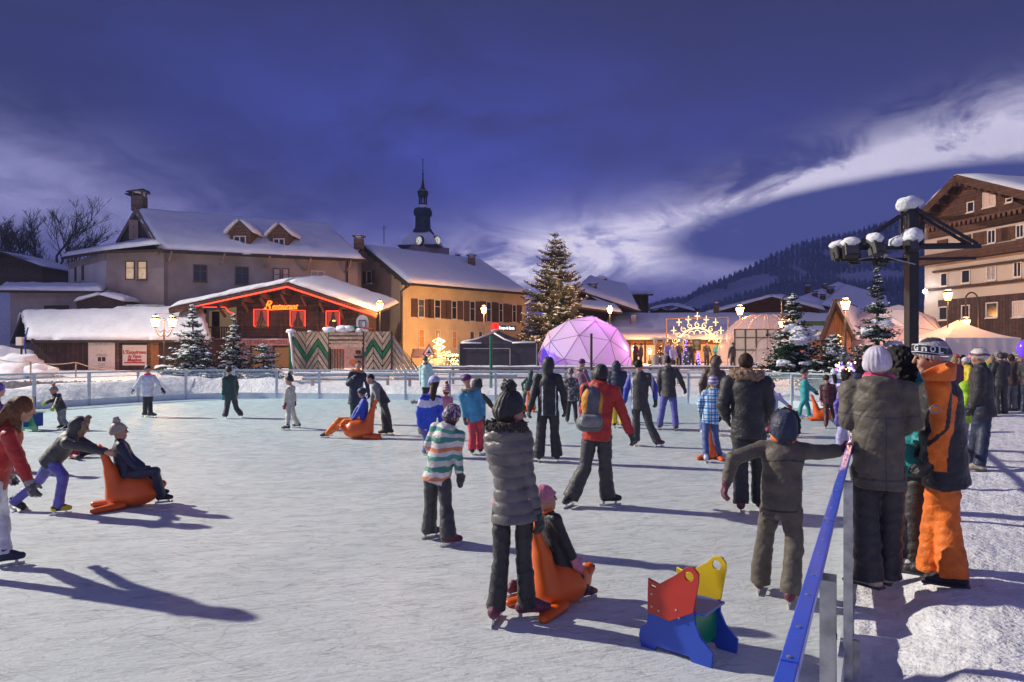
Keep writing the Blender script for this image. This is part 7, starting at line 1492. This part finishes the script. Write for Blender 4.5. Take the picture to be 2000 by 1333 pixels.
P('man in dark jacket and violet trousers gliding away near the lamps', 15, 1.0, (1305, 707), (1305, 720), (1306, 768), ((1287, 744), (1288, 765)), ((1328, 738), (1336, 758)), (1293, 800), (1317, 801), (1288, 840), (1320, 842),
  jacket='char', trousers='purple', hair='short', hairc='dark', glove='black', boot='brown', hood='down', hem=.1, bulk=1.3)
P('person in black hooded suit with thin white piping skating straight away', 0, 1.0, (1071, 713), (1070, 732), (1071, 798), ((1042, 770), (1035, 800)), ((1101, 770), (1103, 798)), (1056, 850), (1084, 850), (1053, 903), (1088, 903),
  jacket='black', trousers='black', hood='up', glove='black', boot='black', hem=.12, bulk=1.25, flare=1.3, jmats=[C['black'], C['white']], region=lambda p: np.where((np.abs(np.abs(p[:, 0]-.64)-.115) < .007) & (p[:, 2] < 1.33), 1, 0))
P('child in camouflage jacket between the hooded skater and the red jacket', -10, .78, (1114, 728), (1115, 740), (1117, 778), ((1104, 756), (1103, 775)), ((1129, 757), (1130, 776)), (1110, 802), (1124, 802), (1108, 827), (1125, 828), jacket='camo', trousers='black', hat='beanie', hatc='camo', glove='black', bulk=1.1)
P('person in peaked cap and pale fur collar far behind the red jacket', 50, .98, (1137, 710), (1134, 722), (1139, 766), ((1127, 744), (1128, 765)), ((1150, 745), (1150, 766)), (1136, 796), (1143, 796), (1136, 824), (1146, 824), jacket='mauve', trousers='black', hat='cap', hatc='dpurple', fur=('beige', 1.0), glove='black')
P('person in navy puffer and bright yellow trousers beyond the red jacket', 0, 1.0, (1204, 716), (1205, 727), (1206, 768), ((1190, 745), (1190, 768)), ((1221, 745), (1222, 768)), (1200, 800), (1212, 800), (1200, 836), (1216, 837), jacket='navy', trousers='yellow', hood='up', glove='black', quilt=(.11, .010), bulk=1.3)
P('small child in dark green bending over an orange seal far off', 0, .68, (1037, 729), (1035, 741), (1028, 768), ((1020, 750), (1022, 768)), ((1043, 752), (1044, 770)), (1024, 784), (1036, 784), (1022, 797), (1040, 797), jacket='dgreen', trousers='dgreen', hood='up', glove='lime')
seal('orange seal far off beside the small child in green', .62, 22.2, 20, 1.0)
P('child in striped green white and orange jacket skating with a flecked cap', 25, .79, (884, 812), (877, 836), (854, 925), ((838, 868), (850, 905, .15)), ((893, 880), (898, 925)), (841, 1000), (872, 998), (838, 1052), (876, 1068),
  face=35, jacket='stripe', trousers='char', hat='beanie', hatc='hp', hair='bob', hairc='brown', glove='char', mitt=True, boot='maroon', hood='down', hem=.12, bulk=1.2, fdir=(60, 75), flare=1.35)
P('girl in blue and white jacket and pale helmet skating away', -20, .88, (847, 748), (842, 773), (836, 830), ((818, 805), (820, 835)), ((861, 802), (860, 832)), (834, 862), (848, 862), (832, 892), (850, 892), jacket='bw', trousers='purple', hat='helmet', hatc='lav', hair='long', hairc='brown', glove='grey', hem=.1, bulk=1.2)
P('small child in red striped bobble hat holding out a pink sleeve', -30, .78, (871, 762), (870, 776), (868, 815), ((834, 786), (812, 786)), ((882, 800), (880, 820)), (866, 836), (876, 836), (866, 860), (878, 860), jacket='pink', trousers='brown', hat='tall', hatc='hs', pom='crimson', hair='bob', hairc='auburn', glove='grey')
P('girl in sky blue jacket and coral trousers with purple beret', -12, .86, (911, 744), (915, 764), (928, 815), ((905, 790), (908, 818)), ((943, 790), (945, 815)), (922, 850), (938, 850), (922, 889), (938, 887), jacket='sky', trousers='coral', hat='beret', hatc='dpurple', fur=('fur', .9), glove='char', boot='black', hem=.1, bulk=1.2, flare=1.2)
P('dark clad child half hidden behind the sky blue jacket', 40, .80, (932, 752), (934, 770), (936, 812), ((925, 790), (925, 808)), ((955, 786), (962, 796)), (932, 838), (942, 838), (931, 865), (944, 865), jacket='char', trousers='dgreen', hood='up', glove='black', fur=('furd', .8))
P('girl in pale mint jacket with green hood far behind the blue and white jacket', 10, .98, (831, 702), (831, 713), (832, 748), ((822, 730), (822, 748)), ((843, 730), (843, 748)), (829, 772), (836, 772), (828, 792), (837, 792), jacket='mint', trousers='black', hat='beanie', hatc='olive', scarf='olive', glove='grey', hem=.16)
P('man in navy coat with orange lining raising one hand', 172, 1.0, (700, 714), (698, 728), (694, 776), ((680, 750), (689, 738, -.2)), ((717, 747), (720, 768)), (690, 802), (701, 802), (689, 829), (703, 829), jacket='navy', trousers='dgreen', hair='short', hairc='brown', scarf='orange', fur=('fur', 1.1), glove='navy', hem=.2, bulk=1.2)
P('boy in grey and black jacket bending to push the orange seal', -80, .88, (723, 741), (732, 751), (750, 785), ((728, 772), (726, 792)), ((738, 772), (732, 792)), (749, 815), (759, 815), (752, 851), (762, 850), face=-95, jacket='grey', trousers='char', hair='short', hairc='dark', glove='black', boot='black', hem=.08,
  jmats=[C['grey'], C['char']], region=lambda p: np.where(p[:, 0] > -3.02, 1, 0))
P('child in helmet and orange trousers seated on the orange seal', -88, .74, (707, 768), (711, 781), (709, 822), ((694, 806, -.1), (686, 821, -.1)), ((700, 806), (688, 822)), (662, 820, -.1), (674, 824, -.1), (637, 856, .02), (644, 852, .05), d=15.3, jacket='blue', trousers='orange', hat='helmet', hatc='navy', glove='char', boot='black', seated=True, hem=.04, bulk=1.2)
seal('orange seal ridden by the child in orange trousers', -3.38, 15.15, -90, 1.25)
P('child in cream snowsuit and dark bobble hat skating left', -70, .80, (564, 743), (567, 757), (566, 790), ((559, 773), (557, 791)), ((574, 770), (576, 785)), (563, 814), (574, 813), (561, 841), (582, 836), jacket='cream', trousers='cream', hat='tall', hatc='char', pom='black', hood='down', glove='crimson', boot='char', bulk=1.2, hem=.04)
P('boy in dark green suit and black hat gliding with one cyan glove', -25, .92, (446, 724), (448, 736), (451, 776), ((438, 757), (436, 773)), ((463, 757), (461, 774)), (443, 798), (462, 798), (440, 818), (471, 816), jacket='dgreen', trousers='char', hat='beanie', hatc='black', glove='teal', bulk=1.25, flare=1.2)
P('woman in white jacket and pink scarf skating with arms spread', 160, .95, (289, 722), (288, 734), (289, 766), ((271, 748), (261, 761)), ((308, 748), (318, 762)), (284, 790), (293, 790), (283, 815), (294, 816), jacket='white', trousers='black', hat='beanie', hatc='black', scarf='hotpink', glove='black', hem=.14, boot='char', bulk=1.1, fdir=(120, 110))
P('boy in grey bobble hat bending to push the yellow and green skating aid', -125, .78, (104, 763), (108, 774), (120, 800), ((94, 785, -.3), (86, 790, -.3)), ((108, 792, -.2), (104, 798, -.3)), (117, 818), (124, 820), (122, 839), (134, 840), jacket='char', trousers='grey', hat='beanie', hatc='grey', pom='orange', glove='lime', boot='black', hem=.04)
P('child in beige bobble hat and navy coat seated on the orange seal at left', 88, .72, (234, 843), (234, 864), (247, 927), ((260, 898, -.1), (279, 911, -.1)), ((252, 900), (270, 915)), (299, 925, .1), (303, 921, -.1), (308, 972, .07, .1), (316, 983, 0, -.05), d=8.5, jacket='navy', trousers='navy', hat='beanie', hatc='beige', pom='beige', pompom=1.2, glove='navy', boot='black', hem=.1, seated=True, bulk=1.2)
seal('orange seal at left with the child in the beige hat on it', -4.72, 8.45, 88, 1.12)
P('child in violet trousers and brown fur hood leaning to push the orange seal', 90, .78, (157, 833), (140, 852), (102, 897), ((180, 874, .1), (209, 882, .2)), ((178, 876), (207, 884)), (78, 938, .1), (124, 930), (24, 996, .04, .1), (113, 1006), jacket='char', trousers='purple', hood='up', fur=('fur', 1.0), glove=None, boot=cloth('black_yellow', (1, 1, 1), pat=spots([(.015, .015, .02), (.6, .5, .02), (.015, .015, .02), (.015, .015, .02)], 9)), hem=.08, bulk=1.15, lift=(35, 0), face=105)
P('girl in red jacket with long loose brown hair skating in from the photo edge', 88, .86, (44, 800), (20, 832), (-14, 925), ((-2, 880, .2), (18, 925, .2)), ((33, 890), (57, 945)), (2, 1003, .2), (-22, 1010), (8, 1107), (-70, 1128), jacket='red', trousers='white', hair='wild', hairc='auburn', glove='camo', boot='navy', hem=.12, bulk=1.15)
P('child in patterned blue hat at the far left edge of the photo', 60, .82, (-2, 762), (-6, 790), (-10, 845), ((-24, 820), (-20, 845)), ((6, 822), (8, 848)), (-14, 880), (-2, 880), (-14, 918), (-4, 918), jacket='dpurple', trousers='navy', hat='beanie', hatc='vspot', glove='black')
P('child in red jacket fallen on the ice behind the leaning child', 95, .72, (128, 872), (136, 879), (160, 884), ((140, 890, -.2), (150, 893, -.2)), ((148, 890, .1), (140, 893, .1)), (172, 884, -.05), (174, 882, .1), (186, 890, .03), (184, 889, .05), d=12.4, jacket='crimson', trousers='black', hat='beanie', hatc='black', glove='black', hem=.02, seated=True)
P('child in lavender jacket and hot pink trousers half hidden by the fur hood', 10, .80, (1507, 755), (1509, 768), (1506, 805), ((1496, 786), (1497, 804)), ((1525, 780), (1540, 793)), (1500, 828), (1511, 828), (1499, 851), (1513, 851), jacket='lav', trousers='hotpink', hat='beanie', hatc='dpurple', glove='red')
P('child in dark hat and teal suit pushing an orange seal to the right', 82, .82, (1572, 728), (1571, 741), (1572, 778), ((1582, 757, .1), (1592, 764, .1)), ((1580, 758), (1591, 766)), (1563, 797), (1579, 797), (1561, 819), (1580, 817), jacket='teal', trousers='teal', hat='beanie', hatc='black', scarf='hotpink', glove='char', boot='white', bulk=1.15)
seal('orange seal pushed by the child in the teal suit', 8.75, 19.2, 80, 1.05)
P('bareheaded child in maroon checked snowsuit with back turned', 5, .80, (1614, 740), (1616, 752), (1619, 787), ((1605, 769), (1604, 784)), ((1632, 768), (1634, 784)), (1614, 812), (1628, 811), (1613, 837), (1634, 835), jacket='mplaid', trousers='mplaid', hair='short', hairc='brown', glove='pink', boot='maroon', hem=.03, bulk=1.1)
P('child in white cap just behind the maroon snowsuit', 0, .80, (1629, 729), (1631, 742), (1633, 780), ((1620, 762), (1620, 780)), ((1645, 762), (1646, 780)), (1628, 805), (1638, 805), (1627, 828), (1640, 828), jacket='lav', trousers='navy', hat='beanie', hatc='white', hair='long', hairc='dark', glove='black')
q = P('girl in violet quilted jacket wearing a headdress of coloured lights', 65, .88, (1655, 735), (1650, 757), (1645, 822), ((1634, 790), (1636, 820)), ((1655, 795), (1660, 820)), (1640, 855), (1650, 855), (1640, 890), (1652, 890), jacket='vspot', trousers='lav', hair='bob', hairc='dark', fur=('white', .8), glove='purple', hem=.12, bulk=1.2)
def headdress():
    c = W(1651, 722, 12.7); r = thing('light_headdress', 'headdress of pink blue and yellow lights on the girl in violet', 'headdress', c); rnd = random.Random(8)
    m = M(); m.tube([c+Vector((.11*math.cos(a), .11*math.sin(a), -.02)) for a in np.linspace(0, 6.28, 13)], .012, 6); m.build('band', C['black'], r)
    for n_, cc in (('pink', (1, .08, .6)), ('blue', (.12, .15, 1)), ('yellow', (1, .75, .2)), ('white', (.9, .9, 1))):
        m = M()
        for _ in range(9): a = rnd.uniform(0, 6.3); m.ball(c+Vector((.14*math.cos(a)+rnd.uniform(-.03, .05), .12*math.sin(a), rnd.uniform(-.05, .13))), rnd.uniform(.012, .024), 6, 5)
        m.build('coloured_bulbs', mat('bulb_'+n_, cc, .5, em=cc, es=3.5), r)
headdress()
stand('adult with a big dark curly hairdo beyond the headdress', 1676, 852, 1.0, 20, jacket='navy', trousers='black', hair='curly', hairc='dark', glove='sky')
# --- the grown-ups by the railing
P('woman in olive brown jacket and chunky white knitted hat by the railing', 5, 1.0, (1714, 712), (1716, 750), (1715, 900), ((1660, 822), (1700, 850, .34)), ((1782, 826), (1742, 850, .34)), (1692, 1018), (1739, 1020), (1698, 1146), (1733, 1138),
  g=.16, jacket='olive', trousers='black', hat='beanie', hatc='knitw', scarf='hotpink', hood='down', glove='black', boot='beige', skates=False, jmats=[C['olive'], C['char']], region=lambda p: np.where((np.abs(p[:, 2]-.965) < .006) | ((np.abs(p[:, 2]-1.44-.02*np.cos(p[:, 0]*8)) < .005) & (np.abs(p[:, 0]-2.73) < .24)) | ((np.abs(p[:, 0]-2.73) < .0045) & (p[:, 2] < 1.43)), 1, 0), hem=.20, bulk=1.35, flare=1.2, fdir=(-60, 10), sh=.19)
P('woman with black curly hair and teal jacket between the two nearest adults', 40, .98, (1768, 708), (1776, 742), (1779, 885), ((1745, 810), (1750, 860)), ((1800, 810), (1798, 868)), (1772, 1000), (1786, 1000), (1770, 1104), (1784, 1108), g=.16, jacket='teal', trousers='char', hair='curly', hairc='black', glove='black', boot='white', skates=False, hem=.18, bulk=1.2)
def inpoly(x, z, P_):
    c = np.zeros(len(x), bool); n = len(P_)
    for i in range(n):
        (x1, z1), (x2, z2) = P_[i], P_[i-1]
        c ^= ((z1 > z) != (z2 > z)) & (x < (x2-x1)*(z-z1)/((z2-z1) or 1e-9)+x1)
    return c
def panel(pts, Y): return [((a-1000)/F*Y, CH-(b-HZ)/F*Y) for a, b in pts]
OA = panel([(1780, 690), (1860, 712), (1868, 740), (1856, 770), (1850, 800), (1846, 835), (1830, 868), (1802, 895), (1792, 880), (1806, 835), (1812, 800), (1818, 762), (1800, 742)], 4.98)
OB = panel([(1826, 884), (1852, 838), (1862, 800), (1866, 770), (1880, 778), (1876, 812), (1864, 852), (1860, 925), (1834, 925)], 4.98)
def oman(p): return np.where((inpoly(p[:, 0], p[:, 2], OA) | inpoly(p[:, 0], p[:, 2], OB)) & (p[:, 1] < 5.10), 1, 0)
P('tall man in orange trousers and black and orange jacket with grey striped hat', -88, 1.04, (1816, 697), (1832, 738), (1845, 902), ((1842, 838, .0), (1812, 905, .1)), ((1836, 838, -.02), (1806, 905, -.05)), (1826, 1018, .05), (1850, 1022), (1818, 1126), (1862, 1146), g=.16,
  face=-98, jacket='black', hair='short', hairc='dark', trousers='orange', hat='beanie', hatc='hg', glove='char', boot='black', skates=False, hem=.17, bulk=1.3, flare=1.25, jmats=[C['black'], C['orange']], region=oman, curl=.9,
  tmats=[C['orange'], C['black']], treg=lambda p: np.where((np.abs(p[:, 0]-(3.17+.02*np.sin(p[:, 2]*9))) < .035*np.clip((.78-p[:, 2])*3.5, 0, 1)) & (p[:, 2] > .36) & (p[:, 2] < .78) & (p[:, 1] < 5.02), 1, 0))
def man_extras():
    # knitted band with lettering and the round arm badge belong to what he wears
    c = W(1816, 697, 5.0); r = [o for o in bpy.data.objects if o.get('label', '').startswith('tall man in orange')][0]; hat = [o for o in r.children if o.name.startswith('hat')][0]
    hs = .98*1.0232
    def ring(z, rr=1.0, n=40, a0=0, a1=360):
        return [c+Vector(((-math.sin(R(8))*0)+.113*hs*rr*math.cos(R(a)), .103*hs*rr*math.sin(R(a)), z)) for a in np.linspace(a0, a1, n)]
    tilt = lambda p: p+Vector((0, 0, -.16*(p.x-c.x)))
    def band(z0, z1, rr, m_, nm):
        a = [tilt(p) for p in ring(z0, rr)]; b = [tilt(p) for p in ring(z1, rr*.985)]; n = len(a); m = M(); m.add(a+b, [(i, i+1, n+i+1, n+i) for i in range(n-1)]); return m.build(nm, m_, hat, True)
    band(.022, .070, 1.06, C['black'], 'hat_band'); band(.017, .022, 1.065, C['white'], 'hat_edge'); band(.070, .075, 1.05, C['white'], 'hat_edge')
    cu = bpy.data.curves.new('t', 'FONT')
    word = 'GNOL'
    for i, (ch, a) in enumerate(zip(word, (196, 224, 250, 275))):
        # letters stand round the near side of the band
        p = tilt(c+Vector((.113*hs*1.085*math.cos(R(a)), .103*hs*1.085*math.sin(R(a)), .046))); text('hat_lettering', ch if ch != 'N' else 'n', .062, p, (R(90), 0, R(a+90)), C['white'], hat, .001, bold=.002, width=.036)
    q = V3(W(1826, 800, 4.80)); m = M(); rot = Vector((-.12, -1, 0)).to_track_quat('Z', 'Y').to_matrix(); m.lathe(Vector(q), [(.034, 0), (.034, .006)], 20, rot); jk = [o for o in r.children if o.name.startswith('jacket')][0]; b = m.build('badge', C['grey'], jk); m = M(); m.lathe(Vector(q)+Vector((-.001, -.007, 0)), [(.022, 0), (.022, .003)], 20, rot); m.build('badge_centre', C['orange'], b)
    q = SD(.008); nk = V3(W(1832, 738, 5.02)); 
    for a in np.linspace(0, 6.283, 40): q.cap(nk+np.array((.085*math.cos(a)+.005, .085*math.sin(a), .0)), nk+np.array((.098*math.cos(a)+.005, .095*math.sin(a), .055+.045*math.cos(a))), .020, .014, .015)
    q.build('collar', C['orange'], jk)
man_extras()
P('man in black coat and cream striped hat in profile among the crowd edge', -85, 1.0, (1910, 697), (1915, 718), (1920, 790), ((1914, 762, .0), (1900, 795, .1)), ((1908, 764), (1896, 797)), (1908, 843), (1922, 848), (1899, 911), (1912, 919), g=.16, jacket='black', trousers='navy', hat='beanie', hatc=cloth('cream_stripe', (1, 1, 1), pat=stripes([(.55, .5, .45), (.14, .06, .10), (.55, .5, .45)], .12)), hair='short', hairc='brown', glove='black', boot='beige', skates=False, hem=.18, bulk=1.5)
stand('child in lime vest standing in front of the man in the cream striped hat', 1886, 898, .72, -60, g=.16, jacket='lime', trousers='grey', hood='up', glove='blue', skates=False)
# --- the crowd
rc = random.Random(21)
crowd = [(1853, 800, .98, 'char', 'hg', 'striped grey hat looking away', 'beanie'), (1864, 812, .95, 'maroon', None, 'dark hair and wine coat', None), (1875, 795, .93, 'brown', None, 'brown coat and short hair', None), (1886, 806, .92, 'yellow', 'white', 'white hat and yellow coat', 'beanie'), (1897, 792, .98, 'navy', 'pink', 'pink hat and navy coat', 'beanie'),
         (1907, 788, 1.0, 'char', None, 'grey coat and dark hair', None), (1920, 790, 1.0, 'mauve', 'char', 'black hat and mauve coat', 'beanie'), (1928, 796, .96, 'lime', 'lime', 'lime green hat and coat', 'beanie'), (1937, 802, .95, 'black', None, 'black coat and dark hair near the lime hat', None), (1949, 786, 1.04, 'grey', 'grey', 'grey hood facing the rink', 'hood'),
         (1962, 799, 1.0, 'mauve', 'furd', 'plum jacket seen from behind', 'beanie'), (1984, 790, 1.03, 'char', 'grey', 'grey beanie at the right', 'beanie'), (1991, 800, .98, 'maroon', 'hg', 'maroon coat and patterned hat', 'beanie'), (2003, 797, 1.0, 'crimson', None, 'crimson coat at the photo edge', None), (1975, 803, .98, 'brown', None, 'brown coat beside the plum jacket', None),
         (1968, 783, .96, 'navy', 'white', 'white hat far back in the crowd', 'beanie'), (1868, 782, .97, 'sky', 'red', 'red hat and sky blue coat', 'beanie'), (1942, 781, .97, 'olive', None, 'olive coat far back in the crowd', None), (2012, 785, 1.0, 'black', 'hv', 'violet striped hat at the photo edge', 'beanie'), (1894, 780, .95, 'teal', None, 'teal coat far back in the crowd', None),
         (1840, 778, .98, 'char', 'navy', 'navy hat left of the crowd', 'beanie'), (1915, 777, .95, 'cream', None, 'cream coat far back in the crowd', None), (1958, 774, .98, 'black', 'yellow', 'yellow hat at the very back', 'beanie'), (1700, 800, 1.02, 'char', 'black', 'black hat behind the white knitted hat', 'beanie'), (1742, 812, 1.0, 'navy', 'blue', 'blue shiny helmet behind the white knitted hat', 'helmet'), (1722, 790, .98, 'brown', None, 'brown coat behind the white knitted hat', None)]
crowd += [(1846, 785, .97, 'black', 'grey', 'grey hat just right of the mast foot', 'beanie'), (1858, 776, .95, 'navy', None, 'navy coat far left in the crowd', None), (1881, 774, .95, 'char', 'black', 'black hat far back left in the crowd', 'beanie'), (1904, 772, .96, 'maroon', 'cream', 'cream hat far back in the crowd', 'beanie'), (1931, 775, .97, 'char', None, 'brown hair far back by the lime hat', None),
          (1955, 808, 1.0, 'black', 'black', 'all black clothes in front of the plum jacket', 'beanie'), (1978, 777, .98, 'teal', 'char', 'dark hat and teal coat at the back', 'beanie'), (1995, 776, 1.0, 'navy', None, 'navy coat at the back right', None), (2008, 806, 1.0, 'char', 'black', 'black hat nearest the photo edge', 'beanie'), (1830, 782, .97, 'brown', None, 'brown coat behind the orange trousers man', None), (1760, 795, 1.0, 'maroon', 'dpurple', 'deep purple hat between the nearest adults', 'beanie'), (1690, 785, .98, 'navy', None, 'navy coat far behind the headdress', None)]
for i, (px, pyf, s, jc, hc, lab, ht) in enumerate(crowd):
    stand('bystander with '+lab, px, pyf, s, rc.choice([-90, -40, 0, 20, 60, 160, -120, 0]), g=.16, jacket=jc, trousers=rc.choice(['black', 'char', 'navy', 'grey']), hat=ht if ht in ('beanie', 'helmet') else None, hatc=hc, hood='up' if ht == 'hood' else 'down', hair='bob' if not hc else 'short', hairc=rc.choice(['dark', 'brown', 'blond']), glove='black', skates=False, hem=.14, bulk=rc.uniform(1.1, 1.4), arms=(rc.uniform(0, 60), rc.uniform(0, 70)), group='bystanders packed at the right of the rink', vox=.022)
for i, (px, Y, s, phi, jc, lab, arms) in enumerate(((1306, 47, 1.02, 180, 'purple', 'musician in violet left of the lit arch', (70, 60)), (1326, 48, 1.04, 170, 'char', 'musician in dark coat under the left end of the arch', (40, 60)), (1350, 46, 1.0, 180, 'black', 'musician in black between the violet lit trees', (75, 75)), (1380, 47, 1.03, 160, 'char', 'tall musician right of the hanging loudspeaker', (60, 40)),
                                               (1400, 48, 1.0, 180, 'teal', 'musician in teal at the right foot of the arch', (50, 20)), (1432, 42, 1.0, -20, 'black', 'person in black standing before the cream panels', (10, 50)), (1241, 46, 1.0, 60, 'maroon', 'onlooker in wine coat beside the purple dome', (10, 20)), (1252, 47, .98, -90, 'brown', 'onlooker in brown coat near the hall lanterns', (10, 20)), (1314, 40, .98, 150, 'lav', 'person in pale lilac hat and cape behind the fence', (30, 30)))):
    z = .95; x = (px-1000)/F*Y; stand(lab, px, 0, s, phi, g=gz(x, Y)+.02, Y=Y, jacket=jc, trousers='black', hat='beanie' if i % 3 else None, hatc='black' if i != 8 else 'lav', hair='short', hairc='dark', glove='char', skates=False, arms=arms, bulk=1.2, vox=.028, group='people round the stage')
m = M(); c = W(2003, 682, 9); m.ball(c, (.10, .10, .125), 20, 14); m.lathe(c-Vector((0, 0, .165)), [(.012, 0), (.004, .025)], 8); o = m.build('balloon', mat('violet_balloon', (.16, .06, .7), .25, .1, em=(.25, .1, 1), es=.25), None, True, 'shiny violet balloon floating at the right edge of the photo', 'balloon')
